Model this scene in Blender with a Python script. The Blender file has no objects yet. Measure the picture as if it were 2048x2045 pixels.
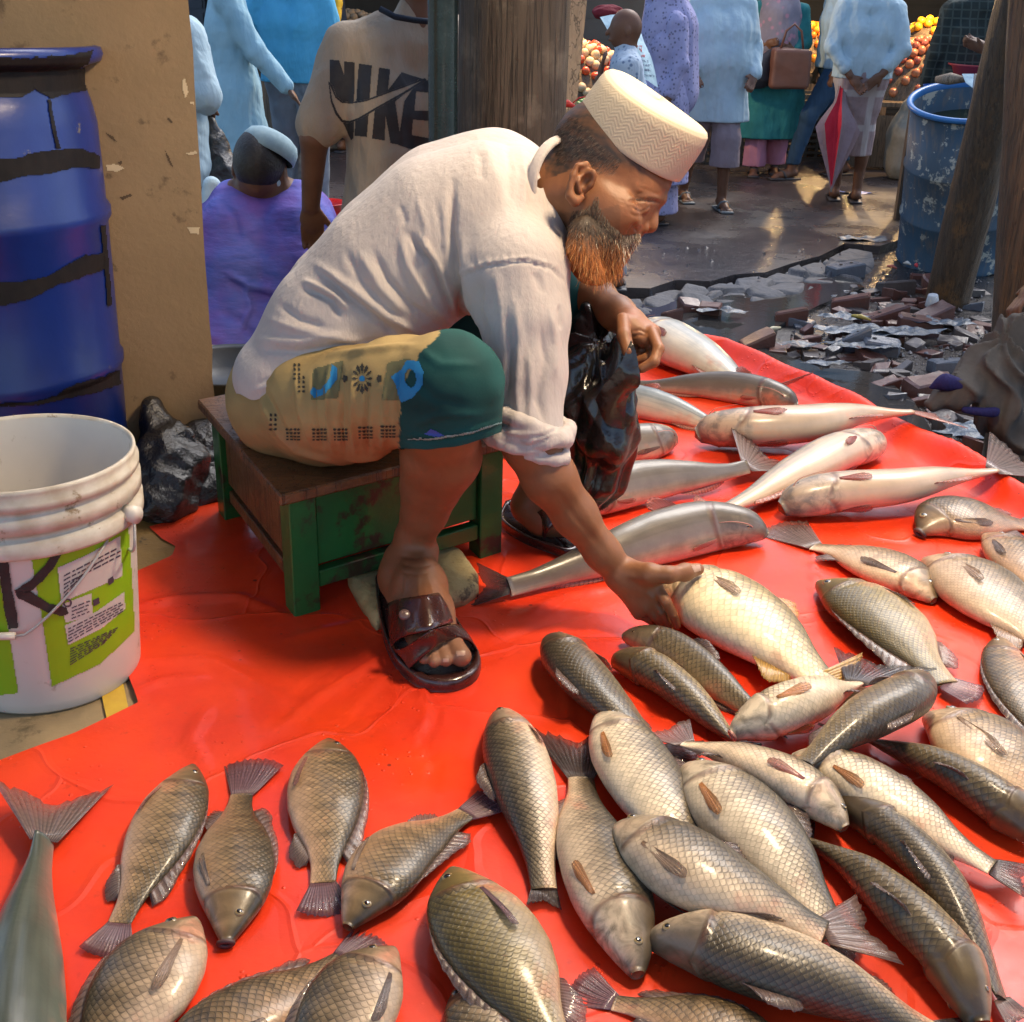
import bpy, math, random
import numpy as np
from mathutils import Vector, Matrix
from mathutils.bvhtree import BVHTree
random.seed(7); rng = np.random.default_rng(7)
R = math.radians
scene = bpy.context.scene
col = scene.collection
# ---------------------------------------------------------------- camera
PITCH, ROLL, FPX, CAMH = R(24.0), R(1.4), 2450.0, 1.02
CAM = np.array([0.0, 0.0, CAMH])
FW = np.array([0, math.cos(PITCH), -math.sin(PITCH)])
_r0 = np.array([1.0, 0, 0]); _u0 = np.array([0, math.sin(PITCH), math.cos(PITCH)])
RT = math.cos(ROLL)*_r0 + math.sin(ROLL)*_u0
UP = -math.sin(ROLL)*_r0 + math.cos(ROLL)*_u0
cd = bpy.data.cameras.new('camera'); cam = bpy.data.objects.new('camera', cd); col.objects.link(cam)
cam.matrix_world = Matrix(((RT[0], UP[0], -FW[0], CAM[0]), (RT[1], UP[1], -FW[1], CAM[1]), (RT[2], UP[2], -FW[2], CAM[2]), (0, 0, 0, 1)))
cd.sensor_width = 36; cd.lens = 36*FPX/2048; cd.clip_start = 0.05; cd.clip_end = 300
scene.camera = cam
# ---------------------------------------------------------------- light
SUN_EL, SUN_ROT = R(52), R(35)
world = bpy.data.worlds.new('World'); scene.world = world; world.use_nodes = True
wn = world.node_tree; wn.nodes.clear()
wo = wn.nodes.new('ShaderNodeOutputWorld'); bg = wn.nodes.new('ShaderNodeBackground'); sk = wn.nodes.new('ShaderNodeTexSky')
sk.sky_type = 'NISHITA'; sk.sun_disc = False; sk.sun_elevation = SUN_EL; sk.sun_rotation = SUN_ROT
sk.air_density = 1.0; sk.dust_density = 2.0
bg.inputs['Strength'].default_value = 0.15
wn.links.new(sk.outputs[0], bg.inputs[0]); wn.links.new(bg.outputs[0], wo.inputs[0])
sl = bpy.data.lights.new('sun', 'SUN'); sl.energy = 1.15; sl.angle = R(28); sl.color = (1.0, .985, .96)
so = bpy.data.objects.new('sun', sl); col.objects.link(so)
_sd = Vector((math.sin(SUN_ROT)*math.cos(SUN_EL), math.cos(SUN_ROT)*math.cos(SUN_EL), math.sin(SUN_EL)))
so.rotation_euler = _sd.to_track_quat('Z', 'Y').to_euler(); so.location = (0, 0, 20)
scene.view_settings.view_transform = 'Standard'; scene.view_settings.look = 'None'
scene.view_settings.gamma = 1; scene.view_settings.use_curve_mapping = False
scene.view_settings.exposure = 1.0
scene.cycles.max_bounces = 8; scene.cycles.diffuse_bounces = 4; scene.cycles.glossy_bounces = 3
scene.cycles.transmission_bounces = 4; scene.cycles.use_denoising = True
scene.cycles.caustics_reflective = False; scene.cycles.caustics_refractive = False
STREET = -0.55
# ---------------------------------------------------------------- picking helpers
A3 = lambda *v: np.array(v, float)
def ray(px, py):                       # direction with unit depth along the view axis
    return FW + (px-1024)/FPX*RT + (1022.5-py)/FPX*UP
def PD(px, py, d): return CAM + ray(px, py)*d
def PZ(px, py, z=0.0):
    r = ray(px, py); return CAM + r*((z-CAMH)/r[2])
def proj(P):
    q = np.asarray(P, float)-CAM; d = q@FW
    return np.stack([1024+FPX*(q@RT)/d, 1022.5-FPX*(q@UP)/d, d], -1)
def nrm(v): v = np.asarray(v, float); return v/(np.linalg.norm(v, axis=-1, keepdims=True)+1e-12)
# ---------------------------------------------------------------- objects
ORG = {}
def _setup(o, parent, label, cat, group, kind):
    if parent is not None: o.parent = parent
    if label: o['label'] = label
    if cat: o['category'] = cat
    if group: o['group'] = group
    if kind: o['kind'] = kind
def thing(name, label, cat, loc, group=None):
    o = bpy.data.objects.new(name, None); o.empty_display_size = .05; col.objects.link(o)
    o.location = [float(x) for x in loc]; ORG[o] = np.array(loc, float)
    _setup(o, None, label, cat, group, None); return o
def mesh(name, V, F, mat=None, smooth=True, uv=None, colr=None, auto=None):
    me = bpy.data.meshes.new(name)
    V = np.asarray(V, np.float32)
    if isinstance(F, np.ndarray):
        k = F.shape[1]; me.vertices.add(len(V)); me.vertices.foreach_set('co', V.ravel())
        me.loops.add(F.size); me.loops.foreach_set('vertex_index', F.astype(np.int32).ravel())
        me.polygons.add(len(F)); me.polygons.foreach_set('loop_start', np.arange(0, F.size, k, dtype=np.int32))
        me.update(calc_edges=True); me.validate()
    else:
        me.from_pydata([tuple(v) for v in V.tolist()], [], F); me.update()
    if smooth: me.polygons.foreach_set('use_smooth', np.ones(len(me.polygons), bool))
    for mm in (mat if isinstance(mat, (list, tuple)) else [mat]):
        if mm: me.materials.append(mm)
    if uv is not None:
        li = np.zeros(len(me.loops), np.int32); me.loops.foreach_get('vertex_index', li)
        for nm, arr in uv.items():
            l = me.uv_layers.new(name=nm); l.data.foreach_set('uv', np.asarray(arr, np.float32)[li].ravel())
    if colr is not None:
        a = me.color_attributes.new('Col', 'FLOAT_COLOR', 'POINT')
        c = np.ones((len(V), 4), np.float32); c[:, :3] = colr; a.data.foreach_set('color', c.ravel())
    return me
def obj(name, V, F, mat=None, parent=None, base=None, label=None, cat=None, group=None, kind=None, **kw):
    """V in world coordinates; the object's origin is its parent's, or `base`, or the bottom centre of V"""
    V = np.asarray(V, float)
    if parent is not None: org = ORG[parent]
    elif base is not None: org = np.array(base, float)
    else: org = np.array([(V[:, 0].min()+V[:, 0].max())/2, (V[:, 1].min()+V[:, 1].max())/2, V[:, 2].min()])
    o = bpy.data.objects.new(name, mesh(name, V-org, F, mat, **kw)); col.objects.link(o)
    if parent is None: o.location = [float(x) for x in org]
    ORG[o] = org
    _setup(o, parent, label, cat, group, kind); return o
def sharp(o, ang=35):
    me = o.data
    try: me.set_sharp_from_angle(angle=R(ang))
    except Exception: pass
    return o
class MB:                                # collects primitives into one mesh
    def __init__(s): s.V = []; s.F = []; s.n = 0
    def add(s, V, F):
        V = np.asarray(V, float); s.V.append(V)
        s.F += [tuple(int(i)+s.n for i in f) for f in (F.tolist() if isinstance(F, np.ndarray) else F)]
        s.n += len(V); return s
    def box(s, c, dx, dy, dz, ax=None, bev=0.0):
        """box centred c, half sizes along axes ax (3x3 rows)"""
        ax = np.eye(3) if ax is None else np.asarray(ax, float)
        V = []
        if bev <= 0:
            for i in (-1, 1):
                for j in (-1, 1):
                    for k in (-1, 1): V.append(c+i*dx*ax[0]+j*dy*ax[1]+k*dz*ax[2])
            return s.add(V, [(0, 1, 3, 2), (4, 6, 7, 5), (0, 4, 5, 1), (2, 3, 7, 6), (0, 2, 6, 4), (1, 5, 7, 3)])
        idx = {}
        for i in (-1, 1):
            for j in (-1, 1):
                for k in (-1, 1):
                    for a in range(3):
                        h = [dx-bev, dy-bev, dz-bev]; h[a] += bev
                        idx[i, j, k, a] = len(V); V.append(c+i*h[0]*ax[0]+j*h[1]*ax[1]+k*h[2]*ax[2])
        F = []
        for a in range(3):
            b, d = (a+1) % 3, (a+2) % 3
            for sg in (-1, 1):
                q = []
                for (p, r) in ((-1, -1), (1, -1), (1, 1), (-1, 1)):
                    t = [0, 0, 0]; t[a] = sg; t[b] = p; t[d] = r; q.append(idx[t[0], t[1], t[2], a])
                F.append(tuple(q if sg > 0 else q[::-1]))
        for a in range(3):           # edges along axis a
            b, d = (a+1) % 3, (a+2) % 3
            for p in (-1, 1):
                for r in (-1, 1):
                    def K(t, f):
                        u = [0, 0, 0]; u[a] = t; u[b] = p; u[d] = r; return idx[u[0], u[1], u[2], f]
                    q = [K(-1, b), K(1, b), K(1, d), K(-1, d)]
                    F.append(tuple(q if p*r > 0 else q[::-1])[::-1])
        for i in (-1, 1):
            for j in (-1, 1):
                for k in (-1, 1):
                    q = [idx[i, j, k, 0], idx[i, j, k, 1], idx[i, j, k, 2]]
                    F.append(tuple(q if i*j*k > 0 else q[::-1]))
        return s.add(V, F)
    def tube(s, pts, rad, n=10, caps=True, flat=None):
        pts = np.asarray(pts, float); m = len(pts); rad = np.broadcast_to(rad, (m,))
        T = nrm(np.gradient(pts, axis=0)); u = np.cross(T[0], [0, 0, 1.0])
        if np.linalg.norm(u) < .1: u = np.cross(T[0], [0, 1.0, 0])
        V = []; a = np.arange(n)*2*math.pi/n
        for i in range(m):
            u = nrm(u-T[i]*(u@T[i])); w = np.cross(T[i], u)
            V.append(pts[i]+rad[i]*(np.cos(a)[:, None]*u+np.sin(a)[:, None]*w*(flat or 1)))
        V = np.concatenate(V); F = [(i*n+j, i*n+(j+1) % n, (i+1)*n+(j+1) % n, (i+1)*n+j) for i in range(m-1) for j in range(n)]
        if caps: F += [tuple(range(n))[::-1], tuple(range((m-1)*n, m*n))]
        return s.add(V, F)
    def lathe(s, prof, c, n=48, axis=(0, 0, 1), caps=False, wob=None):
        """prof: list of (radius, height) ; axis direction"""
        ax = nrm(axis); u = nrm(np.cross(ax, [0, 1.0, 0.01])); w = np.cross(ax, u); a = np.arange(n)*2*math.pi/n
        V = []
        for (r, h) in prof:
            rr = r*(1+(wob(a, h) if wob else 0))
            V.append(c+h*ax+(rr*np.cos(a))[:, None]*u+(rr*np.sin(a))[:, None]*w)
        m = len(prof); V = np.concatenate(V)
        F = [(i*n+j, i*n+(j+1) % n, (i+1)*n+(j+1) % n, (i+1)*n+j) for i in range(m-1) for j in range(n)]
        if caps: F += [tuple(range(n))[::-1], tuple(range((m-1)*n, m*n))]
        return s.add(V, F)
    def obj(s, name, mat, parent=None, **kw):
        return obj(name, np.concatenate(s.V), s.F, mat, parent, **kw)
def grid_faces(n, m, wrap=False):
    i, j = np.meshgrid(np.arange(n-1), np.arange(m if wrap else m-1), indexing='ij')
    j2 = (j+1) % m
    return np.stack([i*m+j, (i+1)*m+j, (i+1)*m+j2, i*m+j2], -1).reshape(-1, 4)
def sines(P, seed=0, f=1.0, n=5):
    """smooth pseudo noise in [-1,1] from sums of sines"""
    g = np.random.default_rng(seed); P = np.asarray(P, float); out = 0
    for k in range(n):
        d = nrm(g.normal(size=3))*f*(1+.7*k); ph = g.uniform(0, 6.28, 2)
        q = P@d*6.28; out = out+np.sin(q+ph[0]+1.3*np.sin(P@nrm(g.normal(size=3))*f*6.28*.6+ph[1]))/(1+.5*k)
    return out/2.6
# ---------------------------------------------------------------- materials
def new_mat(name):
    m = bpy.data.materials.new(name); m.use_nodes = True; nt = m.node_tree; nt.nodes.clear()
    out = nt.nodes.new('ShaderNodeOutputMaterial'); b = nt.nodes.new('ShaderNodeBsdfPrincipled')
    nt.links.new(b.outputs[0], out.inputs[0]); return m, nt, b
class N:
    def __init__(s, nt): s.nt = nt
    def n(s, t, **kw):
        x = s.nt.nodes.new('ShaderNode'+t)
        for k, v in kw.items(): setattr(x, k, v)
        return x
    def link(s, a, b): s.nt.links.new(a, b)
    def val(s, node, key, v):
        if hasattr(v, 'is_output') or isinstance(v, bpy.types.NodeSocket): s.link(v, node.inputs[key])
        else: node.inputs[key].default_value = v
    def math(s, op, a, b=0.0, c=0.0, clamp=False):
        x = s.n('Math', operation=op, use_clamp=clamp); s.val(x, 0, a); s.val(x, 1, b); s.val(x, 2, c); return x.outputs[0]
    def mix(s, f, a, b, mode='MIX'):
        x = s.n('Mix', data_type='RGBA', blend_type=mode); s.val(x, 0, f)
        s.val(x, 6, a if not isinstance(a, tuple) else (*a, 1)[:4]); s.val(x, 7, b if not isinstance(b, tuple) else (*b, 1)[:4]); return x.outputs[2]
    def noise(s, vec, scale, detail=4, rough=.55, dist=0):
        x = s.n('TexNoise'); s.val(x, 'Scale', scale); s.val(x, 'Detail', detail); s.val(x, 'Roughness', rough); s.val(x, 'Distortion', dist)
        if vec is not None: s.link(vec, x.inputs['Vector'])
        return x.outputs[0]
    def ramp(s, f, stops, interp='LINEAR'):
        x = s.n('ValToRGB'); s.link(f, x.inputs[0]); cr = x.color_ramp; cr.interpolation = interp
        while len(cr.elements) < len(stops): cr.elements.new(.5)
        for e, (p, c) in zip(cr.elements, stops):
            e.position = p; e.color = (c, c, c, 1) if not isinstance(c, tuple) else (*c, 1)[:4]
        return x.outputs[0]
    def coord(s, k='Object', sc=None):
        x = s.n('TexCoord').outputs[k]
        if sc is not None:
            mp = s.n('Mapping'); s.link(x, mp.inputs[0]); mp.inputs['Scale'].default_value = sc; x = mp.outputs[0]
        return x
    def bump(s, h, strength=.3, dist=.01, nrm=None):
        x = s.n('Bump'); s.val(x, 'Strength', strength); s.val(x, 'Distance', dist); s.link(h, x.inputs['Height'])
        if nrm is not None: s.link(nrm, x.inputs['Normal'])
        return x.outputs[0]
def setp(b, rough=None, spec=None, metal=None, coat=None, coat_r=None, sss=None, trans=None):
    for k, v in (('Roughness', rough), ('Specular IOR Level', spec), ('Metallic', metal), ('Coat Weight', coat), ('Coat Roughness', coat_r), ('Subsurface Weight', sss), ('Transmission Weight', trans)):
        if v is not None: b.inputs[k].default_value = v
def M(name, c1, c2=None, sc=8, rough=.6, bump=.15, bsc=40, bd=.003, stretch=None, c3=None, c3t=.62, c3sc=3, **kw):
    """two-tone noisy material with optional third tone in patches"""
    m, nt, b = new_mat(name); n = N(nt); setp(b, rough=rough, **kw)
    co = n.coord('Object', stretch) if stretch else n.coord()
    c2 = c2 or tuple(x*.7 for x in c1)
    f = n.ramp(n.noise(co, sc, 6), [(.3, 0.), (.7, 1.)])
    c = n.mix(f, c1, c2)
    if c3: c = n.mix(n.ramp(n.noise(co, c3sc, 8, .65), [(c3t, 0.), (c3t+.06, 1.)]), c, c3)
    n.link(c, b.inputs['Base Color'])
    if bump: n.link(n.bump(n.noise(co, bsc, 6, .6), bump, bd), b.inputs['Normal'])
    r = n.math('MULTIPLY_ADD', n.noise(co, sc*2.3, 3), .3, rough-.15); n.link(r, b.inputs['Roughness'])
    return m
def M_col(name, rough=.6, bump=.1, bsc=60, bd=.002, **kw):
    m, nt, b = new_mat(name); n = N(nt); setp(b, rough=rough, **kw)
    a = n.n('Attribute', attribute_name='Col'); co = n.coord()
    c = n.mix(n.math('MULTIPLY', n.noise(co, 25, 5), .35), a.outputs[0], n.mix(1.0, a.outputs[0], (.55, .5, .5), 'MULTIPLY'))
    n.link(c, b.inputs['Base Color'])
    if bump: n.link(n.bump(n.noise(co, bsc, 6, .6), bump, bd), b.inputs['Normal'])
    return m
# ---------------------------------------------------------------- implicit modelling
_C = [(i, j, k) for i in (0, 1) for j in (0, 1) for k in (0, 1)]
_E = [(a, b) for a in _C for b in _C if sum(abs(x-y) for x, y in zip(a, b)) == 1 and a < b]
def surface_nets(F, lo, h):
    ins = F < 0; nx, ny, nz = F.shape
    sl_ = lambda A, o: A[o[0]:nx-1+o[0], o[1]:ny-1+o[1], o[2]:nz-1+o[2]]
    cnt = np.zeros((nx-1, ny-1, nz-1), np.int8)
    for o in _C: cnt += sl_(ins, o)
    act = (cnt > 0) & (cnt < 8); n = int(act.sum()); idx = np.full(act.shape, -1, np.int64); idx[act] = np.arange(n)
    cv = {o: sl_(F, o)[act] for o in _C}; S = np.zeros((n, 3)); W = np.zeros(n)
    for a, b in _E:
        va, vb = cv[a], cv[b]; cr = (va < 0) != (vb < 0); t = np.where(cr, va/np.where(cr, va-vb, 1), 0)
        for ax in range(3): S[:, ax] += cr*(a[ax]+t*(b[ax]-a[ax]))
        W += cr
    V = (np.argwhere(act)+S/W[:, None])*h+lo
    Q = []
    for ax in range(3):
        o = [1 if i == ax else 0 for i in range(3)]
        a = ins[:nx-o[0], :ny-o[1], :nz-o[2]]; b = ins[o[0]:, o[1]:, o[2]:]; s = a != b
        b1, b2 = (ax+1) % 3, (ax+2) % 3
        p = np.argwhere(s); lim = np.array(act.shape)
        ok = (p[:, b1] >= 1) & (p[:, b2] >= 1) & (p[:, b1] < lim[b1]) & (p[:, b2] < lim[b2]); p = p[ok]
        def at(d1, d2):
            q = p.copy(); q[:, b1] += d1; q[:, b2] += d2; return idx[q[:, 0], q[:, 1], q[:, 2]]
        q = np.stack([at(-1, -1), at(0, -1), at(0, 0), at(-1, 0)], -1)
        fl = ~a[p[:, 0], p[:, 1], p[:, 2]]; q[fl] = q[fl][:, ::-1]; Q.append(q)
    Q = np.concatenate(Q); return V, Q[(Q >= 0).all(1)]
def sdf_mesh(fn, lo, hi, h, B=8):
    lo = np.asarray(lo, float); hi = np.asarray(hi, float); nb = np.ceil((hi-lo)/h/B).astype(int); n = nb*B
    ci = np.stack(np.meshgrid(*[np.arange(k) for k in nb], indexing='ij'), -1).reshape(-1, 3)
    d = fn(lo+(ci*B+B/2-.5)*h); F = np.empty(n, np.float32)
    keep = np.abs(d) < B*h*1.35
    F6 = F.reshape(nb[0], B, nb[1], B, nb[2], B)
    F6[...] = np.where(d < 0, -1, 1).reshape(nb)[:, None, :, None, :, None]
    off = np.stack(np.meshgrid(*[np.arange(B)]*3, indexing='ij'), -1).reshape(-1, 3)
    kc = ci[keep]; key = kc//3; order = np.lexsort((key[:, 2], key[:, 1], key[:, 0])); kc = kc[order]
    for s in range(0, len(kc), 27):
        c = kc[s:s+27]; P = lo+((c*B)[:, None]+off[None])*h
        v = fn(P.reshape(-1, 3)).reshape(-1, B, B, B)
        F6[c[:, 0], :, c[:, 1], :, c[:, 2], :] = v
    return surface_nets(F, lo, h)
def cone(a, b, ra, rb=None):
    a = np.asarray(a, float); b = np.asarray(b, float); rb = ra if rb is None else rb; ba = b-a; L = ba@ba+1e-12
    def f(P):
        q = P-a; t = np.clip(q@ba/L, 0, 1); return np.linalg.norm(q-t[:, None]*ba, axis=1)-(ra+(rb-ra)*t)
    f.bb = (np.minimum(a-ra, b-rb), np.maximum(a+ra, b+rb)); return f
def ell(c, r, ax=None):
    c = np.asarray(c, float); r = np.asarray(r, float); ax = np.eye(3) if ax is None else np.asarray(ax, float)
    def f(P):
        q = (P-c)@ax.T/r; k0 = np.linalg.norm(q, axis=1); k1 = np.linalg.norm(q/r, axis=1)+1e-9; return k0*(k0-1)/k1
    m = max(r); f.bb = (c-m, c+m); return f
def bxs(c, hx, ax, rd=0.0):
    c = np.asarray(c, float); hx = np.asarray(hx, float)-rd; ax = np.asarray(ax, float)
    def f(P):
        q = np.abs((P-c)@ax.T)-hx; return np.linalg.norm(np.maximum(q, 0), axis=1)+np.minimum(q.max(1), 0)-rd
    m = np.linalg.norm(hx)+rd; f.bb = (c-m, c+m); return f
def chain(pts, rs):
    return [cone(pts[i], pts[i+1], rs[i], rs[i+1]) for i in range(len(pts)-1)]
def build(ops, h, extra=None, clip=None, pad=.02):
    """ops: list of (sign, prim, k): '+' smooth union, '-' smooth subtract. extra: displacement. clip: list of (point, normal) half spaces kept where (P-p).n<0"""
    plus = [o[1] for o in ops if o[0] == '+']
    lo = np.min([p.bb[0] for p in plus], 0)-pad; hi = np.max([p.bb[1] for p in plus], 0)+pad
    if clip:
        pass
    bbs = [(o[1].bb[0]-o[2]-.03, o[1].bb[1]+o[2]+.03) for o in ops]
    def fn(P, cull=True):
        d = None; pl, ph = P.min(0)-8*h, P.max(0)+8*h
        for (s, p, k), (b0, b1) in zip(ops, bbs):
            if cull and ((b0 > ph).any() or (b1 < pl).any()): continue
            if d is None:
                if s == '-': continue
                d = p(P); continue
            v = p(P)
            if s == '+':
                t = np.clip(.5+.5*(d-v)/k, 0, 1); d = d*(1-t)+v*t-k*t*(1-t)
            else:
                t = np.clip(.5-.5*(d+v)/k, 0, 1); d = d*(1-t)-v*t+k*t*(1-t)
        if d is None: d = np.full(len(P), .5)
        if extra: d = d+extra(P)
        if clip:
            for cp, cn in clip: d = np.maximum(d, (P-cp)@np.asarray(cn, float))
        return d
    return sdf_mesh(fn, lo, hi, h)
def vnormals(V, F):
    a = V[F[:, 0]]; c = V[F[:, 2]]; b = V[F[:, 1]]; d = V[F[:, 3]]
    fn = np.cross(c-a, d-b); Nn = np.zeros_like(V)
    for i in range(4): np.add.at(Nn, F[:, i], fn)
    return nrm(Nn)
def relax(V, F, it=2, lam=.5):
    E = np.concatenate([F[:, [0, 1]], F[:, [1, 2]], F[:, [2, 3]], F[:, [3, 0]]])
    cnt = np.zeros(len(V)); np.add.at(cnt, E[:, 0], 1); np.add.at(cnt, E[:, 1], 1)
    for _ in range(it):
        S = np.zeros_like(V); np.add.at(S, E[:, 0], V[E[:, 1]]); np.add.at(S, E[:, 1], V[E[:, 0]])
        V = V+lam*(S/cnt[:, None]-V)
    return V
def smooth_rim(V, F, it=14, rings=2):
    """fairs the open borders of a cut garment so that hems run clean"""
    E = np.concatenate([F[:, [0, 1]], F[:, [1, 2]], F[:, [2, 3]], F[:, [3, 0]]]); Es = np.sort(E, 1); key = Es[:, 0]*(len(V)+1)+Es[:, 1]
    u, c = np.unique(key, return_counts=True); bk = u[c == 1]; be = np.stack([bk//(len(V)+1), bk % (len(V)+1)], 1)
    V = V.copy(); nb = np.zeros(len(V)); np.add.at(nb, be[:, 0], 1); np.add.at(nb, be[:, 1], 1); m = nb > 0
    for _ in range(it):
        S = np.zeros_like(V); np.add.at(S, be[:, 0], V[be[:, 1]]); np.add.at(S, be[:, 1], V[be[:, 0]]); V[m] = V[m]*.4+.6*(S[m]/nb[m, None])
    W = V.copy(); cnt = np.zeros(len(V)); np.add.at(cnt, E[:, 0], 1); np.add.at(cnt, E[:, 1], 1); near = m.copy()
    for _ in range(rings): near[E[near[E[:, 0]]][:, 1]] = True; near[E[near[E[:, 1]]][:, 0]] = True
    near &= ~m
    for _ in range(4):
        S = np.zeros_like(V); np.add.at(S, E[:, 0], V[E[:, 1]]); np.add.at(S, E[:, 1], V[E[:, 0]]); V[near] = .5*V[near]+.5*(S/np.maximum(cnt, 1)[:, None])[near]
    return V
def biggest(F, nv, minf=400):
    """drops crumbs left over by a cut"""
    lab = np.arange(nv)
    for _ in range(200):
        m = lab[F].min(1); new = lab.copy()
        for k in range(4): np.minimum.at(new, F[:, k], m)
        new = new[new]
        if (new == lab).all(): break
        lab = new
    l = lab[F[:, 0]]; u, c = np.unique(l, return_counts=True); return F[np.isin(l, u[c >= minf])]
def polyd(P2, pts):
    """distance from points to polyline in 2D and parameter along"""
    pts = np.asarray(pts, float); best = np.full(len(P2), 1e9); tt = np.zeros(len(P2)); n = len(pts)-1
    for i in range(n):
        a, b = pts[i], pts[i+1]; ba = b-a; t = np.clip(((P2-a)@ba)/(ba@ba+1e-9), 0, 1)
        d = np.linalg.norm(P2-a-t[:, None]*ba, axis=1); m = d < best; best[m] = d[m]; tt[m] = (i+t[m])/n
    return best, tt
def sculpt(V, F, strokes):
    """real relief: strokes = (pixel polyline of the photo, width in px, height in metres); applied to the side one sees"""
    Nn = vnormals(V, F); pr = proj(V); face = ((CAM-V)*Nn).sum(1) > 0; H = np.zeros(len(V))
    for pts, w, hgt in strokes:
        d, t = polyd(pr[:, :2], pts); env = np.clip(np.minimum(t, 1-t)*5+.15, 0, 1)
        H += hgt*np.exp(-(d/w)**2)*env
    return V+Nn*(H*face)[:, None]
def smoothpath(pts, n):
    pts = np.asarray(pts, float); m = len(pts)
    if m == 2: t = np.linspace(0, 1, n)[:, None]; return pts[0]*(1-t)+pts[1]*t
    s = np.concatenate([[0], np.cumsum(np.linalg.norm(np.diff(pts, axis=0), axis=1))]); tan = np.gradient(pts, s, axis=0)
    u = np.linspace(0, s[-1], n); i = np.clip(np.searchsorted(s, u, 'right')-1, 0, m-2); h = (s[i+1]-s[i]); t = (u-s[i])/h
    t = t[:, None]; h = h[:, None]
    return (2*t**3-3*t**2+1)*pts[i]+(t**3-2*t**2+t)*h*tan[i]+(-2*t**3+3*t**2)*pts[i+1]+(t**3-t**2)*h*tan[i+1]
def inpoly(P, poly):
    poly = np.asarray(poly, float); x, y = P[:, 0], P[:, 1]; c = np.zeros(len(P), bool); j = len(poly)-1
    for i in range(len(poly)):
        xi, yi = poly[i]; xj, yj = poly[j]
        m = ((yi > y) != (yj > y)) & (x < (xj-xi)*(y-yi)/((yj-yi) or 1e-9)+xi); c ^= m; j = i
    return c
def bvh_of(objs):
    V = []; F = []; n = 0
    for o in objs:
        me = o.data; v = np.zeros(len(me.vertices)*3); me.vertices.foreach_get('co', v); v = v.reshape(-1, 3)+ORG[o]
        V += [Vector(q) for q in v]; F += [tuple(i+n for i in p.vertices) for p in me.polygons]; n += len(v)
    return BVHTree.FromPolygons(V, F)
def decal(name, polys, tree, mat, parent, step=2.5, off=.0012, edge=0.0, holes=(), label=None):
    """thin printed or painted layer lying on a surface; outline traced in photo pixels, laid on the real surface"""
    Ps = [np.asarray(p, float) for p in polys]; al = np.concatenate(Ps); lo = al.min(0)-2; hi = al.max(0)+2
    nx, ny = (np.ceil((hi-lo)/step)).astype(int)+1
    gx, gy = np.meshgrid(lo[0]+np.arange(nx)*step, lo[1]+np.arange(ny)*step, indexing='ij'); G = np.stack([gx, gy], -1)
    cc = ((G[:-1, :-1]+G[1:, 1:])/2).reshape(-1, 2)
    if edge: cc = cc+edge*np.stack([sines(np.c_[cc/60, cc[:, :1]*0], 3, 1.3), sines(np.c_[cc/60, cc[:, :1]*0], 4, 1.3)], -1)
    m = np.zeros(len(cc), bool)
    for p in Ps: m |= inpoly(cc, p)
    for p in holes: m &= ~inpoly(cc, p)
    m = m.reshape(nx-1, ny-1); need = np.zeros((nx, ny), bool)
    for a in (0, 1):
        for b in (0, 1): need[a:nx-1+a, b:ny-1+b] |= m
    idx = np.full((nx, ny), -1); V = []
    C = Vector(CAM)
    for i, j in np.argwhere(need):
        d = Vector(ray(*G[i, j])).normalized(); hit = tree.ray_cast(C, d)
        if hit[0] is None: continue
        nn = hit[1] if hit[1].dot(d) < 0 else -hit[1]
        idx[i, j] = len(V); V.append(hit[0]+nn*off)
    F = []
    for i, j in np.argwhere(m):
        q = (idx[i, j], idx[i, j+1], idx[i+1, j+1], idx[i+1, j])
        if min(q) >= 0 and max((V[q[k]]-V[q[(k+1) % 4]]).length for k in range(4)) < .03: F.append(q)
    if not F: return None
    return obj(name, np.array([tuple(v) for v in V]), F, mat, parent, label=label)
# ================================================================ SETTING
def polyfill(poly, h):
    poly = np.asarray(poly, float); lo = poly.min(0)-h; hi = poly.max(0)+h; nx, ny = np.ceil((hi-lo)/h).astype(int)+1
    gx, gy = np.meshgrid(lo[0]+np.arange(nx)*h, lo[1]+np.arange(ny)*h, indexing='ij'); G = np.stack([gx, gy], -1)
    cc = ((G[:-1, :-1]+G[1:, 1:])/2).reshape(-1, 2); m = inpoly(cc, poly).reshape(nx-1, ny-1)
    cnt = np.zeros((nx, ny), int)
    for a in (0, 1):
        for b in (0, 1): cnt[a:nx-1+a, b:ny-1+b] += m
    idx = np.full((nx, ny), -1); used = cnt > 0; idx[used] = np.arange(used.sum()); V = G[used]; bd = (cnt[used] < 4)
    P = V[bd]; best = np.full(len(P), 1e9); Q = P.copy()
    for i in range(len(poly)):
        a, b = poly[i], poly[(i+1) % len(poly)]; ba = b-a; t = np.clip(((P-a)@ba)/(ba@ba+1e-12), 0, 1); q = a+t[:, None]*ba
        d = np.linalg.norm(P-q, axis=1); k = d < best; best[k] = d[k]; Q[k] = q[k]
    V = V.copy(); V[bd] = Q
    ij = np.argwhere(m); F = np.stack([idx[ij[:, 0], ij[:, 1]], idx[ij[:, 0]+1, ij[:, 1]], idx[ij[:, 0]+1, ij[:, 1]+1], idx[ij[:, 0], ij[:, 1]+1]], -1)
    return V, F
def prism(poly, z0, z1):
    n = len(poly); V = [(x, y, z0) for x, y in poly]+[(x, y, z1) for x, y in poly]
    return V, [tuple(range(n))[::-1], tuple(range(n, 2*n))]+[(i, (i+1) % n, n+(i+1) % n, n+i) for i in range(n)]
P2 = lambda px, py, z=0.0: PZ(px, py, z)[:2]
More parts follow.
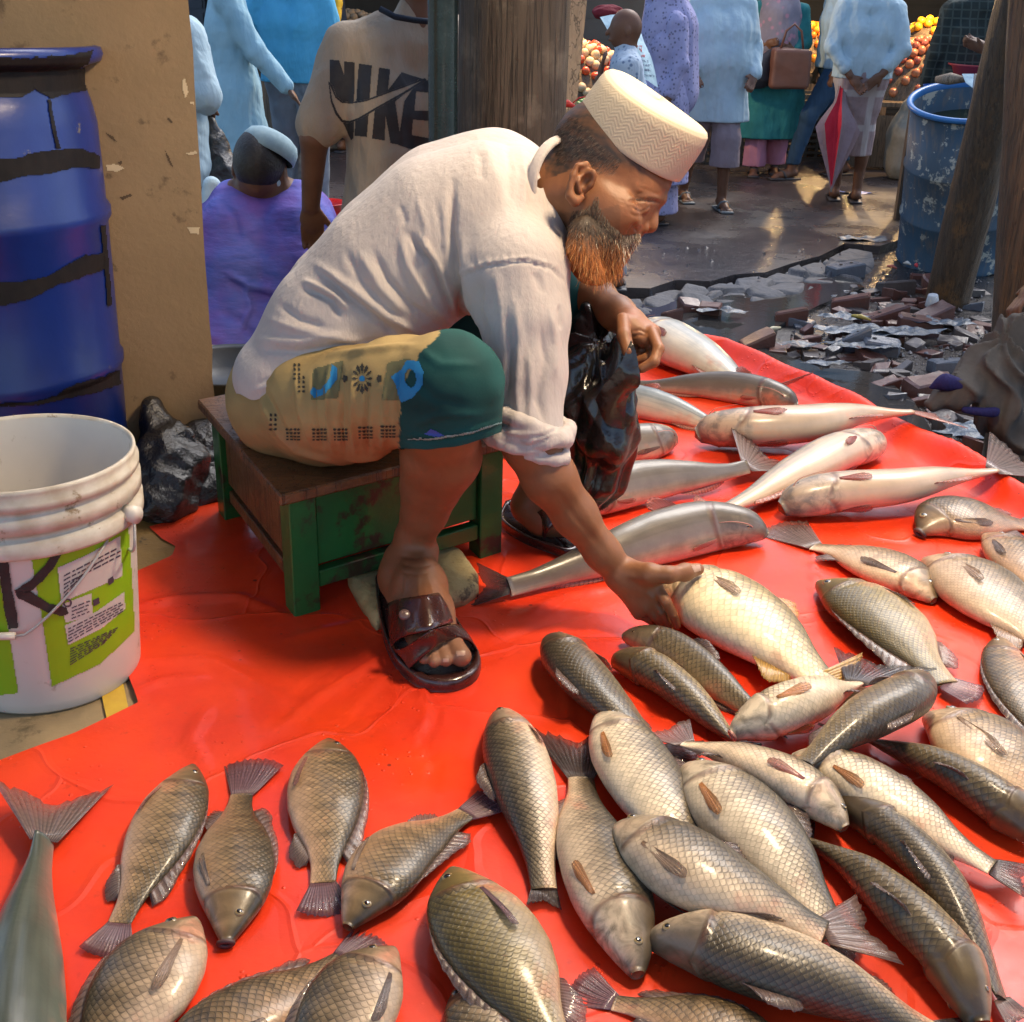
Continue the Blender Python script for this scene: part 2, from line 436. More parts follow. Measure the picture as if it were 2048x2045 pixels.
# --- materials of the setting
def mat_ground(name, c1, c2, wet, rough=.55):
    m, nt, b = new_mat(name); n = N(nt); co = n.coord()
    f = n.noise(co, 3, 8, .6); g = n.noise(co, 26, 6, .6)
    c = n.mix(n.ramp(f, [(.35, 0.), (.65, 1.)]), c1, c2); c = n.mix(n.math('MULTIPLY', g, .5), c, (.02, .018, .016))
    vo = n.n('TexVoronoi'); n.val(vo, 'Scale', 30.0); n.link(co, vo.inputs[0]); sp = n.ramp(vo.outputs[0], [(.03, 1.), (.09, 0.)])
    c = n.mix(n.math('MULTIPLY', sp, .25), c, (.5, .46, .38)); n.link(c, b.inputs['Base Color'])
    w = n.ramp(n.noise(co, 1.3, 5, .6), [(.30, 0.), (.55, 1.)]); n.link(n.math('MULTIPLY_ADD', w, -wet, rough), b.inputs['Roughness'])
    n.link(n.bump(n.noise(co, 22, 8, .65), .55, .012, n.bump(n.noise(co, 90, 4), .4, .004)), b.inputs['Normal']); setp(b, spec=.6); return m
m_road = mat_ground('wet_road', (.085, .068, .066), (.050, .044, .048), .34, .50)
m_mud = mat_ground('wet_mud', (.042, .034, .03), (.03, .026, .025), .3, .45)
m_conc = M('floor_concrete', (.34, .24, .12), (.22, .16, .085), 14, .7, .4, 60, .003, c3=(.12, .085, .04), c3t=.58, c3sc=9)
m_wall = M('tan_plaster', (.30, .20, .105), (.20, .135, .07), 2.5, .8, .35, 70, .004, c3=(.13, .085, .045), c3t=.60, c3sc=14)
m_curb = M('cracked_cement', (.085, .09, .105), (.05, .052, .06), 12, .75, .8, 40, .008)
m_water = M('puddle_water', (.03, .03, .03), (.045, .04, .036), 3, .06, .12, 7, .01)
# street sheets
ROADE = [(700, 640), (1120, 590), (1190, 585), (1240, 575), (1300, 577), (1352, 560), (1420, 563), (1470, 549), (1530, 545), (1580, 528), (1640, 512), (1690, 487), (1760, 492), (1830, 470), (2100, 470)]
road_e = [P2(x, y, STREET) for x, y in ROADE]
gp = [(-40, -6), (40, -6), (40, 90), (-40, 90)]
obj('ground', [(x, y, STREET-.05) for x, y in gp], [(0, 1, 2, 3)], m_mud, base=(0, 0, STREET-.05), kind='structure', smooth=False)
_rp = [(-12, 4.2)]+[tuple(p) for p in road_e]+[(14, road_e[-1][1]-.3), (14, 60), (-12, 60)]
V, F = prism(_rp, STREET-.07, STREET); obj('road', V, F, m_road, kind='structure', smooth=False)
V, F = prism([tuple(P2(x, y, STREET)) for x, y in ((1150, 655), (1230, 610), (1330, 590), (1420, 588), (1600, 555), (1700, 540), (1730, 565), (1640, 600), (1560, 640), (1545, 690), (1640, 722), (1760, 735), (1830, 790), (1880, 870), (1700, 870), (1300, 900), (1100, 800))], STREET-.06, STREET-.028)
obj('puddle', V, F, m_water, kind='structure', smooth=False)
# broken cement edge of the road, cracked into slabs that sit unevenly
g2 = random.Random(4)
kt = [P2(x, y, STREET) for x, y in ((1150, 604), (1240, 590), (1300, 582), (1352, 566), (1420, 568), (1475, 554), (1530, 549), (1585, 532), (1645, 516), (1700, 490), (1745, 495))]
kb = [P2(x, y, STREET) for x, y in ((1750, 520), (1728, 548), (1680, 558), (1640, 566), (1590, 582), (1520, 592), (1440, 600), (1360, 610), (1300, 622), (1230, 640), (1150, 655))]
V2, F = polyfill(kt+kb, .013); P3 = np.c_[V2, V2[:, :1]*0]
_cs = np.random.default_rng(8).uniform(V2.min(0), V2.max(0), (130, 2)); d_ = np.sqrt(((V2[:, None]-_cs[None])**2).sum(-1)); so_ = np.sort(d_, 1); ci_ = np.argmin(d_, 1); tl_ = np.random.default_rng(9).normal(0, .09, (130, 2)); hh_ = np.random.default_rng(10).uniform(-.012, .016, 130)
z = STREET-.022+hh_[ci_]+((V2-_cs[ci_])*tl_[ci_]).sum(1)-.030*np.exp(-((so_[:, 1]-so_[:, 0])/.014)**2)+.004*sines(P3, 3, 6)
bd_ = polyd(V2, kb)[0]; z -= .03*np.exp(-bd_/.03)
obj('broken_kerb', np.c_[V2, z], F, m_curb, kind='structure')
# platform of the stall
EDGE = [(1375, 684), (1480, 700), (1740, 812), (1950, 925), (2060, 990)]
ed = [P2(x, y) for x, y in EDGE]
_e1 = ed[-1]+(ed[-1]-ed[-2])/np.linalg.norm(ed[-1]-ed[-2])*1.6
plat = [(-3.2, -1.6), (_e1[0]+.6, -1.6), tuple(_e1)]+[tuple(p) for p in ed[::-1]]+[(-.4, 3.42), (-3.2, 3.42)]
V, F = prism(plat, STREET-.04, 0.0); obj('floor', V, F, m_conc, kind='structure', smooth=False)
# --- tarpaulin
m, nt, b = new_mat('red_tarpaulin'); n = N(nt); co = n.coord(); m_tarp = m
f = n.noise(co, 5, 6, .6); g = n.noise(co, 45, 5, .6)
c = n.mix(n.ramp(f, [(.3, 0.), (.7, 1.)]), (.84, .058, .010), (.70, .030, .008)); c = n.mix(n.ramp(g, [(.62, 0.), (.74, .35)]), c, (.30, .02, .01))
v1 = n.n('TexVoronoi'); n.val(v1, 'Scale', 9.0); n.link(co, v1.inputs[0]); c = n.mix(n.ramp(v1.outputs[0], [(.022, .85), (.04, 0.)]), c, (.12, .02, .012)); v3 = n.n('TexVoronoi'); n.val(v3, 'Scale', 31.0); n.link(co, v3.inputs[0]); c = n.mix(n.math('MULTIPLY', n.ramp(v3.outputs[0], [(.05, .8), (.09, 0.)]), n.ramp(n.noise(co, 2.2, 4), [(.5, 0.), (.6, 1.)])), c, (.22, .04, .02)); c = n.mix(n.ramp(n.noise(co, 2.4, 8, .7), [(.52, 0.), (.75, .55)]), c, (.45, .030, .012))
n.link(c, b.inputs['Base Color']); wet = n.ramp(n.noise(co, 4.2, 6, .62), [(.42, 0.), (.6, 1.)])
n.link(n.math('MULTIPLY_ADD', wet, -.24, .52), b.inputs['Roughness'])
dr = n.n('TexVoronoi'); n.val(dr, 'Scale', 75.0); n.link(co, dr.inputs[0]); drop = n.math('MULTIPLY', n.ramp(dr.outputs[0], [(.10, 1.), (.22, 0.)]), n.ramp(n.noise(co, 7, 3), [(.52, 0.), (.62, 1.)]))
vc = n.n('TexVoronoi', feature='DISTANCE_TO_EDGE'); n.val(vc, 'Scale', 2.6); dd = n.n('VectorMath', operation='MULTIPLY_ADD'); tn_ = n.n('TexNoise'); n.val(tn_, 'Scale', 3.5); n.link(co, tn_.inputs[0]); n.link(tn_.outputs[1], dd.inputs[0]); dd.inputs[1].default_value = (.45, .45, 0); n.link(co, dd.inputs[2]); n.link(dd.outputs[0], vc.inputs[0]); crs = n.ramp(vc.outputs[0], [(0., 1.), (.016, .3), (.05, 0.)])
n.link(n.bump(n.noise(co, 14, 6, .6), .22, .006, n.bump(crs, .5, .004, n.bump(drop, .8, .002, n.bump(n.noise(co, 160, 3), .12, .001)))), b.inputs['Normal']); setp(b, spec=.32, coat=.14, coat_r=.10)
TP = [(-700, 1830), (0, 1530), (150, 1475), (278, 1415), (246, 1330), (250, 1240), (258, 1156), (345, 1118), (352, 1100), (325, 1085), (298, 1060), (350, 1048), (425, 1005), (470, 930), (600, 850), (900, 780), (1200, 720), (1375, 684), (1480, 700), (1740, 812), (1950, 925), (2060, 990)]
tp = [P2(x, y) for x, y in TP]; dirn = (ed[-1]-ed[-2])/np.linalg.norm(ed[-1]-ed[-2]); outw = np.array([-dirn[1], dirn[0]]); outw = outw if outw[1] > 0 else -outw
tp[-5:] = [p+outw*.07 for p in tp[-5:]]
tp += [tp[-1]+dirn*1.2, np.array([2.4, .3]), np.array([-1.2, .3])]
V2, F = polyfill(tp, .0095)
ds, _ = polyd(V2, np.array([ed[0]-np.array([.8, -.05])]+ed+[_e1]))
side = np.zeros(len(V2))
_el = np.array(ed+[_e1]); bd_ = np.full(len(V2), 1e9)
for i in range(len(_el)-1):
    a, bb = _el[i], _el[i+1]; ba = bb-a; t = np.clip(((V2-a)@ba)/(ba@ba), 0, 1); q = a+t[:, None]*ba; d = np.linalg.norm(V2-q, axis=1)
    nn = np.array([-ba[1], ba[0]]); nn = nn if nn[1] > 0 else -nn; s = np.sign((V2-q)@nn); k = d < bd_; bd_[k] = d[k]; side[k] = s[k]
sd = bd_*side
P3 = np.c_[V2, np.zeros(len(V2))]
z = .005+.0022*(1+sines(P3, 5, .9))+.0012*sines(P3, 8, 3.1)
z += .042*np.exp(-((sd+.075)/.035)**2)*(1+.2*sines(P3, 9, 2.0))
z -= np.clip(sd+.005, 0, 1)**1.0*2.2
pr = proj(P3)[:, :2]
FOLDS = [([(820, 1490), (860, 1440), (845, 1400), (870, 1330)], 5, .005), ([(545, 1480), (640, 1400), (720, 1350), (800, 1300)], 6, .006), ([(690, 1440), (760, 1370), (850, 1330)], 5, .004), ([(870, 1600), (868, 1540), (850, 1500), (868, 1440), (860, 1380)], 5, -.006),
         ([(250, 1225), (350, 1205), (480, 1200), (600, 1250)], 6, .007), ([(560, 1450), (600, 1390), (700, 1320)], 4, -.004), ([(1040, 1240), (1120, 1200), (1240, 1180)], 6, .005), ([(980, 1300), (1080, 1260), (1180, 1225)], 5, -.004), ([(1130, 1350), (1140, 1440), (1120, 1500)], 5, .004),
         ([(1625, 1000), (1628, 1150), (1640, 1300)], 3, .005), ([(560, 1290), (700, 1260), (760, 1240)], 9, .006), ([(420, 1560), (380, 1490), (420, 1420)], 10, .004), ([(300, 1330), (420, 1330), (560, 1400)], 8, .004), ([(640, 1500), (720, 1440), (800, 1420)], 8, -.003), ([(250, 1400), (330, 1370), (420, 1365)], 8, .004),
         ([(1480, 740), (1620, 790), (1740, 850)], 8, .010), ([(1820, 870), (1900, 930), (2000, 990)], 9, .010), ([(1700, 1500), (1760, 1540), (1800, 1600)], 6, .004)]
for pts, w, hgt in FOLDS:
    d, t = polyd(pr, pts); z += hgt*np.exp(-(d/w)**2)*np.clip(np.minimum(t, 1-t)*4+.1, 0, 1)
V = np.c_[V2, z]
tarp = obj('tarpaulin', V, F, m_tarp, label='wet bright red plastic tarpaulin spread under all the fish', cat='tarpaulin')
# yellow strip and worn brown sheet at the tarp's left edge
m_yel = M('yellow_tape', (.62, .40, .03), (.5, .30, .03), 20, .6, .2)
V2, F = polyfill([P2(x, y) for x, y in ((262, 1445), (216, 1452), (190, 1330), (236, 1318))], .01); obj('tape_strip', np.c_[V2, .0045+.001*sines(np.c_[V2, V2[:, :1]], 3, 5)], F, m_yel, label='short yellow strip of tape poking out between white bucket and red tarp', cat='tape')
m_brn = M('brown_sheet', (.40, .22, .05), (.25, .14, .04), 10, .6, .5, 30, .006, c3=(.08, .05, .02), c3t=.6, c3sc=14)
V2, F = polyfill([P2(x, y) for x, y in ((235, 1190), (250, 1160), (345, 1125), (380, 1100), (330, 1060), (420, 1010), (430, 985), (300, 1000), (220, 1020), (200, 1100))], .01)
obj('plastic_sheet', np.c_[V2, .002+.002*(1+sines(np.c_[V2, V2[:, :1]], 13, 4))], F, m_brn, label='torn yellow brown sheet under the red tarp beside the black bags', cat='sheet')
# --- tan pillar
def slab(c00, c10, h, depth, lean=(0, 0)):
    pass
pb0 = PZ(150, 985, 0); pb1 = PZ(440, 960, 0); wx = nrm(np.array([pb1[0]-pb0[0], pb1[1]-pb0[1], 0])); wx = nrm(np.array([1, .30, 0.])); wy = np.array([-wx[1], wx[0], 0])
pt = PD(393, 0, 2.25)
cx = pb1+wx*(-.20)+wy*.16; top_off = np.array([.016, .03, 0])
V = []; 
nzs = 40
for k in range(nzs+1):
    zz = 2.3*k/nzs; o = cx+top_off*k/nzs*1.4
    for sx, sy in ((-1, -1), (1, -1), (1, 1), (-1, 1)):
        V.append(o+wx*sx*.20+wy*sy*.16+np.array([0, 0, zz])+(wx*.0015*g2.gauss(0, 1)))
F = [(k*4+a, k*4+(a+1) % 4, k*4+4+(a+1) % 4, k*4+4+a) for k in range(nzs) for a in range(4)]
pil = obj('pillar', V, F, m_wall, label='tan plastered square pillar with scuffs behind the blue drum', cat='pillar', smooth=False)
ptree = bvh_of([pil]); m_chip = M('chipped_paint', (.6, .48, .3), (.5, .4, .26), 20, .8, .1)
m_scuff = M('dark_scuff', (.07, .045, .025), (.1, .06, .03), 20, .8, .1)
for pl in ([(212, 330), (236, 328), (250, 337), (232, 343), (214, 341)], [(364, 160), (370, 158), (376, 185), (370, 195), (363, 178)], [(372, 306), (392, 304), (394, 310), (378, 310)], [(374, 455), (400, 455), (398, 468), (380, 466)], [(380, 204), (388, 204), (388, 209), (380, 208)]):
    decal('paint_chip', [pl], ptree, m_chip, pil, 2, .001, 1.5)
for pl in ([(212, 266), (226, 272), (236, 284), (224, 277)], [(336, 234), (346, 243), (344, 247), (335, 238)], [(330, 300), (338, 315), (346, 334), (340, 330), (332, 310)], [(240, 395), (262, 388), (264, 392), (246, 400)], [(236, 325), (245, 322), (243, 330)]):
    decal('scuff_mark', [pl], ptree, m_scuff, pil, 2, .001, 1)
# --- pale blue board and dark strip painting the shaded gap at top left
m_pale = M('pale_blue_paint', (.30, .42, .45), (.22, .33, .36), 9, .6, .1)
o1 = PD(30, -10, 3.6); MB().box(A3(o1[0]-.1, o1[1], .45), .16, .012, .85, bev=.003).obj('door_leaf', m_pale, label='pale blue painted door leaf behind the dark blue drum', cat='door')
o2 = PD(82, 20, 3.3); MB().box(A3(o2[0], o2[1], .4), .035, .05, .95, bev=.004).obj('gap_strip', M('gap_shade', (.05, .055, .05), (.03, .03, .03), 12, .6), label='dark upright strip standing for the shade between pale blue door and tan pillar', cat='post')
# --- roof of the stall, its posts, its lamp
m_tin = M('rusty_tin', (.22, .19, .17), (.16, .10, .07), 5, .6, .2, metallic=None) if False else M('rusty_tin', (.22, .19, .17), (.16, .10, .07), 5, .6, .2)
xs = np.linspace(-3.2, 3.0, 180); V = []; 
for yv in (.1, 2.6):
    for x in xs: V.append((x, yv, 2.32+.012*math.sin(x*60)+.05*(2.6-yv)/4))
obj('stall_roof', V, [(i, i+1, 180+i+1, 180+i) for i in range(179)], m_tin, kind='structure')
# --- central trunk post
def trunk(name, pts, rads, mat, seed, label, cat='post', rough=.06, n=40, m=70):
    P = smoothpath(pts, m); rr = np.interp(np.linspace(0, 1, m), np.linspace(0, 1, len(rads)), rads); a = np.arange(n)*2*math.pi/n
    V = np.stack([P[i]+rr[i]*np.stack([np.cos(a), np.sin(a), 0*a], -1) for i in range(m)])
    d = nrm(V-P[:, None]); q = V.reshape(-1, 3)*A3(1, 1, .12)*9
    disp = (sines(q*1.0, seed, .55)*.6+sines(q*3, seed+1, .6)*.4).reshape(m, n)
    V = V+d*(disp*rough*rr[:, None])[..., None]
    uvb = V.reshape(-1, 3)
    return obj(name, uvb, [tuple(f) for f in grid_faces(m, n, True)]+[tuple(range(n))[::-1], tuple(range((m-1)*n, m*n))], mat, label=label, cat=cat)
def mat_wood(name, c1, c2, c3, sc=(14, 14, 1.1), bump=.8, rough=.6, spec=.4):
    m, nt, b = new_mat(name); n = N(nt); co = n.coord('Object', sc); f = n.noise(co, 3, 9, .65, .6); g = n.noise(n.coord(), 7, 8, .65)
    c = n.mix(n.ramp(f, [(.33, 0.), (.66, 1.)]), c1, c2); c = n.mix(n.ramp(g, [(.56, 0.), (.7, .9)]), c, c3); n.link(c, b.inputs['Base Color'])
    cr = n.ramp(n.noise(n.coord('Object', (9, 9, .25)), 6, 5, .5), [(.47, 1.), (.5, 0.), (.53, 1.)]); c = n.mix(cr, tuple(x*.25 for x in c1), c); n.link(c, b.inputs['Base Color'])
    n.link(n.bump(f, bump, .012, n.bump(cr, .4, .006)), b.inputs['Normal']); setp(b, rough=rough, spec=spec); return m
m_trunk = mat_wood('old_trunk_wood', (.075, .058, .042), (.042, .032, .024), (.13, .11, .085))
m_pole = mat_wood('wet_timber', (.10, .06, .03), (.045, .03, .018), (.17, .085, .03), rough=.4, spec=.6)
tb = PD(1022, 270, 3.0); tb[2] = 0; tt = PD(1018, 0, 3.0); k_ = (2.3-0)/(tt[2]-PD(1022, 270, 3.0)[2])
tX, tY = tb[0], 3.12
post = trunk('timber_post', [A3(tX, tY, 0), A3(tX+.003, tY, 1.1), A3(tX, tY, 2.3)], [.135, .128, .122], m_trunk, 3, 'thick cracked brown tree trunk post in the middle behind the man', rough=.05)
m_pipe = M('dark_teal_paint', (.006, .016, .02), (.012, .028, .034), 14, .25, .3, 25, .004, coat=.3)
pp = PD(892, 150, 2.93); MB().tube([A3(pp[0], 2.98, z) for z in np.linspace(0, 2.3, 12)], .034, 18).obj('drain_pipe', m_pipe, label='glossy dark teal pipe fixed along the left of the trunk post', cat='pipe')
m_plank = mat_wood('grey_plank', (.30, .235, .17), (.22, .17, .12), (.16, .12, .09), bump=.5)
def board(name, pa, pb, pc, pd, d, th, mat, label, cat='plank', **kw):
    q = np.array([PD(*p, d) for p in (pa, pb, pc, pd)]); nn = nrm(np.cross(q[1]-q[0], q[3]-q[0])); nn = nn if nn@FW > 0 else -nn
    V = np.r_[q, q+nn*th]; return obj(name, V, [(0, 1, 2, 3), (7, 6, 5, 4), (0, 4, 5, 1), (1, 5, 6, 2), (2, 6, 7, 3), (3, 7, 4, 0)], mat, label=label, cat=cat, smooth=False, **kw)
board('plank', (1137, -60), (1152, -60), (1133, 330), (1112, 330), 3.25, .03, m_plank, 'narrow weathered grey plank touching the trunk post')
board('plank', (1155, -60), (1180, -60), (1133, 420), (1108, 420), 3.32, .03, m_plank, 'wider pale plank right of the trunk post, red string tied round it')
MB().tube([PD(1118, 214, 3.2), PD(1135, 207, 3.19), PD(1150, 214, 3.2)], [.006, .01, .004], 8).tube([PD(1145, 207, 3.2), PD(1158, 196, 3.2), PD(1176, 193, 3.2), PD(1190, 190, 3.4)], .0018, 5).obj('string', M('red_string', (.35, .02, .02), rough=.7), label='dark red string knotted on the plank above the white cap', cat='string')
# right hand timber poles
def lean_pole(px0, py0, z0, px1, py1, d1, r0, r1, seed, label, mat):
    a = PZ(px0, py0, z0); b_ = PD(px1, py1, d1); u = (b_-a)/(b_[2]-a[2]); t = a+u*(2.7-a[2])
    return trunk('timber_pole', [a-u*.05, a+u*.9, t], [r0, (r0+r1)/2, r1], mat, seed, label, rough=.09)
lean_pole(1893, 608, STREET-.05, 2028, 40, 5.75, .118, .09, 21, 'thick leaning wet brown timber pole in front of the faded blue drum', m_pole)
lean_pole(2010, 985, STREET-.05, 2062, 200, 3.75, .075, .085, 22, 'dark timber pole at the right edge, nearest to the red tarp', m_pole)
# ---------------------------------------------------------------- drums
def mat_drum(name, c1, c2, c3, t3, c4=None, rough=.35):
    m, nt, b = new_mat(name); n = N(nt); co = n.coord('Object', (1, 1, .35)); f = n.noise(co, 5, 6); g = n.noise(n.coord(), 9, 10, .72); g2_ = n.noise(n.coord('Object', (1, 1, .1)), 30, 6, .7)
    c = n.mix(n.ramp(f, [(.35, 0.), (.65, 1.)]), c1, c2); 
    if c4: c = n.mix(n.ramp(g2_, [(.5, 0.), (.62, .7)]), c, c4)
    c = n.mix(n.ramp(g, [(t3, 0.), (t3+.03, 1.)]), c, c3); n.link(c, b.inputs['Base Color']); n.link(n.bump(g, .25, .004, n.bump(n.noise(n.coord(), 3, 3), .3, .03)), b.inputs['Normal']); setp(b, rough=rough, spec=.5); return m
def axisframe(top, bot):
    return nrm(np.asarray(top)-np.asarray(bot)), np.linalg.norm(np.asarray(top)-np.asarray(bot))
m_dl = mat_drum('dark_blue_plastic', (.004, .024, .19), (.003, .015, .11), (.16, .14, .12), .64, None, .3)
m_blk = M('black_smear', (.006, .006, .008), (.014, .011, .011), 20, .6, .3, 50, .003, spec=.2)
top = PD(-142, 88, 2.16); bot = PZ(-60, 1135, 0); bot = np.array([top[0]+.0, top[1]-.03, 0.0]); ax, H = axisframe(top, bot)
prof = [(.02, .012), (.24, .012), (.262, .02), (.268, .05), (.270, .28), (.276, .29), (.276, .305), (.270, .315), (.272, .56), (.279, .572), (.279, .588), (.272, .60), (.270, H-.13), (.262, H-.09), (.255, H-.07), (.256, H-.035), (.268, H-.03), (.287, H-.024), (.292, H-.012), (.288, H), (.276, H+.002), (.262, H-.006), (.25, H-.02), (.246, H-.10), (.25, .03), (.02, .03)]
dl = thing('plastic_drum', 'tall dark blue plastic drum with black bands beside the tan pillar', 'drum', bot)
dlb = MB().lathe(prof, bot, 72, ax).obj('barrel', m_dl, dl)
t_ = bvh_of([dlb])
decal('black_neck', [[(-300, 112), (60, 116), (130, 112), (186, 100), (178, 118), (172, 140), (186, 180), (150, 184), (100, 198), (70, 180), (40, 196), (-300, 178)]], t_, m_blk, dl, 2.5, .002, 2)
decal('tape_band', [[(-300, 322), (30, 318), (60, 306), (110, 300), (160, 297), (196, 310), (197, 338), (150, 335), (100, 346), (50, 352), (0, 366), (-300, 370)]], t_, m_blk, dl, 2.5, .002, 2)
decal('tape_band', [[(-300, 572), (40, 563), (90, 555), (140, 525), (170, 510), (206, 506), (208, 540), (170, 552), (120, 568), (60, 598), (0, 612), (-300, 614)]], t_, m_blk, dl, 2.5, .002, 2)
decal('tape_band', [[(-300, 812), (60, 804), (110, 790), (150, 768), (200, 755), (238, 738), (240, 768), (190, 785), (120, 800), (60, 812), (-300, 822)]], t_, m_blk, dl, 2.5, .002, 2)
decal('seam_line', [[(94, 200), (100, 200), (112, 270), (120, 298), (112, 298), (102, 255)]], t_, m_blk, dl, 2, .002, 1)
decal('seam_line', [[(200, 450), (210, 450), (222, 610), (214, 612)]], t_, m_blk, dl, 2, .002, 1)
m_dr = mat_drum('faded_blue_paint', (.040, .10, .165), (.05, .08, .11), (.40, .40, .34), .555, (.13, .12, .11), .6)
m_rim = M('bright_blue_rim', (.04, .20, .50), (.03, .15, .40), 9, .35, .1)
rt_ = PZ(1944, 200, STREET+.93); rb = PZ(1906, 512, STREET); ax, H = axisframe(rt_, rb)
dr_ = thing('metal_drum', 'open faded blue drum with peeling paint behind the leaning pole', 'drum', rb)
_sc = 1.22
prof = [(.02, .02), (.262, .02), (.275, .0), (.279, .01), (.272, .03), (.272, .27), (.279, .285), (.279, .30), (.272, .315), (.273, .57), (.280, .585), (.280, .60), (.273, .615), (.272, H-.02), (.262, H-.03), (.262, .04), (.02, .04)]
MB().lathe([(r_*_sc, h_) for r_, h_ in prof], rb, 64, ax).obj('barrel', m_dr, dr_)
MB().lathe([(r_*_sc, h_) for r_, h_ in [(.262, H-.03), (.286, H-.022), (.292, H-.008), (.286, H+.006), (.272, H+.006), (.262, H-.004), (.262, H-.03)]], rb, 64, ax).obj('rim', m_rim, dr_)
MB().lathe([(0.001, H-.16), (.2615*_sc, H-.16)], rb, 48, ax).obj('dirty_water', M('drum_water', (.05, .06, .03), (.03, .04, .02), 8, .15, .1), dr_)
# ---------------------------------------------------------------- white bucket
m_wb = M('grubby_white_plastic', (.60, .56, .50), (.52, .48, .42), 5, .38, .1, 60, .001, c3=(.34, .29, .22), c3t=.61, c3sc=16)
m_wb2 = M('rim_grime', (.58, .54, .46), (.40, .33, .24), 28, .45, .2, 60, .001, c3=(.22, .15, .08), c3t=.60, c3sc=24)
bb = PZ(105, 1338, 0); bk = thing('paint_bucket', 'large open white bucket with green label and black letter K', 'bucket', bb)
H = .365; RB, RTp = .133, .157
rad = lambda h: RB+(RTp-RB)*h/H
prof = [(.01, .006), (RB-.012, .006), (RB-.004, 0.0), (RB, .006), (rad(.02), .02), (rad(.262), .262)]
bo = MB().lathe(prof, bb, 96).obj('bucket_body', m_wb, bk)
prof = [(rad(.262), .262), (rad(.262)+.001, .264), (rad(.27)+.012, .266), (rad(.275)+.0125, .270), (rad(.285)+.012, .290), (rad(.292)+.004, .293), (rad(.30)+.004, .300), (rad(.302)+.0105, .303), (rad(.31)+.0105, .323), (rad(.32)+.003, .327), (rad(.33)+.003, .334), (rad(.335)+.008, .337), (rad(.345)+.008, .347), (rad(.35)+.003, .350), (rad(.36)+.004, .360), (rad(.365)+.003, .3655), (rad(.365)-.001, .366), (rad(.36)-.003, .361)]
MB().lathe(prof, bb, 96).obj('rim_bands', m_wb2, bk)
MB().lathe([(rad(.36)-.003, .361), (rad(.30)-.004, .30), (rad(.2)-.004, .2), (rad(.02)-.004, .02), (.005, .012)], bb, 96).obj('inner_wall', m_wb, bk)
bt = bvh_of([bo]); m_green = M('green_print', (.23, .42, .012), (.20, .37, .012), 9, .35, .1, c3=(.30, .42, .08), c3t=.68, c3sc=14)
m_lab = M('label_white', (.52, .49, .45), (.47, .44, .40), 14, .45, .05); m_ink = M('print_ink', (.06, .045, .07), rough=.5, bump=0); m_paintk = M('black_brush_paint', (.012, .012, .012), (.03, .03, .03), 30, .5, .5)
decal('green_panel', [[(60, 1100), (150, 1058), (252, 1003), (262, 1140), (269, 1262), (200, 1328), (104, 1373), (85, 1240)]], bt, m_green, bk, 2.5, .0009)
decal('green_panel', [[(-90, 1150), (-2, 1150), (14, 1240), (37, 1386), (-90, 1400)]], bt, m_green, bk, 2.5, .0009)
decal('label_box', [[(115, 1135), (176, 1108), (238, 1072), (244, 1152), (180, 1180), (122, 1205)]], bt, m_lab, bk, 2, .0016)
decal('label_box', [[(124, 1208), (182, 1186), (184, 1232), (130, 1245)]], bt, m_lab, bk, 2, .0016)
decal('label_box', [[(129, 1250), (190, 1224), (246, 1184), (249, 1218), (200, 1258), (136, 1289)]], bt, m_lab, bk, 2, .0016)
g3 = random.Random(2); polys = []
def textrow(x0, y0, x1, y1, th=3.0):
    x = x0
    while x < x1-4:
        w = g3.uniform(5, 14); e = min(x+w, x1); ya = y0+(y1-y0)*(x-x0)/(x1-x0); yb = y0+(y1-y0)*(e-x0)/(x1-x0); polys.append([(x, ya), (e, yb), (e, yb+th), (x, ya+th)]); x = e+g3.uniform(2, 4)
for k in range(6): textrow(126, 1150+k*8.5, 238-(k*12 if k > 2 else 0), 1092+k*8.5, 3.2)
for k in range(4): textrow(142, 1214+k*7, 178, 1200+k*7, 2.6)
for k in range(5): textrow(136, 1256+k*6.5, 244, 1202+k*4.6, 2.6)
for k in range(7): textrow(140, 1296+k*5.2, 238-k*5, 1252+k*5.2, 2.2)
polys += [[(213, 1158), (224, 1152), (226, 1164), (215, 1170)], [(184, 1200), (196, 1194), (198, 1206), (186, 1212)]]
ring = [(134+9*math.cos(a), 1205+9*math.sin(a)) for a in np.linspace(0, 6.28, 14)]
decal('label_print', polys, bt, m_ink, bk, 1.3, .0022)
decal('label_emblem', [ring], bt, m_ink, bk, 1.3, .0022, holes=[[(134+5.5*math.cos(a), 1205+5.5*math.sin(a)) for a in np.linspace(0, 6.28, 12)]])
for _k in ([[(-6, 1098), (0, 1094), (14, 1096), (18, 1130), (24, 1178), (34, 1225), (37, 1254), (18, 1257), (10, 1220), (2, 1160)], [(30, 1180), (60, 1160), (90, 1128), (112, 1093), (123, 1091), (126, 1098), (112, 1128), (86, 1160), (56, 1186), (36, 1196)], [(34, 1182), (60, 1180), (98, 1206), (132, 1213), (137, 1226), (122, 1231), (92, 1222), (60, 1206), (36, 1196)]]): decal('paint_stroke', [_k], bt, m_paintk, bk, 1.6, .0026, 1.2)
def onb(px, py, off):
    hit = bt.ray_cast(Vector(CAM), Vector(ray(px, py)).normalized()); 
    if hit[0] is None: return PD(px, py, 1.80)
    n_ = hit[1] if hit[1].dot(Vector(ray(px, py))) < 0 else -hit[1]; return np.array(hit[0]+n_*off)
ear = bb+A3(.171*math.cos(R(-12)), .171*math.sin(R(-12)), .285); m_wire = M('wire', (.45, .43, .40), rough=.35, bump=0)
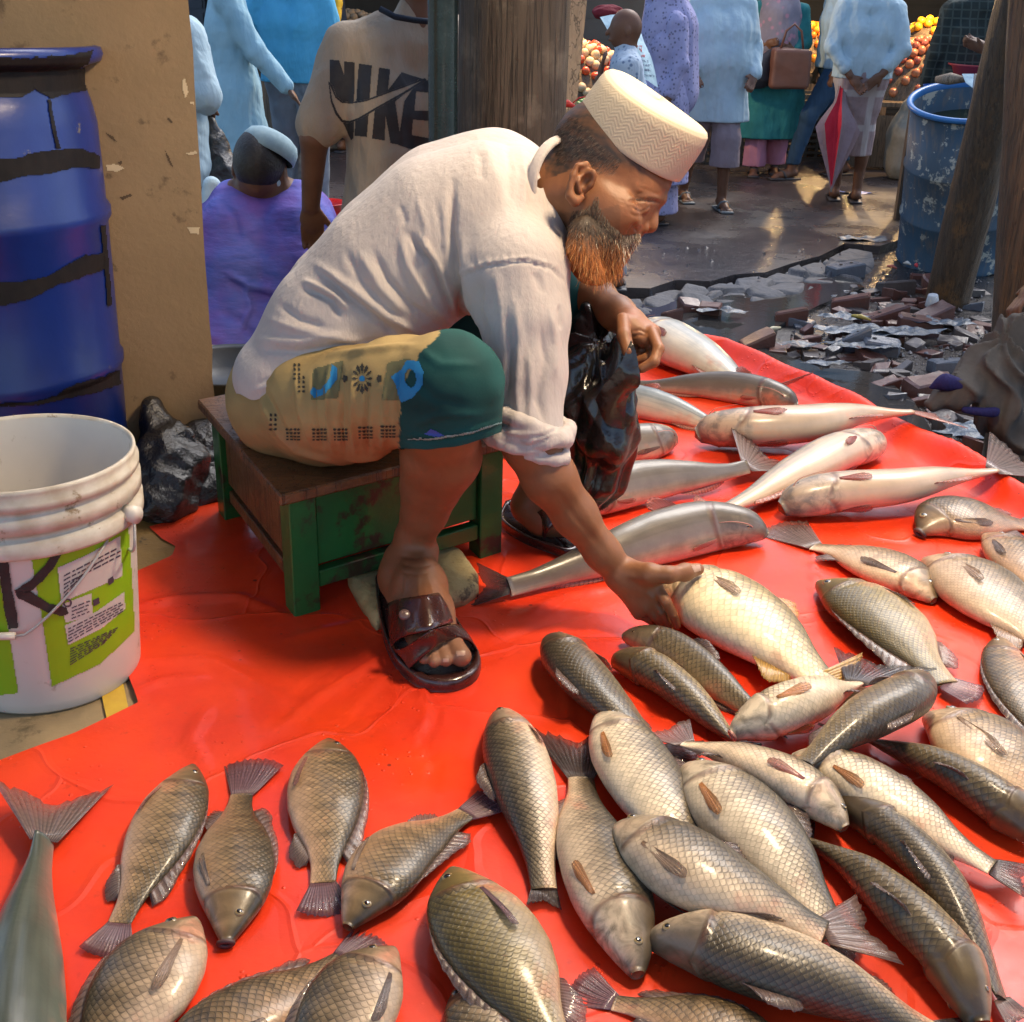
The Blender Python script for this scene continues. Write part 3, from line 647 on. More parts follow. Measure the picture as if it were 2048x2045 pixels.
wp = [ear, ear+A3(.004, -.02, -.03), onb(226, 1035, .006), onb(196, 1100, .006), onb(160, 1152, .008), onb(115, 1205, .008), onb(80, 1240, .009), onb(48, 1262, .012), onb(30, 1264, .012)]
MB().tube(smoothpath(wp, 40), .0021, 8).obj('wire_handle', m_wire, bk)
MB().tube([onb(34, 1263, .012), onb(0, 1263, .013), onb(-60, 1262, .013)], .0055, 12).obj('handle_grip', m_wb, bk)
MB().tube([ear-A3(.012, -.004, 0), ear+A3(.006, -.003, 0)], .013, 14).obj('handle_ear', m_wb, bk)
# ---------------------------------------------------------------- stool
m_stw = mat_wood('worn_stool_top', (.22, .10, .035), (.12, .05, .02), (.05, .025, .012), (1.2, 14, 14), .35, .35, .5)
m_gr = M('chipped_green_paint', (.016, .14, .030), (.010, .075, .020), 7, .4, .3, 50, .003, c3=(.035, .022, .012), c3t=.545, c3sc=10, coat=.2)
A = PZ(590, 1242, 0); B_ = PZ(1003, 1112, 0); ux = nrm(A3(B_[0]-A[0], B_[1]-A[1], 0)); _q = PZ(392, 795, .24)-PZ(555, 985, .24); uy = nrm(_q); uz = A3(0, 0, 1)
LX = np.linalg.norm((B_-A)[:2]); LY = np.linalg.norm(_q)-.035; AX = [ux, uy, uz]; SH = .222
st = thing('wooden_stool', 'low green wooden stool with worn brown top, the seated man on it', 'stool', A+ux*LX/2+uy*LY/2)
def sb(name, x0, x1, y0, y1, z0, z1, mat, bev=.002): return MB().box(A+ux*(x0+x1)/2+uy*(y0+y1)/2+uz*(z0+z1)/2, (x1-x0)/2, (y1-y0)/2, (z1-z0)/2, AX, bev).obj(name, mat, st, smooth=False)
lw = .05
for x0 in (0, LX-lw):
    for y0 in (0, LY-lw): sb('leg', x0, x0+lw, y0, y0+lw, .004, SH-.002, m_gr)
sb('apron', lw+.003, LX-lw-.003, .012, .03, .085, SH-.003, m_gr); sb('rail', lw+.002, LX-lw-.002, .006, .03, .045, .075, m_gr)
sb('apron', lw+.003, LX-lw-.003, LY-.03, LY-.012, .085, SH-.003, m_gr)
for x0 in (.012, LX-.03): sb('side_apron', x0, x0+.018, lw+.003, LY-lw-.003, .085, SH-.003, m_stw); sb('side_rail', x0, x0+.018, lw+.003, LY-lw-.003, .045, .07, m_stw)
sb('top_board', -.02, LX+.02, -.018, LY*.42, SH, SH+.02, m_stw, .003); sb('top_board', -.02, LX+.02, LY*.42+.003, LY+.018, SH, SH+.02, m_stw, .003)
tb_ = PZ(462, 775, 0); MB().lathe([(.005, .004), (.13, .004), (.15, .012), (.17, .058), (.18, .062), (.175, .066), (.16, .058), (.14, .014), (.005, .010)], tb_, 44).obj('black_tub', M('black_tub_plastic', (.012, .014, .015), (.02, .022, .022), 14, .4, .2), label='low black plastic tub between the pillar and the seated man', cat='tub')
# foam block under the foot
m_foam = M('dirty_foam', (.50, .38, .17), (.38, .28, .12), 16, .85, .8, 60, .006, c3=(.10, .07, .035), c3t=.60, c3sc=15)
fp = [(694, 1142), (800, 1110), (905, 1084), (925, 1095), (957, 1140), (958, 1165), (930, 1182), (880, 1195), (800, 1215), (752, 1232), (742, 1222), (715, 1180)]
V2, F = polyfill([P2(x, y, .035) for x, y in fp], .006); nV = len(V2)
bd_ = polyd(V2, [P2(x, y, .035) for x, y in fp+fp[:1]])[0]; zt = .036-.012*np.exp(-bd_/.006)+.002*sines(np.c_[V2, V2[:, :1]], 2, 12)
V = np.r_[np.c_[V2, zt], np.c_[V2+0, np.full(nV, .006)]]
cntE = {}
for f in F.tolist():
    for a in range(4): e = (f[a], f[(a+1) % 4]); cntE[e] = 1
side_f = [(e[1], e[0], e[0]+nV, e[1]+nV) for e in cntE if (e[1], e[0]) not in cntE]
obj('foam_block', V, [tuple(f) for f in F.tolist()]+[tuple(i+nV for i in f[::-1]) for f in F.tolist()]+side_f, m_foam, label='dirty yellow foam block under the heel of the near sandal', cat='foam block')
# ---------------------------------------------------------------- black bags
_z = 0
def crumpler(seed, lo, hi, n, amp, fall):
    g = np.random.default_rng(seed); S = g.uniform(lo, hi, (n, 3)); Dn = nrm(g.normal(size=(n, 3)))
    def f(P):
        out = np.empty(len(P))
        for s in range(0, len(P), 20000):
            q = P[s:s+20000]; d2 = ((q[:, None]-S[None])**2).sum(-1); i = np.argmin(d2, 1); d = np.sqrt(d2[np.arange(len(q)), i])
            out[s:s+20000] = np.clip(d/fall, 0, 1.4)
        return -amp*(out-.5)
    return f
m_bag = M('black_plastic_bag', (.012, .011, .010), (.02, .018, .016), 9, .22, .9, 28, .014, spec=.7)
def bag(name, pts, rads, seed, amp, fall, label, h=.006, parent=None, mat=m_bag, n=160, cat='bag', ops=(), flat=None):
    prs = chain(pts, rads); lo = np.min([p.bb[0] for p in prs], 0); hi = np.max([p.bb[1] for p in prs], 0)
    V, F = build([('+', p, .02) for p in prs]+list(ops), h, crumpler(seed, lo, hi, n, amp, fall), pad=.03)
    V = V.copy(); V[:, 2] = np.maximum(V[:, 2], .008) if V[:, 2].min() > -.2 else V[:, 2]
    return obj(name, V, F, mat, parent, label=label, cat=cat if parent is None else None)
bag('plastic_bag', [PD(322, 1000, 2.45), PD(335, 930, 2.48), PD(330, 880, 2.5), PD(318, 845, 2.5), PD(314, 812, 2.5)], [.07, .07, .045, .03, .006], 11, .022, .045, 'knotted black plastic bag with pointed top at the foot of the pillar', ops=[('+', cone(PD(345, 870, 2.48), PD(375, 860, 2.47), .02, .008), .02), ('+', ell(PD(290, 985, 2.5), (.05, .06, .05)), .03)])
bag('plastic_bag', [PD(405, 985, 2.55), PD(400, 900, 2.58), PD(395, 868, 2.6)], [.075, .06, .02], 12, .02, .045, 'low black plastic bag squeezed between the pointed bag and stool')
# ---------------------------------------------------------------- lamp of the stall
LX_, LY_, LZ_ = .60, 1.68, 1.86
lt = thing('hanging_lamp', 'warm white bulb hanging from the roof over the fish', 'lamp', (LX_, LY_, LZ_))
m_em, nt, b = new_mat('glowing_bulb'); b.inputs['Emission Color'].default_value = (1, .72, .42, 1); b.inputs['Emission Strength'].default_value = 25
MB().lathe([(.001, -.055), (.03, -.045), (.05, -.015), (.05, .005), (.035, .03), (.014, .045)], A3(LX_, LY_, LZ_), 24).obj('bulb', m_em, lt)
MB().lathe([(.016, .045), (.018, .05), (.018, .085), (.004, .09)], A3(LX_, LY_, LZ_), 24).obj('socket', M('white_socket', (.6, .6, .58)), lt)
MB().lathe([(.02, .088), (.17, .03), (.172, .03), (.022, .094)], A3(LX_, LY_, LZ_+.02), 40).obj('lamp_shade', M('enamel_shade', (.5, .5, .5), rough=.4, bump=0), lt)
MB().tube([A3(LX_, LY_, LZ_+.09), A3(LX_, LY_, 2.36)], .004, 8).obj('cord', M('cord', (.02, .02, .02), bump=0), lt)
def lamp_light(name, loc, energy, colr, size=.04, parent=None):
    l = bpy.data.lights.new(name, 'POINT'); l.energy = energy; l.color = colr; l.shadow_soft_size = size
    o = bpy.data.objects.new(name, l); col.objects.link(o)
    if parent is not None: o.parent = parent; o.location = [float(x) for x in np.array(loc)-ORG[parent]]
    else: o.location = loc
    return o
lamp_light('lamp_glow', A3(LX_, LY_, LZ_-.065), 64, (1.0, .78, .52), .12, lt)
# ================================================================ FISH
def mat_fish(name, back, side, belly, scale=.0085, edge=.5, scales=True, metal=.0, pink=(.55, .2, .13), rough=.4, bars=0.0, b0=.16, b1=.5, b2=.8, blot=.25, headc=None):
    """uv 'SC' = metres along / around (scale lattice); uv 'BD' = (0..1 snout to tail, 0 back..1 belly)"""
    m, nt, b = new_mat(name); n = N(nt); setp(b, rough=rough, spec=.45, coat=.22, coat_r=.16, metal=metal)
    bd = n.n('UVMap', uv_map='BD').outputs[0]; sx = n.n('SeparateXYZ'); n.link(bd, sx.inputs[0]); t, v = sx.outputs[0], sx.outputs[1]
    co = n.coord(); f = n.noise(co, 18, 6, .6); f2 = n.noise(co, 60, 4, .6)
    vv = n.math('ADD', v, n.math('MULTIPLY_ADD', f, .30, -.15))
    c = n.ramp(vv, [(b0, back), (b1, side), (b2, belly)])
    if not scales:
        cb = n.n('CombineXYZ'); n.link(n.math('MULTIPLY', t, 2.2), cb.inputs[0]); n.link(n.math('MULTIPLY', v, 15.0), cb.inputs[1]); n.link(oi0 := n.n('ObjectInfo').outputs['Random'], cb.inputs[2]); st = n.noise(cb.outputs[0], 1.0, 5, .6); c = n.mix(n.math('MULTIPLY', n.ramp(st, [(.42, 0.), (.62, .55)]), n.ramp(v, [(.5, 1.), (.9, .15)])), c, tuple(min(1, x*1.5+.03) for x in back)); c = n.mix(n.ramp(v, [(.44, 0.), (.455, .35), (.47, 0.)]), c, back)
    big = n.noise(co, 6, 5, .6); c = n.mix(n.ramp(big, [(.35, .30), (.55, 0.)]), c, tuple(x*.55 for x in side))
    if headc:
        c = n.mix(n.ramp(t, [(.19, 1.), (.23, 0.)]), c, n.mix(n.ramp(vv, [(.3, 0.), (.75, 1.)]), headc, belly))
    if bars:
        bw = n.math('SINE', n.math('MULTIPLY', t, 44.0)); c = n.mix(n.math('MULTIPLY', n.ramp(bw, [(.5, 0.), (1., bars)]), n.ramp(v, [(.45, 1.), (.75, 0.)])), c, tuple(x*.35 for x in back))
    oi = n.n('ObjectInfo'); hv = n.n('HueSaturation'); n.val(hv, 'Value', n.math('MULTIPLY_ADD', oi.outputs['Random'], .35, .82)); n.link(c, hv.inputs['Color']); c = hv.outputs[0]
    c = n.mix(n.math('MULTIPLY', n.ramp(f2, [(.45, 0.), (.7, 1.)]), blot), c, tuple(x*.5 for x in side))
    pk = n.math('MULTIPLY', n.ramp(n.noise(co, 11, 5), [(.58, 0.), (.68, .6)]), n.ramp(v, [(.45, 0.), (.6, 1.)])); c = n.mix(pk, c, pink)
    # gill cover rim, mottled head
    ge = n.math('ADD', t, n.math('MULTIPLY', n.math('MULTIPLY', n.math('SUBTRACT', v, .45), n.math('SUBTRACT', v, .45)), .22)); gl = n.ramp(ge, [(.205, 0.), (.216, 1.), (.222, 1.), (.24, 0.)]); gv = n.ramp(v, [(.12, 0.), (.25, 1.), (.9, 1.), (.98, .2)])
    c = n.mix(n.math('MULTIPLY', n.math('MULTIPLY', gl, gv), .65), c, (.10, .03, .02)); hm = n.math('MULTIPLY', n.ramp(t, [(.19, 1.), (.23, 0.)]), n.ramp(n.noise(co, 34, 7, .65, .8), [(.42, 0.), (.62, .75)])); c = n.mix(hm, c, tuple(x*.45 for x in side))
    c = n.mix(n.math('MULTIPLY', n.ramp(t, [(.0, .9), (.05, 0.)]), .6), c, tuple(x*.6 for x in back))
    hb = n.bump(n.noise(co, 30, 5), .25, .004, n.bump(gl, .6, .003))
    if scales:
        sc = n.n('UVMap', uv_map='SC').outputs[0]; mp = n.n('Mapping'); mp.inputs['Rotation'].default_value = (0, 0, R(45)); s = 1/scale; mp.inputs['Scale'].default_value = (s, s*1.15, 1)
        pre = n.n('Mapping'); pre.inputs['Scale'].default_value = (1, 1.15, 1); n.link(sc, pre.inputs[0]); mp.inputs['Scale'].default_value = (s, s, 1); n.link(pre.outputs[0], mp.inputs[0])
        # lattice cell local coordinates -> half-moon plates
        fr = n.n('VectorMath', operation='FRACTION'); 
        dn = n.n('TexNoise'); n.val(dn, 'Scale', 60.0); n.link(co, dn.inputs[0]); dv = n.n('VectorMath', operation='MULTIPLY_ADD'); n.link(dn.outputs[1], dv.inputs[0]); dv.inputs[1].default_value = (.25, .25, 0); n.link(mp.outputs[0], dv.inputs[2])
        n.link(dv.outputs[0], fr.inputs[0])
        fs = n.n('SeparateXYZ'); n.link(fr.outputs[0], fs.inputs[0]); a, c2 = fs.outputs[0], fs.outputs[1]
        # ramp along body diagonal: plate rises from its hidden root to its free edge
        rise = n.math('MULTIPLY', n.math('ADD', a, c2), .5); rd = n.math('POWER', n.math('ADD', n.math('POWER', a, 3.0), n.math('POWER', c2, 3.0)), .3333)
        plate = n.ramp(rd, [(.0, .55), (.55, 1.), (.84, .8), (.96, 0.), (1.0, .15)])
        msk = n.math('MULTIPLY', n.ramp(t, [(.20, 0.), (.235, 1.)]), n.ramp(v, [(.50, 1.), (.78, .28)]))
        dark = n.math('MULTIPLY', n.math('MULTIPLY', n.math('SUBTRACT', 1.0, plate), edge), msk); c = n.mix(dark, c, tuple(x*.35 for x in back))
        fl = n.n('VectorMath', operation='FLOOR'); n.link(dv.outputs[0], fl.inputs[0]); wn_ = n.n('TexWhiteNoise', noise_dimensions='2D'); n.link(fl.outputs[0], wn_.inputs[0]); rv = n.n('HueSaturation'); n.val(rv, 'Value', n.math('ADD', 1.0, n.math('MULTIPLY', n.math('MULTIPLY_ADD', wn_.outputs[0], .5, -.25), msk))); n.link(c, rv.inputs['Color']); c = rv.outputs[0]
        hi = n.math('MULTIPLY', n.math('MULTIPLY', n.ramp(rd, [(.15, 1.), (.6, 0.)]), .22), msk); c = n.mix(hi, c, tuple(min(1, x*1.35) for x in side))
        hb = n.bump(n.math('MULTIPLY', plate, msk), .42, .0018, hb)
    c = n.mix(1.0, c, (1.0, .92, .78), 'MULTIPLY'); n.link(c, b.inputs['Base Color']); n.link(hb, b.inputs['Normal']); return m
FM = {
 'tilapia': mat_fish('tilapia_skin', (.060, .050, .028), (.29, .20, .11), (.54, .36, .25), .0068, .75, bars=.45, b0=.22, b1=.52, b2=.85),
 'tilapia_pale': mat_fish('tilapia_pale_skin', (.05, .045, .028), (.27, .20, .12), (.62, .48, .36), .0068, .6, bars=.2, b0=.18, b1=.42, b2=.64),
 'tilapia_gold': mat_fish('tilapia_gold_skin', (.055, .045, .015), (.24, .19, .07), (.48, .36, .24), .0066, .65, b0=.26, b1=.55, b2=.85),
 'rohu': mat_fish('rohu_skin', (.055, .048, .036), (.19, .155, .10), (.74, .62, .49), .0068, .8, b0=.27, b1=.45, b2=.66, headc=(.16, .13, .10)),
 'rohu_white': mat_fish('rohu_white_skin', (.075, .070, .058), (.23, .195, .14), (.84, .75, .61), .0068, .75, b0=.21, b1=.37, b2=.54, headc=(.34, .28, .23)),
 'mrigal': mat_fish('mrigal_skin', (.095, .08, .055), (.27, .205, .10), (.55, .44, .30), .0078, .8, b0=.24, b1=.44, b2=.8, headc=(.07, .05, .03)),
 'mrigal_dark': mat_fish('mrigal_dark_skin', (.06, .05, .036), (.20, .16, .095), (.36, .29, .2), .0068, .75, b0=.25, b1=.6, b2=.95, headc=(.06, .045, .03)),
 'carp': mat_fish('carp_skin', (.10, .10, .075), (.33, .27, .15), (.84, .72, .52), .0105, .6, b0=.17, b1=.35, b2=.54),
 'pangas': mat_fish('pangas_skin', (.085, .075, .065), (.19, .17, .16), (.55, .48, .42), scales=False, b0=.34, b1=.60, b2=.86, rough=.36, blot=.2),
 'pangas_white': mat_fish('pangas_white_skin', (.09, .11, .14), (.30, .31, .33), (.66, .53, .43), scales=False, b0=.20, b1=.36, b2=.54, rough=.34, blot=.06, pink=(.70, .36, .25)),
 'pangas_dark': mat_fish('pangas_dark_skin', (.05, .065, .055), (.12, .15, .13), (.40, .40, .34), scales=False, b0=.25, b1=.6, b2=.95, rough=.36, blot=.25),
 'pangas_blue': mat_fish('pangas_blue_skin', (.07, .10, .13), (.28, .33, .37), (.66, .64, .60), scales=False, b0=.12, b1=.42, b2=.72, rough=.34, blot=.08),
}
def mat_fin(name, c1, c2, tip=None):
    m, nt, b = new_mat(name); n = N(nt); setp(b, rough=.35, spec=.5, coat=.3); uv = n.n('UVMap', uv_map='BD').outputs[0]; sx = n.n('SeparateXYZ'); n.link(uv, sx.inputs[0])
    s = n.math('SINE', n.math('MULTIPLY', sx.outputs[0], 95.0)); k = n.math('SINE', n.math('MULTIPLY', sx.outputs[1], 60.0))
    c = n.mix(n.ramp(s, [(.2, 0.), (.8, 1.)]), c1, c2); c = n.mix(n.math('MULTIPLY', n.ramp(k, [(.3, 0.), (.8, .35)]), 1.0), c, tuple(x*.45 for x in c2))
    c = n.mix(n.ramp(n.noise(n.coord(), 20, 4), [(.4, 0.), (.7, .5)]), c, tip or c1); n.link(c, b.inputs['Base Color']); n.link(n.bump(s, .5, .001), b.inputs['Normal']); n.link(n.math('MULTIPLY_ADD', sx.outputs[1], -.45, .95), b.inputs['Alpha']); return m
FIN = {'grey': mat_fin('grey_fin', (.19, .135, .11), (.09, .065, .055), (.26, .15, .13)), 'dark': mat_fin('dark_fin', (.06, .05, .045), (.025, .02, .02), (.10, .06, .05)), 'orange': mat_fin('orange_fin', (.62, .26, .07), (.42, .14, .04)), 'red': mat_fin('red_fin', (.42, .09, .06), (.20, .05, .04)), 'pink': mat_fin('pink_fin', (.5, .22, .16), (.3, .12, .09)),
       'brown': mat_fin('brown_fin', (.38, .24, .15), (.24, .15, .09)), 'yellow': mat_fin('yellow_fin', (.55, .33, .08), (.35, .2, .06)), 'mauve': mat_fin('mauve_fin', (.20, .10, .11), (.11, .06, .065))}
m_eye = M('fish_eye_ring', (.30, .22, .10), (.16, .10, .04), 60, .15, 0, coat=1.0); m_pup = M('fish_pupil', (.006, .006, .006), rough=.06, bump=0, coat=1.0); m_mouth = M('fish_mouth', (.05, .02, .018), (.10, .05, .045), 30, .5, .1)
# profiles: t, dorsal half height, ventral half height, half thickness (relative to max half height)
PROF = {
 'tilapia': dict(t=[0, .02, .06, .12, .20, .30, .42, .55, .68, .80, .90, 1.0], d=[.13, .23, .38, .58, .82, .97, 1.0, .92, .74, .48, .34, .30], v=[.12, .20, .31, .46, .68, .88, .98, .96, .78, .46, .32, .30], w=[.24, .38, .52, .70, .88, 1.0, 1.0, .90, .68, .42, .26, .08], k=.42, fork=0, eye=(.105, .26, .085), tailw=.50),
 'rohu': dict(t=[0, .02, .06, .12, .20, .30, .42, .55, .68, .80, .90, 1.0], d=[.16, .30, .46, .64, .84, .98, 1.0, .92, .76, .54, .40, .36], v=[.14, .26, .40, .58, .80, .96, 1.0, .94, .76, .52, .38, .35], w=[.22, .40, .56, .74, .90, 1.0, 1.0, .92, .74, .48, .28, .10], k=.62, fork=.5, eye=(.080, .14, .085), tailw=.8),
 'mrigal': dict(t=[0, .02, .06, .12, .20, .30, .42, .55, .68, .80, .90, 1.0], d=[.24, .42, .60, .78, .92, 1.0, 1.0, .92, .76, .56, .42, .36], v=[.22, .36, .54, .72, .88, .98, 1.0, .94, .78, .56, .40, .34], w=[.34, .52, .68, .84, .96, 1.0, .98, .90, .74, .5, .30, .10], k=.80, fork=.5, eye=(.075, .10, .08), tailw=.8),
 'pangas': dict(t=[0, .02, .05, .11, .20, .30, .42, .55, .68, .80, .90, 1.0], d=[.18, .46, .66, .82, .95, 1.0, .98, .86, .68, .48, .36, .34], v=[.18, .42, .62, .80, .96, 1.0, .97, .84, .64, .45, .34, .32], w=[.30, .60, .80, .92, 1.0, 1.0, .94, .82, .64, .42, .24, .12], k=.78, fork=.62, eye=(.075, -.08, .055), tailw=.95),
}
def fin_mesh(name, root, tip, mat, parent, side_n, th=.0009, amp=.0012, ragged=.0, nr=5, label=None):
    """root, tip: matching polylines; corrugated thin blade with real thickness"""
    m = 26; r_ = smoothpath(root, m); t_ = smoothpath(tip, m); g = random.Random(hash(name+str(round(float(root[0][0]), 4))) % 9999)
    nn = nrm(side_n); V = []; uv = []; rg = [1+ragged*(g.random()-.6)*(1 if i % 3 else .3) for i in range(m)]
    for sgn in (1, -1):
        for i in range(m):
            for j in range(nr+1):
                s = j/nr*rg[i]; p = r_[i]*(1-s)+t_[i]*s; cor = amp*math.sin(i*2.2)*s; V.append(p+nn*(cor+sgn*th*(1.1-.8*s)+.004*math.sin(s*2.2+i*.12)*s)); uv.append((i/m, j/nr))
    k = m*(nr+1); F = []
    for i in range(m-1):
        for j in range(nr):
            a = i*(nr+1)+j; F.append((a, a+nr+1, a+nr+2, a+1)); F.append((k+a, k+a+1, k+a+nr+2, k+a+nr+1))
    for i in range(m-1): a = i*(nr+1)+nr; F.append((a, a+nr+1, k+a+nr+1, k+a)); a = i*(nr+1); F.append((a, k+a, k+a+nr+1, a+nr+1))
    for j in range(nr): F.append((j, j+1, k+j+1, k+j)); a = (m-1)*(nr+1)+j; F.append((a, k+a, k+a+1, a+1))
    return obj(name, V, F, mat, parent, uv={'BD': uv}, label=label)
def fish(sp, pts, w, dorsal, label, mat=None, roll=0, base=0.006, tail='grey', fins='grey', pec=None, group='fish laid out on the red tarp', cat='fish', lift=(0, 0), bend=None, kk=None, ragged=.12, mouth_open=0, pecv=0.62, name=None, tspread=1.0, nofin=(), zt=None, pelv=True, wscale=None):
    """pts: spine traced snout -> tail root -> tail end (last point). w: full apparent depth of the body in px.
    dorsal=+1: back lies on the left when looking from snout to tail in the photo. roll>0 turns the back up towards the viewer."""
    pr = PROF[sp]; k = kk or pr['k']; pts = [np.array(p, float) for p in pts]; body, tend = pts[:-1], pts[-1]
    w = w*{'tilapia': .97, 'rohu': .93, 'mrigal': .94, 'pangas': 1.0}[sp]; m, nseg = 64, 36
    z0 = base+.02
    for _ in range(3):
        W = np.array([PZ(p[0], p[1], z0) for p in body]); S = smoothpath(W, m); T = nrm(np.gradient(S, axis=0)); mid = m//3
        lat = nrm(np.cross([0, 0, 1.0], T[mid])); up = A3(0, 0, 1)
        P0 = proj(S[mid]); pt = nrm(proj(S[mid]+T[mid]*.01)[:2]-P0[:2]); pn = np.array([-pt[1], pt[0]])
        pl = abs((proj(S[mid]+lat*.01)[:2]-P0[:2])@pn)/.01; pu = abs((proj(S[mid]+up*.01)[:2]-P0[:2])@pn)/.01
        ph = R(abs(roll)); A_ = math.hypot(math.cos(ph)*pl+math.sin(ph)*pu, k*(math.sin(ph)*pl-math.cos(ph)*pu)); Hh = (w/2)/A_
        thick = Hh*math.hypot(k*math.cos(ph), math.sin(ph)); z0 = base+thick*.92
    t = np.linspace(0, 1, m)**1.0; q = lambda a: np.interp(t, pr['t'], a)
    ker = np.array([1, 2, 3, 2, 1])/9; sm = lambda a: np.convolve(np.pad(a, 2, mode='edge'), ker, 'valid')
    d, v, wd = sm(q(pr['d']))*Hh, sm(q(pr['v']))*Hh, sm(q(pr['w']))*Hh*k
    d[0] *= .8; v[0] *= .8
    # let the body rest: thinner parts sag to the ground
    need = np.hypot(wd*math.cos(ph), d*math.sin(ph)); S[:, 2] = base+need*.93+(need.max()-need)*.25+np.interp(t, [0, 1], lift)
    T = nrm(np.gradient(S, axis=0))
    # which way is the back: perpendicular in the photo to the left of the snout->tail direction
    sgn = np.zeros(m); dirp = proj(S[mid]+T[mid]*.01)[:2]-proj(S[mid])[:2]; L0 = nrm(np.cross([0, 0, 1.0], T[mid])); lp = proj(S[mid]+L0*.01)[:2]-proj(S[mid])[:2]
    left = (dirp[0]*lp[1]-dirp[1]*lp[0]) < 0
    sg = (1 if left else -1)*dorsal; rl = R(roll)
    a = np.linspace(0, 2*math.pi, nseg, endpoint=False); V = []; bd = []; sc = []; s_len = np.concatenate([[0], np.cumsum(np.linalg.norm(np.diff(S, axis=0), axis=1))])
    Ds, Ns = [], []
    jit = random.Random(int(abs(pts[0][0]*7+pts[0][1]))); wv = [jit.uniform(-1, 1) for _ in range(6)]
    for i in range(m):
        Lt = nrm(np.cross([0, 0, 1.0], T[i]))*sg; U = nrm(np.cross(T[i], Lt)); U = U if U[2] > 0 else -U
        D = Lt*math.cos(rl)+U*math.sin(rl); Nn = nrm(U*math.cos(rl)-Lt*math.sin(rl)); Ds.append(D); Ns.append(Nn)
        ca, sa = np.cos(a), np.sin(a); pw = 1.0
        hh = np.where(ca > 0, d[i], v[i]); rc = np.sign(ca)*np.abs(ca)**pw*hh; rs = np.sign(sa)*np.abs(sa)**.9*wd[i]
        # gill cover: swells, then a step
        tt = t[i]; g_ = np.clip(np.abs(sa)-.25, 0, 1); bul = 0
        edge_t = .225+.02*ca if sp != 'pangas' else .19
        bul = (1 if sp != 'pangas' else .3)*np.where(tt < edge_t, .16*np.clip((tt-.09)/.12, 0, 1), 0)-(.10 if sp != 'pangas' else .02)*np.exp(-((tt-edge_t-.008)/.012)**2)
        rs = rs*(1+bul*g_); 
        if sp != 'pangas': rs = rs*(1+.035*np.exp(-((tt-.10)/.02)**2)*(np.abs(ca-.3) < .4)-.04*np.exp(-((tt-.045)/.012)**2))
        rs = rs*(1+.03*math.sin(tt*9+wv[0]*3)+.02*wv[1]*math.sin(tt*23+wv[2]*3)*np.abs(sa))
        V.append(S[i]+rc[:, None]*D+rs[:, None]*Nn); ang = np.minimum(a, 2*math.pi-a)/math.pi
        bd.append(np.stack([np.full(nseg, tt), ang], -1)); sc.append(np.stack([np.full(nseg, s_len[i]), np.minimum(a, 2*math.pi-a)/math.pi*2.2*Hh*(.55+.45*(d[i]+v[i])/2/Hh)], -1))
    V = np.concatenate(V); V = V; bd = np.concatenate(bd); sc = np.concatenate(sc); zmin = base+.001
    V[:, 2] = np.maximum(V[:, 2], zmin+.1*np.minimum(0, V[:, 2]-zmin))
    Ds, Ns = np.array(Ds), np.array(Ns)
    root = thing(name or {'tilapia': 'tilapia', 'rohu': 'rohu_carp', 'mrigal': 'mrigal_carp', 'pangas': 'river_catfish'}[sp], label, cat, (S[:, 0].mean(), S[:, 1].mean(), base), group)
    F = grid_faces(m, nseg, True); F = [tuple(f) for f in F]; n0 = len(V)
    nose = S[0]-T[0]*Hh*(.16 if sp == 'pangas' else .07)*(1 if not mouth_open else -.6); V = np.r_[V, [nose]]; bd = np.r_[bd, [[0, .5]]]; sc = np.r_[sc, [[0, 0]]]
    F += [(n0, (j+1) % nseg, j) for j in range(nseg)]+[tuple(range((m-1)*nseg, m*nseg))]
    fm = FM[mat or sp]
    b_o = obj('body', V, F, fm, root, uv={'BD': bd, 'SC': sc})
    at = lambda tt: min(m-1, int(round(tt*(m-1))))
    nup = Ns.copy(); flip = np.sign(Ns[:, 2]).reshape(-1, 1); flip[flip == 0] = 1; vis = Ns*flip     # the side facing up
    camside = np.array([1 if (CAM-S[i])@Ns[i] > 0 else -1 for i in range(m)])
    # mouth
    ml = MB(); 
    a_ = np.linspace(0, 2*math.pi, 17)[:-1]; r0 = Hh*(.13 if sp != 'pangas' else .30)*(1.35 if mouth_open else 1)
    lip = np.array([S[0]+T[0]*Hh*(.05 if not mouth_open else -.02)*(1+.8*abs(math.sin(x)))+Ds[0]*math.cos(x)*r0*(.35 if not mouth_open else .95)-Ds[0]*Hh*.02+Ns[0]*math.sin(x)*r0*(k+.1) for x in a_])
    ml.tube(np.r_[lip, lip[:1]], Hh*(.035 if not mouth_open else .06), 8, caps=False); ml.obj('lips', FIN['pink'] if mat in ('rohu_white', 'tilapia_pale') else m_mouth, root)
    # eyes on both sides
    et, eo, er = pr['eye']; ei = at(et); er = er*Hh*2*.62
    for s in (1, -1):
        off = eo*Hh*1.0; hh = d[ei] if off > 0 else v[ei]; ca = np.clip(off/hh, -.95, .95); sa = math.sqrt(1-ca*ca)
        c = S[ei]+Ds[ei]*off+Ns[ei]*s*wd[ei]*sa*.985; nn = nrm(Ns[ei]*s*1.0+Ds[ei]*ca*.5)
        eb = MB().lathe([(er*1.15, -.12*er), (er*1.12, .12*er), (er*.95, .26*er), (er*.62, .34*er)], c, 20, nn); e_ = eb.obj('eye', m_eye, root)
        MB().lathe([(er*.66, .30*er), (er*.55, .40*er), (er*.3, .46*er), (.0003, .48*er)], c, 16, nn).obj('pupil', m_pup, e_)
    fin_c = FIN[fins]
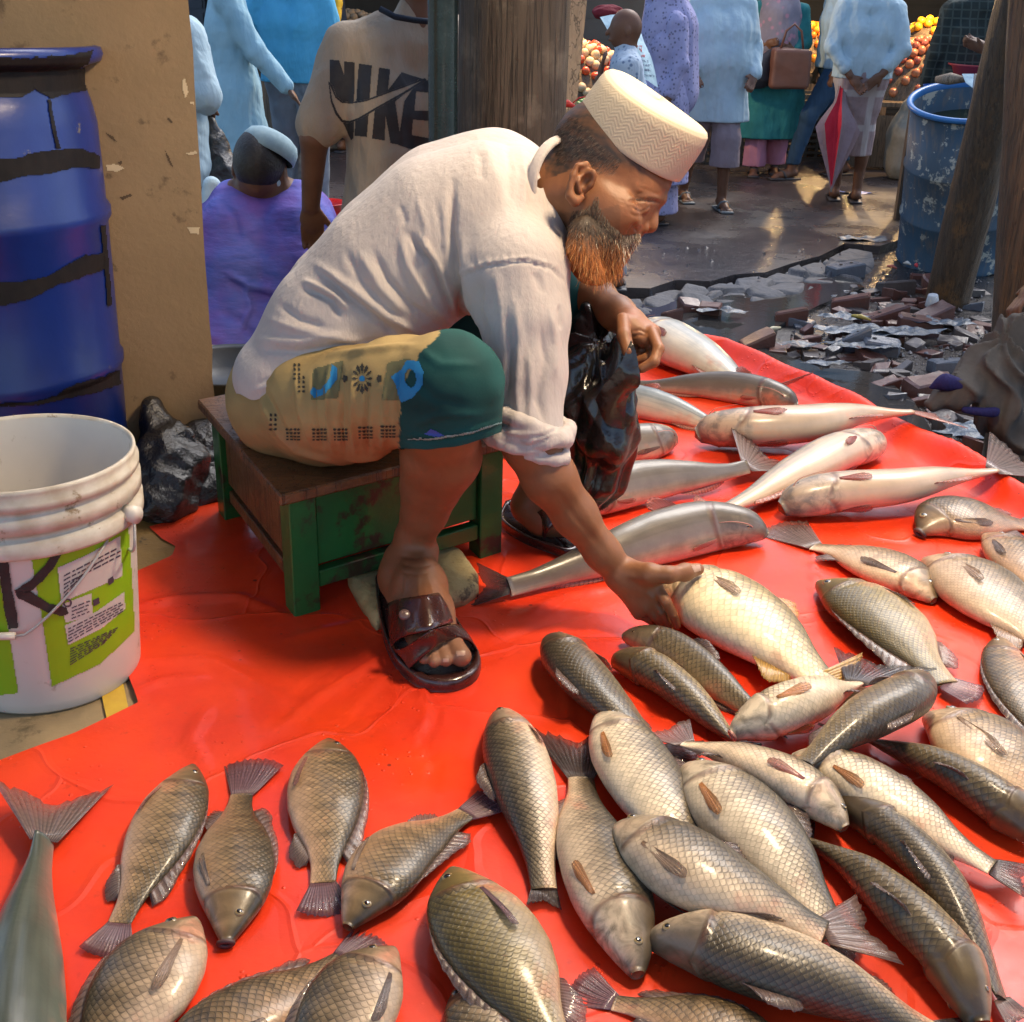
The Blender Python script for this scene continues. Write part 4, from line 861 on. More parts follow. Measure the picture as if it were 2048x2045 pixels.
    # tail fin
    te = PZ(tend[0], tend[1], base+.006); rt = S[-1]; ax = te-rt; ax[2] = min(ax[2], 0)*.6; L = np.linalg.norm(ax); dirT = nrm(ax*.8+T[-1]*L*.2); _L = nrm(np.cross([0, 0, 1.0], T[-1]))*sg; _U = nrm(np.cross(T[-1], _L)); _U = _U if _U[2] > 0 else -_U; _r = R(roll*.3 if zt is None else zt); Dn = _L*math.cos(_r)+_U*math.sin(_r); Dn = nrm(Dn-dirT*(Dn@dirT)); hd, hv = d[-1], v[-1]; fk = pr['fork']
    ss = np.linspace(-1, 1, 9); r_pts, t_pts = [], []
    for s in ss:
        r_pts.append(rt-T[-1]*Hh*.05+Dn*(s*(hd if s > 0 else hv)*.95))
        ang = s*R((24 if fk == 0 else 36)*tspread); ln = L*(1.0-.10*s*s) if fk == 0 else L*((1-fk*.62)+fk*.80*abs(s)**1.25)
        t_pts.append(rt+(dirT*math.cos(ang)+Dn*math.sin(ang))*ln+Dn*s*(hd*.9 if fk == 0 else hd*.5))
    r_pts, t_pts = np.array(r_pts), np.array(t_pts); t_pts[:, 2] = np.maximum(t_pts[:, 2], base+.003)
    fin_mesh('tail_fin', r_pts, t_pts, FIN[tail], root, np.cross(dirT, Dn), ragged=ragged if fk else .05, amp=.0014)
    fold = vis*.75
    def along(tt, sgnD, ln, lean, lift_=.35):
        i = at(tt); h_ = d[i] if sgnD > 0 else v[i]; r = S[i]+Ds[i]*sgnD*h_*.96; e = r+(Ds[i]*sgnD*(1-lift_)+vis[i]*0+T[i]*lean)*ln; e[2] = max(e[2], base+.003); return r, e
    def runfin(nm, ts, lens, sgnD, lean, mt):
        rr, ee = zip(*[along(a_, sgnD, l*Hh, lean) for a_, l in zip(ts, lens)]); return fin_mesh(nm, rr, ee, mt, root, Ns[at(ts[0])], ragged=ragged)
    if 'dorsal' not in nofin:
        if sp == 'tilapia': runfin('dorsal_fin', [.28, .36, .46, .56, .66, .76, .84], [.08, .20, .24, .26, .30, .46, .30], 1, 1.1, fin_c)
        elif sp == 'pangas': runfin('dorsal_fin', [.30, .33, .36, .39], [.30, .75, .6, .2], 1, .9, FIN['red'] if fins != 'dark' else fin_c)
        else: runfin('dorsal_fin', [.36, .40, .45, .50, .56], [.35, .62, .5, .36, .16], 1, .9, fin_c)
    if 'anal' not in nofin:
        if sp == 'pangas': runfin('anal_fin', [.60, .66, .72, .78, .84], [.1, .34, .36, .30, .1], -1, .8, FIN['pink'])
        else: runfin('anal_fin', [.70, .74, .78, .82, .86], [.10, .42, .42, .34, .12] if sp == 'tilapia' else [.15, .45, .35, .22, .08], -1, 1.1, fin_c)
    # pectoral and pelvic fins, one each side
    pc = FIN[pec or fins]
    for s in (1, -1):
        i = at(.245 if sp != 'pangas' else .21); off = -pecv*v[i]; ca = off/v[i]; sa = math.sqrt(1-ca*ca)
        def surf(tt, o, h_=.0012):
            i2 = at(min(1, tt)); ca2 = np.clip(o, -.97, .97); return S[i2]+Ds[i2]*ca2*(v[i2] if o < 0 else d[i2])+nrm(Ns[i2]*s*math.sqrt(1-ca2*ca2)*1.0+Ds[i2]*ca2*.7)*h_+Ns[i2]*s*wd[i2]*math.sqrt(1-ca2*ca2)**.9
        nn = nrm(Ns[i]*s*sa+Ds[i]*ca*.6); ln = Hh*(1.15 if sp == 'tilapia' else 1.15)*jit.uniform(.85, 1.15)/s_len[-1]; t0 = t[i]+.012; o0 = -pecv; dw = .13
        rp = [surf(t0, o0+x*dw*.35, .0004) for x in (1, .3, -.3, -1)]; tp_ = [surf(t0+ln*l, o0-.12*l+x*dw*.85, .002+.003*l) for x, l in ((1., .72), (.4, .98), (-.25, .96), (-.8, .75), (-1, .35))]
        tp_ = [np.array([p[0], p[1], max(p[2], base+.002)]) for p in tp_]
        fin_mesh('pectoral_fin', rp, tp_, pc, root, nn, th=.0007, amp=.0006)
        if pelv:
            t1 = .44 if sp != 'pangas' else .50; o1 = -.985; i = at(t1); nn = nrm(Ns[i]*s*.6-Ds[i]*.6); ln = Hh*.75/s_len[-1]
            rp = [surf(t1, o1+x*.05, .0) for x in (1, 0, -1)]; tp_ = [surf(t1+ln*l, -.985+max(0, x)*.05, .001)-Ds[i]*Hh*(.10+.20*l-.10*x) for x, l in ((1, .8), (.2, 1.), (-1, .45))]; tp_ = [np.array([p[0], p[1], max(p[2], base+.002)]) for p in tp_]
            fin_mesh('pelvic_fin', rp, tp_, FIN['orange'] if mat == 'rohu_white' else pc, root, nn, th=.0006, amp=.0005)
    if sp == 'pangas':
        for s in (1, -1):
            i = at(.04); c = S[i]+Ns[i]*s*wd[i]*.8-Ds[i]*v[i]*.2; p = [c, c+Ns[i]*s*.012+T[i]*.02+A3(0, 0, .004), c+Ns[i]*s*.015+T[i]*.05, c+Ns[i]*s*.012+T[i]*.08-Ds[i]*.01]; p = [np.array([x[0], x[1], max(x[2], base+.003)]) for x in p]
            MB().tube(smoothpath(p, 14), np.linspace(.0012, .0004, 14), 6).obj('barbel', FIN['pink'], root)
    return root
T_ = 'tilapia'; FG = 'tilapia in the front left of the tarp'; RG = 'carp heaped in the front right of the tarp'; PG = 'catfish at the back of the tarp'; TG = 'tilapia at the right edge of the tarp'
# --- front left
fish('pangas', [(10, 2330), (30, 2130), (48, 1920), (66, 1760), (84, 1650), (112, 1580)], 196, 1, 'big grey green catfish with forked tail up, at the lower left corner', 'pangas_dark', roll=60, tail='grey', fins='dark', group=FG, tspread=.8)
fish(T_, [(384, 1524), (352, 1600), (318, 1680), (275, 1760), (236, 1832), (208, 1912)], 138, 1, 'speckled tilapia with its head up, right of the forked grey tail', 'tilapia', group=FG, tail='mauve', pec='pink', pecv=.6)
fish(T_, [(452, 1872), (462, 1790), (470, 1690), (474, 1620), (482, 1574), (518, 1520)], 172, -1, 'dark tilapia with open mouth pointing down and tail up', 'tilapia', group=FG, tail='mauve', mouth_open=1, pec='brown')
fish(T_, [(657, 1472), (650, 1540), (652, 1620), (650, 1690), (645, 1750), (655, 1830)], 160, 1, 'olive tilapia with netted scales, head up and tail pointing down', 'tilapia', group=FG, tail='mauve', pec='pink', pecv=.6, base=.006)
fish(T_, [(694, 1842), (740, 1775), (800, 1705), (870, 1655), (932, 1612), (1000, 1598)], 150, -1, 'tilapia lying slantwise, its tail touching a silver carp', 'tilapia', group=FG, tail='mauve', pec='brown', base=.01)
fish(T_, [(386, 1828), (345, 1895), (285, 1975), (225, 2070), (170, 2170), (120, 2230)], 192, -1, 'white bellied tilapia cut by the bottom edge, snout pointing up right', 'tilapia_pale', group=FG, pec='brown', pecv=.35)
fish(T_, [(330, 2180), (400, 2095), (500, 2025), (600, 1960), (684, 1902), (752, 1868)], 150, 1, 'tilapia at the bottom edge whose mauve tail lies above a dark head', 'tilapia', group=FG, tail='mauve')
fish(T_, [(786, 1888), (742, 1950), (690, 2030), (630, 2120), (580, 2200), (540, 2260)], 190, -1, 'dark headed tilapia overlapping the one with the mauve tail', 'tilapia_pale', group=FG, base=.02)
fish(T_, [(905, 1728), (945, 1815), (1010, 1920), (1080, 2020), (1130, 2100), (1160, 2170)], 208, -1, 'largest golden tilapia with a mauve side fin, head pointing up left', 'tilapia_gold', group=FG, pec='mauve', pecv=.25, base=.02)
fish(T_, [(918, 1968), (965, 2030), (1020, 2100), (1080, 2180), (1130, 2240)], 170, -1, 'pinkish tilapia head peeping out under the largest golden tilapia', 'tilapia_pale', group=FG, base=.0)
fish(T_, [(1620, 2120), (1520, 2095), (1420, 2050), (1310, 2015), (1228, 1992), (1150, 1962)], 128, -1, 'tilapia at the bottom edge with banded tail pointing left', 'tilapia', group=FG, tail='mauve')
# --- front right heap
fish('rohu', [(1003, 1410), (1022, 1480), (1045, 1560), (1072, 1650), (1090, 1755), (1087, 1818)], 138, -1, 'silver carp nearest the sandal, head up, short frayed tail down', 'rohu', group=RG, tail='dark', pec='pink', kk=.72, tspread=.7)
fish('rohu', [(1276, 1930), (1245, 1850), (1205, 1740), (1172, 1640), (1163, 1535), (1150, 1455)], 178, -1, 'carp with orange fin and head pointing down, tail up', 'rohu', group=RG, tail='dark', pec='orange', tspread=.7)
fish('rohu', [(1203, 1418), (1250, 1500), (1310, 1590), (1370, 1680), (1420, 1750), (1460, 1810)], 156, 1, 'pale carp with pink head and red fin, left of two orange finned ones', 'rohu_white', group=RG, pec='orange', base=.012)
fish('rohu', [(1374, 1520), (1440, 1590), (1530, 1680), (1610, 1770), (1680, 1845), (1730, 1900)], 170, 1, 'very bright white bellied carp in the middle of the heap', 'rohu_white', group=RG, pec='orange', base=.02)
fish('rohu', [(1236, 1638), (1320, 1700), (1440, 1765), (1560, 1805), (1655, 1838), (1760, 1842)], 168, 1, 'buff carp with dark tail lying across its neighbours', 'rohu', group=RG, tail='grey', pec='brown', base=.035)
fish('rohu', [(1300, 1858), (1400, 1880), (1540, 1925), (1700, 1975), (1880, 2040), (1980, 2090)], 186, -1, 'long carp with dark snout along the bottom edge', 'rohu', group=RG, base=.012, roll=8, kk=.7, tail='dark')
fish('mrigal', [(1962, 2024), (1900, 1915), (1800, 1810), (1700, 1715), (1610, 1655), (1560, 1610)], 150, 1, 'golden scaled carp with big dark head pointing to the bottom right', 'mrigal', group=RG, roll=48, base=.006, tail='dark')
fish('mrigal', [(1674, 1588), (1780, 1660), (1880, 1760), (1950, 1870), (2010, 1980), (2060, 2060)], 118, -1, 'dark backed carp whose round head touches a pink snout', 'mrigal_dark', group=RG, roll=42, base=.012)
fish('rohu', [(1590, 1500), (1680, 1545), (1790, 1605), (1900, 1670), (1990, 1712), (2070, 1765)], 118, 1, 'slim white carp with two orange fins pointing to the right edge', 'rohu_white', group=RG, pec='orange', base=.02, kk=.7, tail='dark')
fish('mrigal', [(2090, 1668), (1990, 1600), (1890, 1535), (1800, 1488), (1740, 1462), (1690, 1440)], 120, 1, 'golden scaled carp cut by the right edge above the slim white one', 'mrigal', group=RG, roll=42, base=.01)
fish(T_, [(1856, 1418), (1920, 1462), (1990, 1510), (2070, 1570), (2130, 1630), (2170, 1680)], 150, 1, 'pale brown tilapia with blunt snout at the right edge, below a rounded tail', 'tilapia_pale', group=TG, pec='brown', pecv=.2)
fish('rohu', [(1692, 1638), (1630, 1592), (1540, 1540), (1450, 1495), (1370, 1468), (1330, 1450)], 138, -1, 'carp with pink and white face pointing down right, half buried in the heap', 'rohu', group=RG, pec='red', base=.03, roll=-20)
fish('rohu', [(1468, 1448), (1530, 1432), (1600, 1405), (1660, 1375), (1715, 1345), (1768, 1312)], 128, 1, 'white carp with gaping round mouth pointing left', 'rohu_white', group=RG, tail='dark', mouth_open=1, base=.03, pec='orange', kk=.85, roll=-25)
fish('mrigal', [(1848, 1350), (1812, 1392), (1750, 1425), (1680, 1462), (1610, 1502), (1545, 1565)], 122, 1, 'brown carp lying on top, its dark forked tail pointing down left', 'mrigal_dark', group=RG, tail='grey', base=.055, roll=15, tspread=1.1)
fish('mrigal', [(1252, 1262), (1330, 1295), (1410, 1345), (1470, 1385), (1530, 1425), (1580, 1450)], 88, 1, 'small dark carp just below the bright fish being held', 'mrigal_dark', group=RG, roll=40, base=.006, tail='dark')
fish('mrigal', [(1230, 1308), (1300, 1338), (1370, 1385), (1430, 1432), (1480, 1470), (1530, 1500)], 100, -1, 'small carp with white shoulder, second below the held fish', 'mrigal', group=RG, roll=40, base=.006, tail='dark')
fish('mrigal', [(1106, 1272), (1150, 1335), (1215, 1400), (1275, 1445), (1328, 1480), (1425, 1512)], 128, -1, 'long brown carp with wide dark tail under the hand', 'mrigal_dark', group=RG, roll=25, base=.012, tail='dark', kk=.7, tspread=1.1)
fish('rohu', [(1318, 1160), (1410, 1195), (1500, 1245), (1590, 1300), (1668, 1345), (1732, 1350)], 160, 1, 'bright cream carp gripped by the seated man', 'carp', group='fish laid out on the red tarp', base=.01, tail='yellow', fins='yellow', pec='brown', kk=.62, pecv=.1, name='cream_carp', tspread=.6)
# --- catfish at the back
fish('pangas', [(1530, 1048), (1440, 1050), (1330, 1072), (1210, 1105), (1105, 1130), (1018, 1152), (955, 1180)][0:6]+[(945, 1178)], 112, -1, 'long grey catfish passing behind the reaching forearm', 'pangas', group=PG, roll=55, tail='dark', fins='pink', pec='pink', tspread=.95)
fish('pangas', [(1130, 1010), (1220, 985), (1320, 965), (1420, 950), (1496, 934), (1532, 908)], 92, 1, 'grey catfish behind the hanging black bag with its tail raised', 'pangas', group=PG, roll=55, fins='pink', lift=(0, .02), zt=22, tspread=1.0)
fish('pangas', [(1766, 880), (1690, 900), (1600, 940), (1510, 978), (1430, 1003), (1370, 1012)], 92, -1, 'white bellied catfish lying slantwise, head at the upper right', 'pangas_white', group=PG, fins='red', pec='red', tail='pink', base=.012, roll=-10)
fish('pangas', [(1398, 855), (1490, 862), (1610, 862), (1730, 842), (1820, 838), (1905, 868)], 92, 1, 'topmost white bellied catfish, its tail hanging over the tarp edge', 'pangas_white', group=PG, lift=(0, .045), fins='red', pec='red', tail='pink', base=.01, roll=-15)
fish('pangas', [(1566, 1002), (1660, 994), (1790, 988), (1900, 968), (1985, 955), (2062, 930)], 92, 1, 'white bellied catfish with red gill edge and pale raised tail fin', 'pangas_white', group=PG, lift=(0, .04), zt=8, fins='red', pec='red', tail='grey', base=.01, roll=-15, tspread=.8)
fish('pangas', [(1594, 800), (1520, 785), (1430, 770), (1340, 762), (1270, 758), (1220, 752)], 66, -1, 'slender grey catfish below the blue backed one', 'pangas', group=PG, roll=50, fins='pink', pec='pink')
fish('pangas', [(1180, 792), (1250, 800), (1330, 815), (1400, 832), (1460, 850), (1500, 862)], 68, 1, 'blue grey catfish tapering under the topmost white one', 'pangas_blue', group=PG, roll=40)
fish('pangas', [(1290, 660), (1350, 690), (1410, 715), (1470, 742), (1520, 762), (1560, 775)], 92, 1, 'blue and white catfish farthest back, next to the curled hand', 'pangas_blue', group=PG, roll=0, fins='red', pec='red', base=.01)
fish('pangas', [(1348, 872), (1290, 885), (1220, 892), (1150, 892), (1080, 890), (1020, 890)], 78, -1, 'dark round catfish head poking out beside the hanging bag', 'pangas', group=PG, roll=45)
# --- tilapia on the right
fish(T_, [(1842, 1052), (1880, 1040), (1940, 1035), (2000, 1035), (2060, 1035), (2120, 1030)], 96, 1, 'tilapia with open mouth facing left at the right edge', 'tilapia', group=TG, roll=10, mouth_open=1, base=.006)
fish(T_, [(1870, 1190), (1815, 1158), (1745, 1122), (1680, 1095), (1630, 1078), (1562, 1048)], 90, -1, 'pale tilapia facing right, its tail near the catfish head', 'tilapia_pale', group=TG, tail='grey')
fish(T_, [(1640, 1155), (1700, 1190), (1770, 1240), (1840, 1300), (1896, 1348), (1965, 1392)], 118, -1, 'gold green tilapia with a bright shine and rounded tail', 'tilapia_gold', group=TG, tail='mauve', base=.012)
fish(T_, [(1852, 1108), (1910, 1145), (1980, 1190), (2060, 1245), (2120, 1290), (2160, 1320)], 124, 1, 'cream bellied tilapia with brown fins hanging, at the right edge', 'tilapia_pale', group=TG, pec='brown', fins='brown', pecv=.2)
fish(T_, [(1972, 1062), (2010, 1095), (2060, 1135), (2110, 1180), (2150, 1210), (2190, 1240)], 92, 1, 'dark tilapia above the cream bellied one at the right edge', 'tilapia', group=TG, base=.02)
fish(T_, [(2002, 1268), (2012, 1320), (2040, 1390), (2080, 1450), (2110, 1500), (2140, 1540)], 108, -1, 'brown tilapia pointing up at the right edge beside the mauve tail', 'tilapia', group=TG)
# ================================================================ THE SEATED MAN
HD = 1.97                                  # depth of the head's mid plane
rayh = nrm(ray(1225, 335)); _f0 = .84*RT-.545*UP; _u0_ = .545*RT+.84*UP; _u0_ = nrm(_u0_-rayh*(_u0_@rayh))
HU = nrm(math.cos(R(12))*_u0_-math.sin(R(12))*rayh); HF = nrm(_f0-HU*(_f0@HU)); HF = nrm(math.cos(R(6))*HF-math.sin(R(6))*nrm(rayh-HU*(rayh@HU))); HL = np.cross(HU, HF); HL = HL if HL@rayh < 0 else -HL
AXH = [HF, HU, HL]
def hp(px, py, l=0.0): return PD(px, py, HD-l)
def both(px, py, l):                       # a point and its mirror through the head's mid plane
    p = hp(px, py, l); c = hp(1225, 335); return [p, p-2*HL*((p-c)@HL)]
ops = []
def add(p, k=.012, s='+'): ops.append((s, p, k))
# head
add(ell(hp(1219, 316), (.099, .092, .077), AXH), .01)
add(ell(hp(1272, 338), (.062, .048, .060), AXH), .02)
add(ell(hp(1250, 420), (.045, .070, .055), AXH), .02)
add(ell(hp(1215, 465), (.050, .056, .048), AXH), .02)
add(ell(hp(1218, 505), (.030, .026, .026), AXH), .02)
for p in both(1188, 430, .044): add(ell(p, (.034, .045, .018), AXH), .035)
for a_, b_ in zip(both(1318, 398, .010), both(1278, 386, .050)): add(cone(a_, b_, .0095, .009), .010)
for p in both(1246, 428, .046): add(ell(p, (.027, .024, .018), AXH), .02)
add(cone(hp(1311, 408), hp(1304, 444), .0070, .0100), .007); add(ell(hp(1299, 451), (.0135, .0120, .0125), AXH), .006); add(ell(hp(1288, 440), (.016, .020, .012), AXH), .008)
for p in both(1283, 454, .0155): add(ell(p, (.0130, .0108, .0078), AXH), .004)
for p in both(1292, 410, .056): add(ell(p, (.020, .0100, .0030), AXH), .014, '-')
for p in both(1280, 413, .0405): add(ell(p, (.0145, .0125, .0125), AXH), .005)
for z_ in zip(both(1265, 411, .050), both(1274, 404, .053), both(1289, 402, .050), both(1301, 406, .040)):
    pass
for m_i in (0, 1):
    for q in chain([both(1264, 412, .049)[m_i], both(1274, 405, .052)[m_i], both(1289, 403, .049)[m_i], both(1301, 407, .039)[m_i]], [.003, .0038, .0038, .003]): add(q, .004)
    for q in chain([both(1266, 416, .049)[m_i], both(1279, 423, .049)[m_i], both(1294, 419, .042)[m_i]], [.0025, .003, .0025]): add(q, .005)
for p in both(1291, 464, .008): add(ell(p, (.0045, .003, .0035), AXH), .002, '-')
add(cone(hp(1268, 480, -.018), hp(1268, 480, .018), .0075), .008); add(cone(hp(1257, 494, -.016), hp(1257, 494, .016), .008), .008)
# ears
def ear_of(mir):
    def e(px, py, l):
        a_ = both(px, py, l); return a_[1] if mir else a_[0]
    add(ell(e(1163, 368, .079), (.016, .031, .0065), [nrm(HF*.97-HU*.25), nrm(HU*.97+HF*.25), HL]), .006)
    rim = [e(1184, 347, .079), e(1172, 329, .087), e(1156, 333, .091), e(1146, 351, .092), e(1141, 373, .090), e(1140, 392, .087), e(1150, 403, .084), e(1163, 396, .080)]
    for q in chain(rim, [.0045, .0052, .0055, .0055, .005, .0075, .0085, .005]): add(q, .003)
    for q in chain([e(1165, 345, .088), e(1157, 365, .090), e(1160, 384, .087)], [.004, .0045, .004]): add(q, .003)
    add(ell(e(1172, 362, .090), (.008, .013, .008), AXH), .003, '-'); add(ell(e(1162, 341, .094), (.006, .006, .004), AXH), .003, '-')
    add(ell(e(1181, 371, .082), (.005, .007, .006), AXH), .003)
ear_of(0); ear_of(1)
# neck, trunk
for q in chain([hp(1165, 385), PD(1110, 385, 2.0), PD(1050, 400, 2.05)], [.056, .058, .07]): add(q, .03)
TR = [(625, 728, 66), (690, 650, 88), (795, 560, 95), (900, 480, 100), (1000, 430, 88)]
for dy in (-.07, .07):
    P_ = [PD(x, y, 2.13)+A3(0, dy, 0) for x, y, r in TR]
    for q in chain(P_, [r*2.13/2450 for x, y, r in TR]): add(q, .05)
# legs
KN = PD(897, 772, 1.815); HIP = PD(605, 815, 2.12)
for q in chain([HIP, KN], [.08, .062]): add(q, .03)
for q in chain([KN, PD(884, 850, 1.88), PD(880, 913, 1.94), PD(862, 970, 1.98), PD(850, 1022, 2.01), PD(829, 1076, 2.04)], [.056, .056, .060, .047, .036, .031]): add(q, .02)
add(ell(PD(905, 905, 1.955), (.035, .035, .05)), .03)
add(cone(PD(829, 1076, 2.04), PD(822, 1125, 2.055), .031, .036), .015); add(ell(PD(786, 1108, 2.045), (.011, .013, .013)), .012); add(ell(PD(864, 1100, 2.05), (.011, .012, .013)), .012)
for q in chain([PD(824, 1120, 2.06), PZ(842, 1172, .095), PZ(862, 1222, .078), PZ(885, 1272, .058)], [.037, .040, .034, .026]): add(q, .018)
for q in chain([PZ(800, 1160, .075), PZ(822, 1230, .062), PZ(845, 1288, .050)], [.034, .028, .020]): add(q, .018)
add(ell(PZ(800, 1150, .085), (.033, .036, .036)), .02)
for (x0, y0), (x1, y1), r in (((893, 1275), (922, 1313), .0165), ((874, 1282), (892, 1321), .0105), ((856, 1288), (869, 1324), .0095), ((840, 1286), (848, 1318), .009), ((828, 1280), (828, 1304), .0085)):
    a_ = PZ(x0, y0, .052); b_ = PZ(x1, y1, .044+r*.2); m_ = (a_+b_)/2+A3(0, 0, .004); add(cone(a_, m_, r*1.05, r*.92), .006); add(cone(m_, b_, r*.92, r), .004)
# far leg
KL = PD(1118, 592, 2.25); HIPL = PD(640, 770, 2.32)
for q in chain([HIPL, KL], [.08, .058]): add(q, .03)
for q in chain([KL, PD(1108, 760, 2.30), PD(1092, 900, 2.33), PD(1068, 1010, 2.37)], [.054, .054, .042, .033]): add(q, .02)
for q in chain([PZ(1058, 1012, .07), PZ(1090, 1040, .05), PZ(1120, 1056, .035)], [.036, .032, .024]): add(q, .02)
for i in range(5): add(cone(PZ(1118+i*5, 1060-i*6, .035), PZ(1134+i*4, 1068-i*7, .03), .009, .0085), .005)
# near arm and the hand on the fish
SH_ = PD(1015, 480, 1.95); EL = PD(1060, 885, 1.93); WR = PD(1240, 1146, 2.035)
for q in chain([SH_, EL], [.062, .043]): add(q, .03)
for q in chain([EL, PD(1098, 955, 1.95), PD(1150, 1030, 1.99), PD(1205, 1105, 2.02), WR], [.042, .041, .034, .027, .026]): add(q, .02)
Kn = [PZ(1312, 1174, .096), PZ(1305, 1196, .078), PZ(1293, 1215, .060), PZ(1277, 1228, .044)]
for i, q in enumerate(Kn): add(cone(WR+(q-WR)*.15, q, .021, .0125-.0006*i), .014)
add(cone(WR, PZ(1285, 1165, .10), .022, .018), .014)
FG_ = [[Kn[0], PZ(1332, 1204, .082), PZ(1346, 1230, .058), PZ(1354, 1252, .036)], [Kn[1], PZ(1322, 1224, .056), PZ(1336, 1246, .034), PZ(1342, 1262, .018)], [Kn[2], PZ(1312, 1234, .044), PZ(1326, 1252, .024), PZ(1332, 1262, .012)], [Kn[3], PZ(1298, 1238, .034), PZ(1310, 1250, .018), PZ(1316, 1256, .010)]]
for i, c_ in enumerate(FG_):
    for q in chain(c_, [.0105-.0006*i, .0092-.0005*i, .0080-.0004*i, .0070]): add(q, .0025)
for q in chain([PZ(1258, 1142, .112), PZ(1300, 1148, .122), PZ(1336, 1150, .124), PZ(1370, 1145, .120), PZ(1396, 1139, .116)], [.019, .0165, .0128, .0135, .0105]): add(q, .010)
# far arm and the curled hand
SHL = PD(1070, 440, 2.26); ELL = PD(1130, 560, 2.28)
for q in chain([SHL, ELL], [.05, .042]): add(q, .03)
for q in chain([ELL, PD(1190, 598, 2.20), PD(1235, 628, 2.12), PD(1258, 645, 2.09)], [.042, .036, .028, .026]): add(q, .02)
add(cone(PD(1262, 652, 2.085), PD(1300, 668, 2.065), .026, .019), .014); add(cone(PD(1262, 655, 2.06), PD(1288, 678, 2.05), .022, .016), .014)
for pts_, r in (([(1303, 664, 2.045), (1317, 698, 2.015), (1308, 724, 2.005), (1283, 738, 2.01)], .0105), ([(1298, 668, 2.075), (1307, 700, 2.05), (1294, 718, 2.04), (1275, 722, 2.045)], .0105), ([(1290, 672, 2.10), (1296, 698, 2.075), (1281, 709, 2.06), (1268, 708, 2.065)], .0098), ([(1280, 676, 2.12), (1282, 694, 2.09), (1270, 697, 2.08), (1262, 694, 2.085)], .0085), ([(1246, 640, 2.05), (1248, 672, 2.02), (1257, 704, 2.005)], .0125)):
    for q in chain([PD(*v) for v in pts_], [r, r*.93, r*.86, r*.76][:len(pts_)]): add(q, .004)
V, F = build(ops, .0026)
V = relax(V, F, 2, .45)
SK = [([(1262, 411), (1270, 420), (1283, 424), (1294, 418), (1300, 409)], 2.2, -.0016), ([(1264, 405), (1276, 401), (1292, 402), (1303, 404)], 2.6, -.0013), ([(1262, 428), (1275, 434), (1288, 430)], 3, -.0008), ([(1270, 448), (1262, 462), (1256, 472)], 5, -.0018), ([(1274, 446), (1271, 455), (1275, 463)], 2.2, -.0016),
      ([(1256, 486), (1270, 487), (1279, 488)], 2, -.002), ([(1300, 350), (1325, 368)], 3, .0006), ([(1270, 372), (1300, 383), (1320, 392)], 3, -.0007), ([(1258, 405), (1272, 401), (1290, 401), (1308, 403), (1324, 407)], 2.6, -.0026), ([(1258, 398), (1275, 393), (1300, 393), (1322, 398)], 4, .0016), ([(1270, 447), (1268, 456), (1275, 464)], 2.4, -.0026), ([(1276, 452), (1283, 449)], 3.5, .0010), ([(1268, 450), (1258, 464), (1252, 474)], 3, -.0014), ([(1252, 412), (1262, 420)], 3, -.001), ([(1254, 420), (1266, 432), (1282, 432)], 2.5, -.0009), ([(1240, 400), (1252, 404)], 2, -.0006), ([(1240, 408), (1252, 409)], 2, -.0006),
      ([(1266, 664), (1280, 660), (1296, 668)], 3, -.0025), ([(1262, 676), (1276, 670), (1292, 672)], 3, -.0025), ([(1282, 690), (1292, 697)], 2.5, -.002), ([(1268, 702), (1290, 704)], 2.5, -.0025),
      ([(1296, 1185), (1306, 1200)], 5, .002), ([(1248, 1150), (1285, 1158), (1300, 1160)], 6, .0012), ([(1262, 1150), (1300, 1180)], 5, .0010), ([(1372, 1130), (1398, 1129)], 3, .0005),
      ([(800, 1112), (830, 1116), (862, 1112)], 4, -.0022), ([(802, 1128), (830, 1134), (866, 1130)], 4, -.0018), ([(800, 1145), (835, 1150), (860, 1145)], 3, -.001), ([(815, 1150), (808, 1195)], 4, .0018), ([(835, 1150), (838, 1195)], 4, .0015), ([(855, 1150), (868, 1190)], 4, .0012),
      ([(1110, 980), (1150, 1035), (1200, 1095)], 7, -.0016), ([(1130, 960), (1180, 1040), (1225, 1110)], 8, .0012), ([(880, 920), (858, 1000), (842, 1060)], 10, -.0015)]
V = sculpt(V, F, SK)
# skin colours: natural differences of the skin itself, nostril shade painted in
pr = proj(V); px, py = pr[:, 0], pr[:, 1]; base = A3(.24, .098, .040)*np.ones((len(V), 1)); nz = sines(V, 3, 9)[:, None]*.10+sines(V, 4, 30)[:, None]*.05; C = base*(1+nz)
q = (V-hp(1225, 335)); lf, lu, ll = q@HF, q@HU, np.abs(q@HL)
head = (np.linalg.norm(q, axis=1) < .21) & (px > 1090)
def blend(C, w, c): w = np.clip(w, 0, 1)[:, None]; return C*(1-w)+A3(*c)*w
earm = head & (ll > .076) & (px < 1192)
hair = head & ~earm & (lu > -.075-.25*(lf+.06)) & ((lu > .015+.02*np.sin(lf*40)) | (lf < -.035)) & (lf < .062) & (lu > -.07)
hw = np.minimum.reduce([np.maximum(lu-.012-.02*np.sin(lf*40), -.035-lf)/.014+.5, (.064-lf)/.02, (lu+.066+.25*(lf+.06))/.02])+.45*sines(V, 18, 34)
C = blend(C, head*(~earm)*np.clip(hw, 0, 1)*(.82+.25*sines(V, 8, 60)), (.030, .024, .020))
sb_ = head & ~earm & (np.abs(px-(1206-.02*(py-340))) < 13) & (py > 320) & (py < 430); pass
brd = head & (py > 400+.9*np.clip(1265-px, 0, 80)*.35) & (px < 1240) & (ll > .02); C = blend(C, brd*.45, (.10, .05, .025))
C = blend(C, head*np.exp(-(((px-1264)/9)**2+((py-487)/8)**2))*.8, (.20, .06, .045))
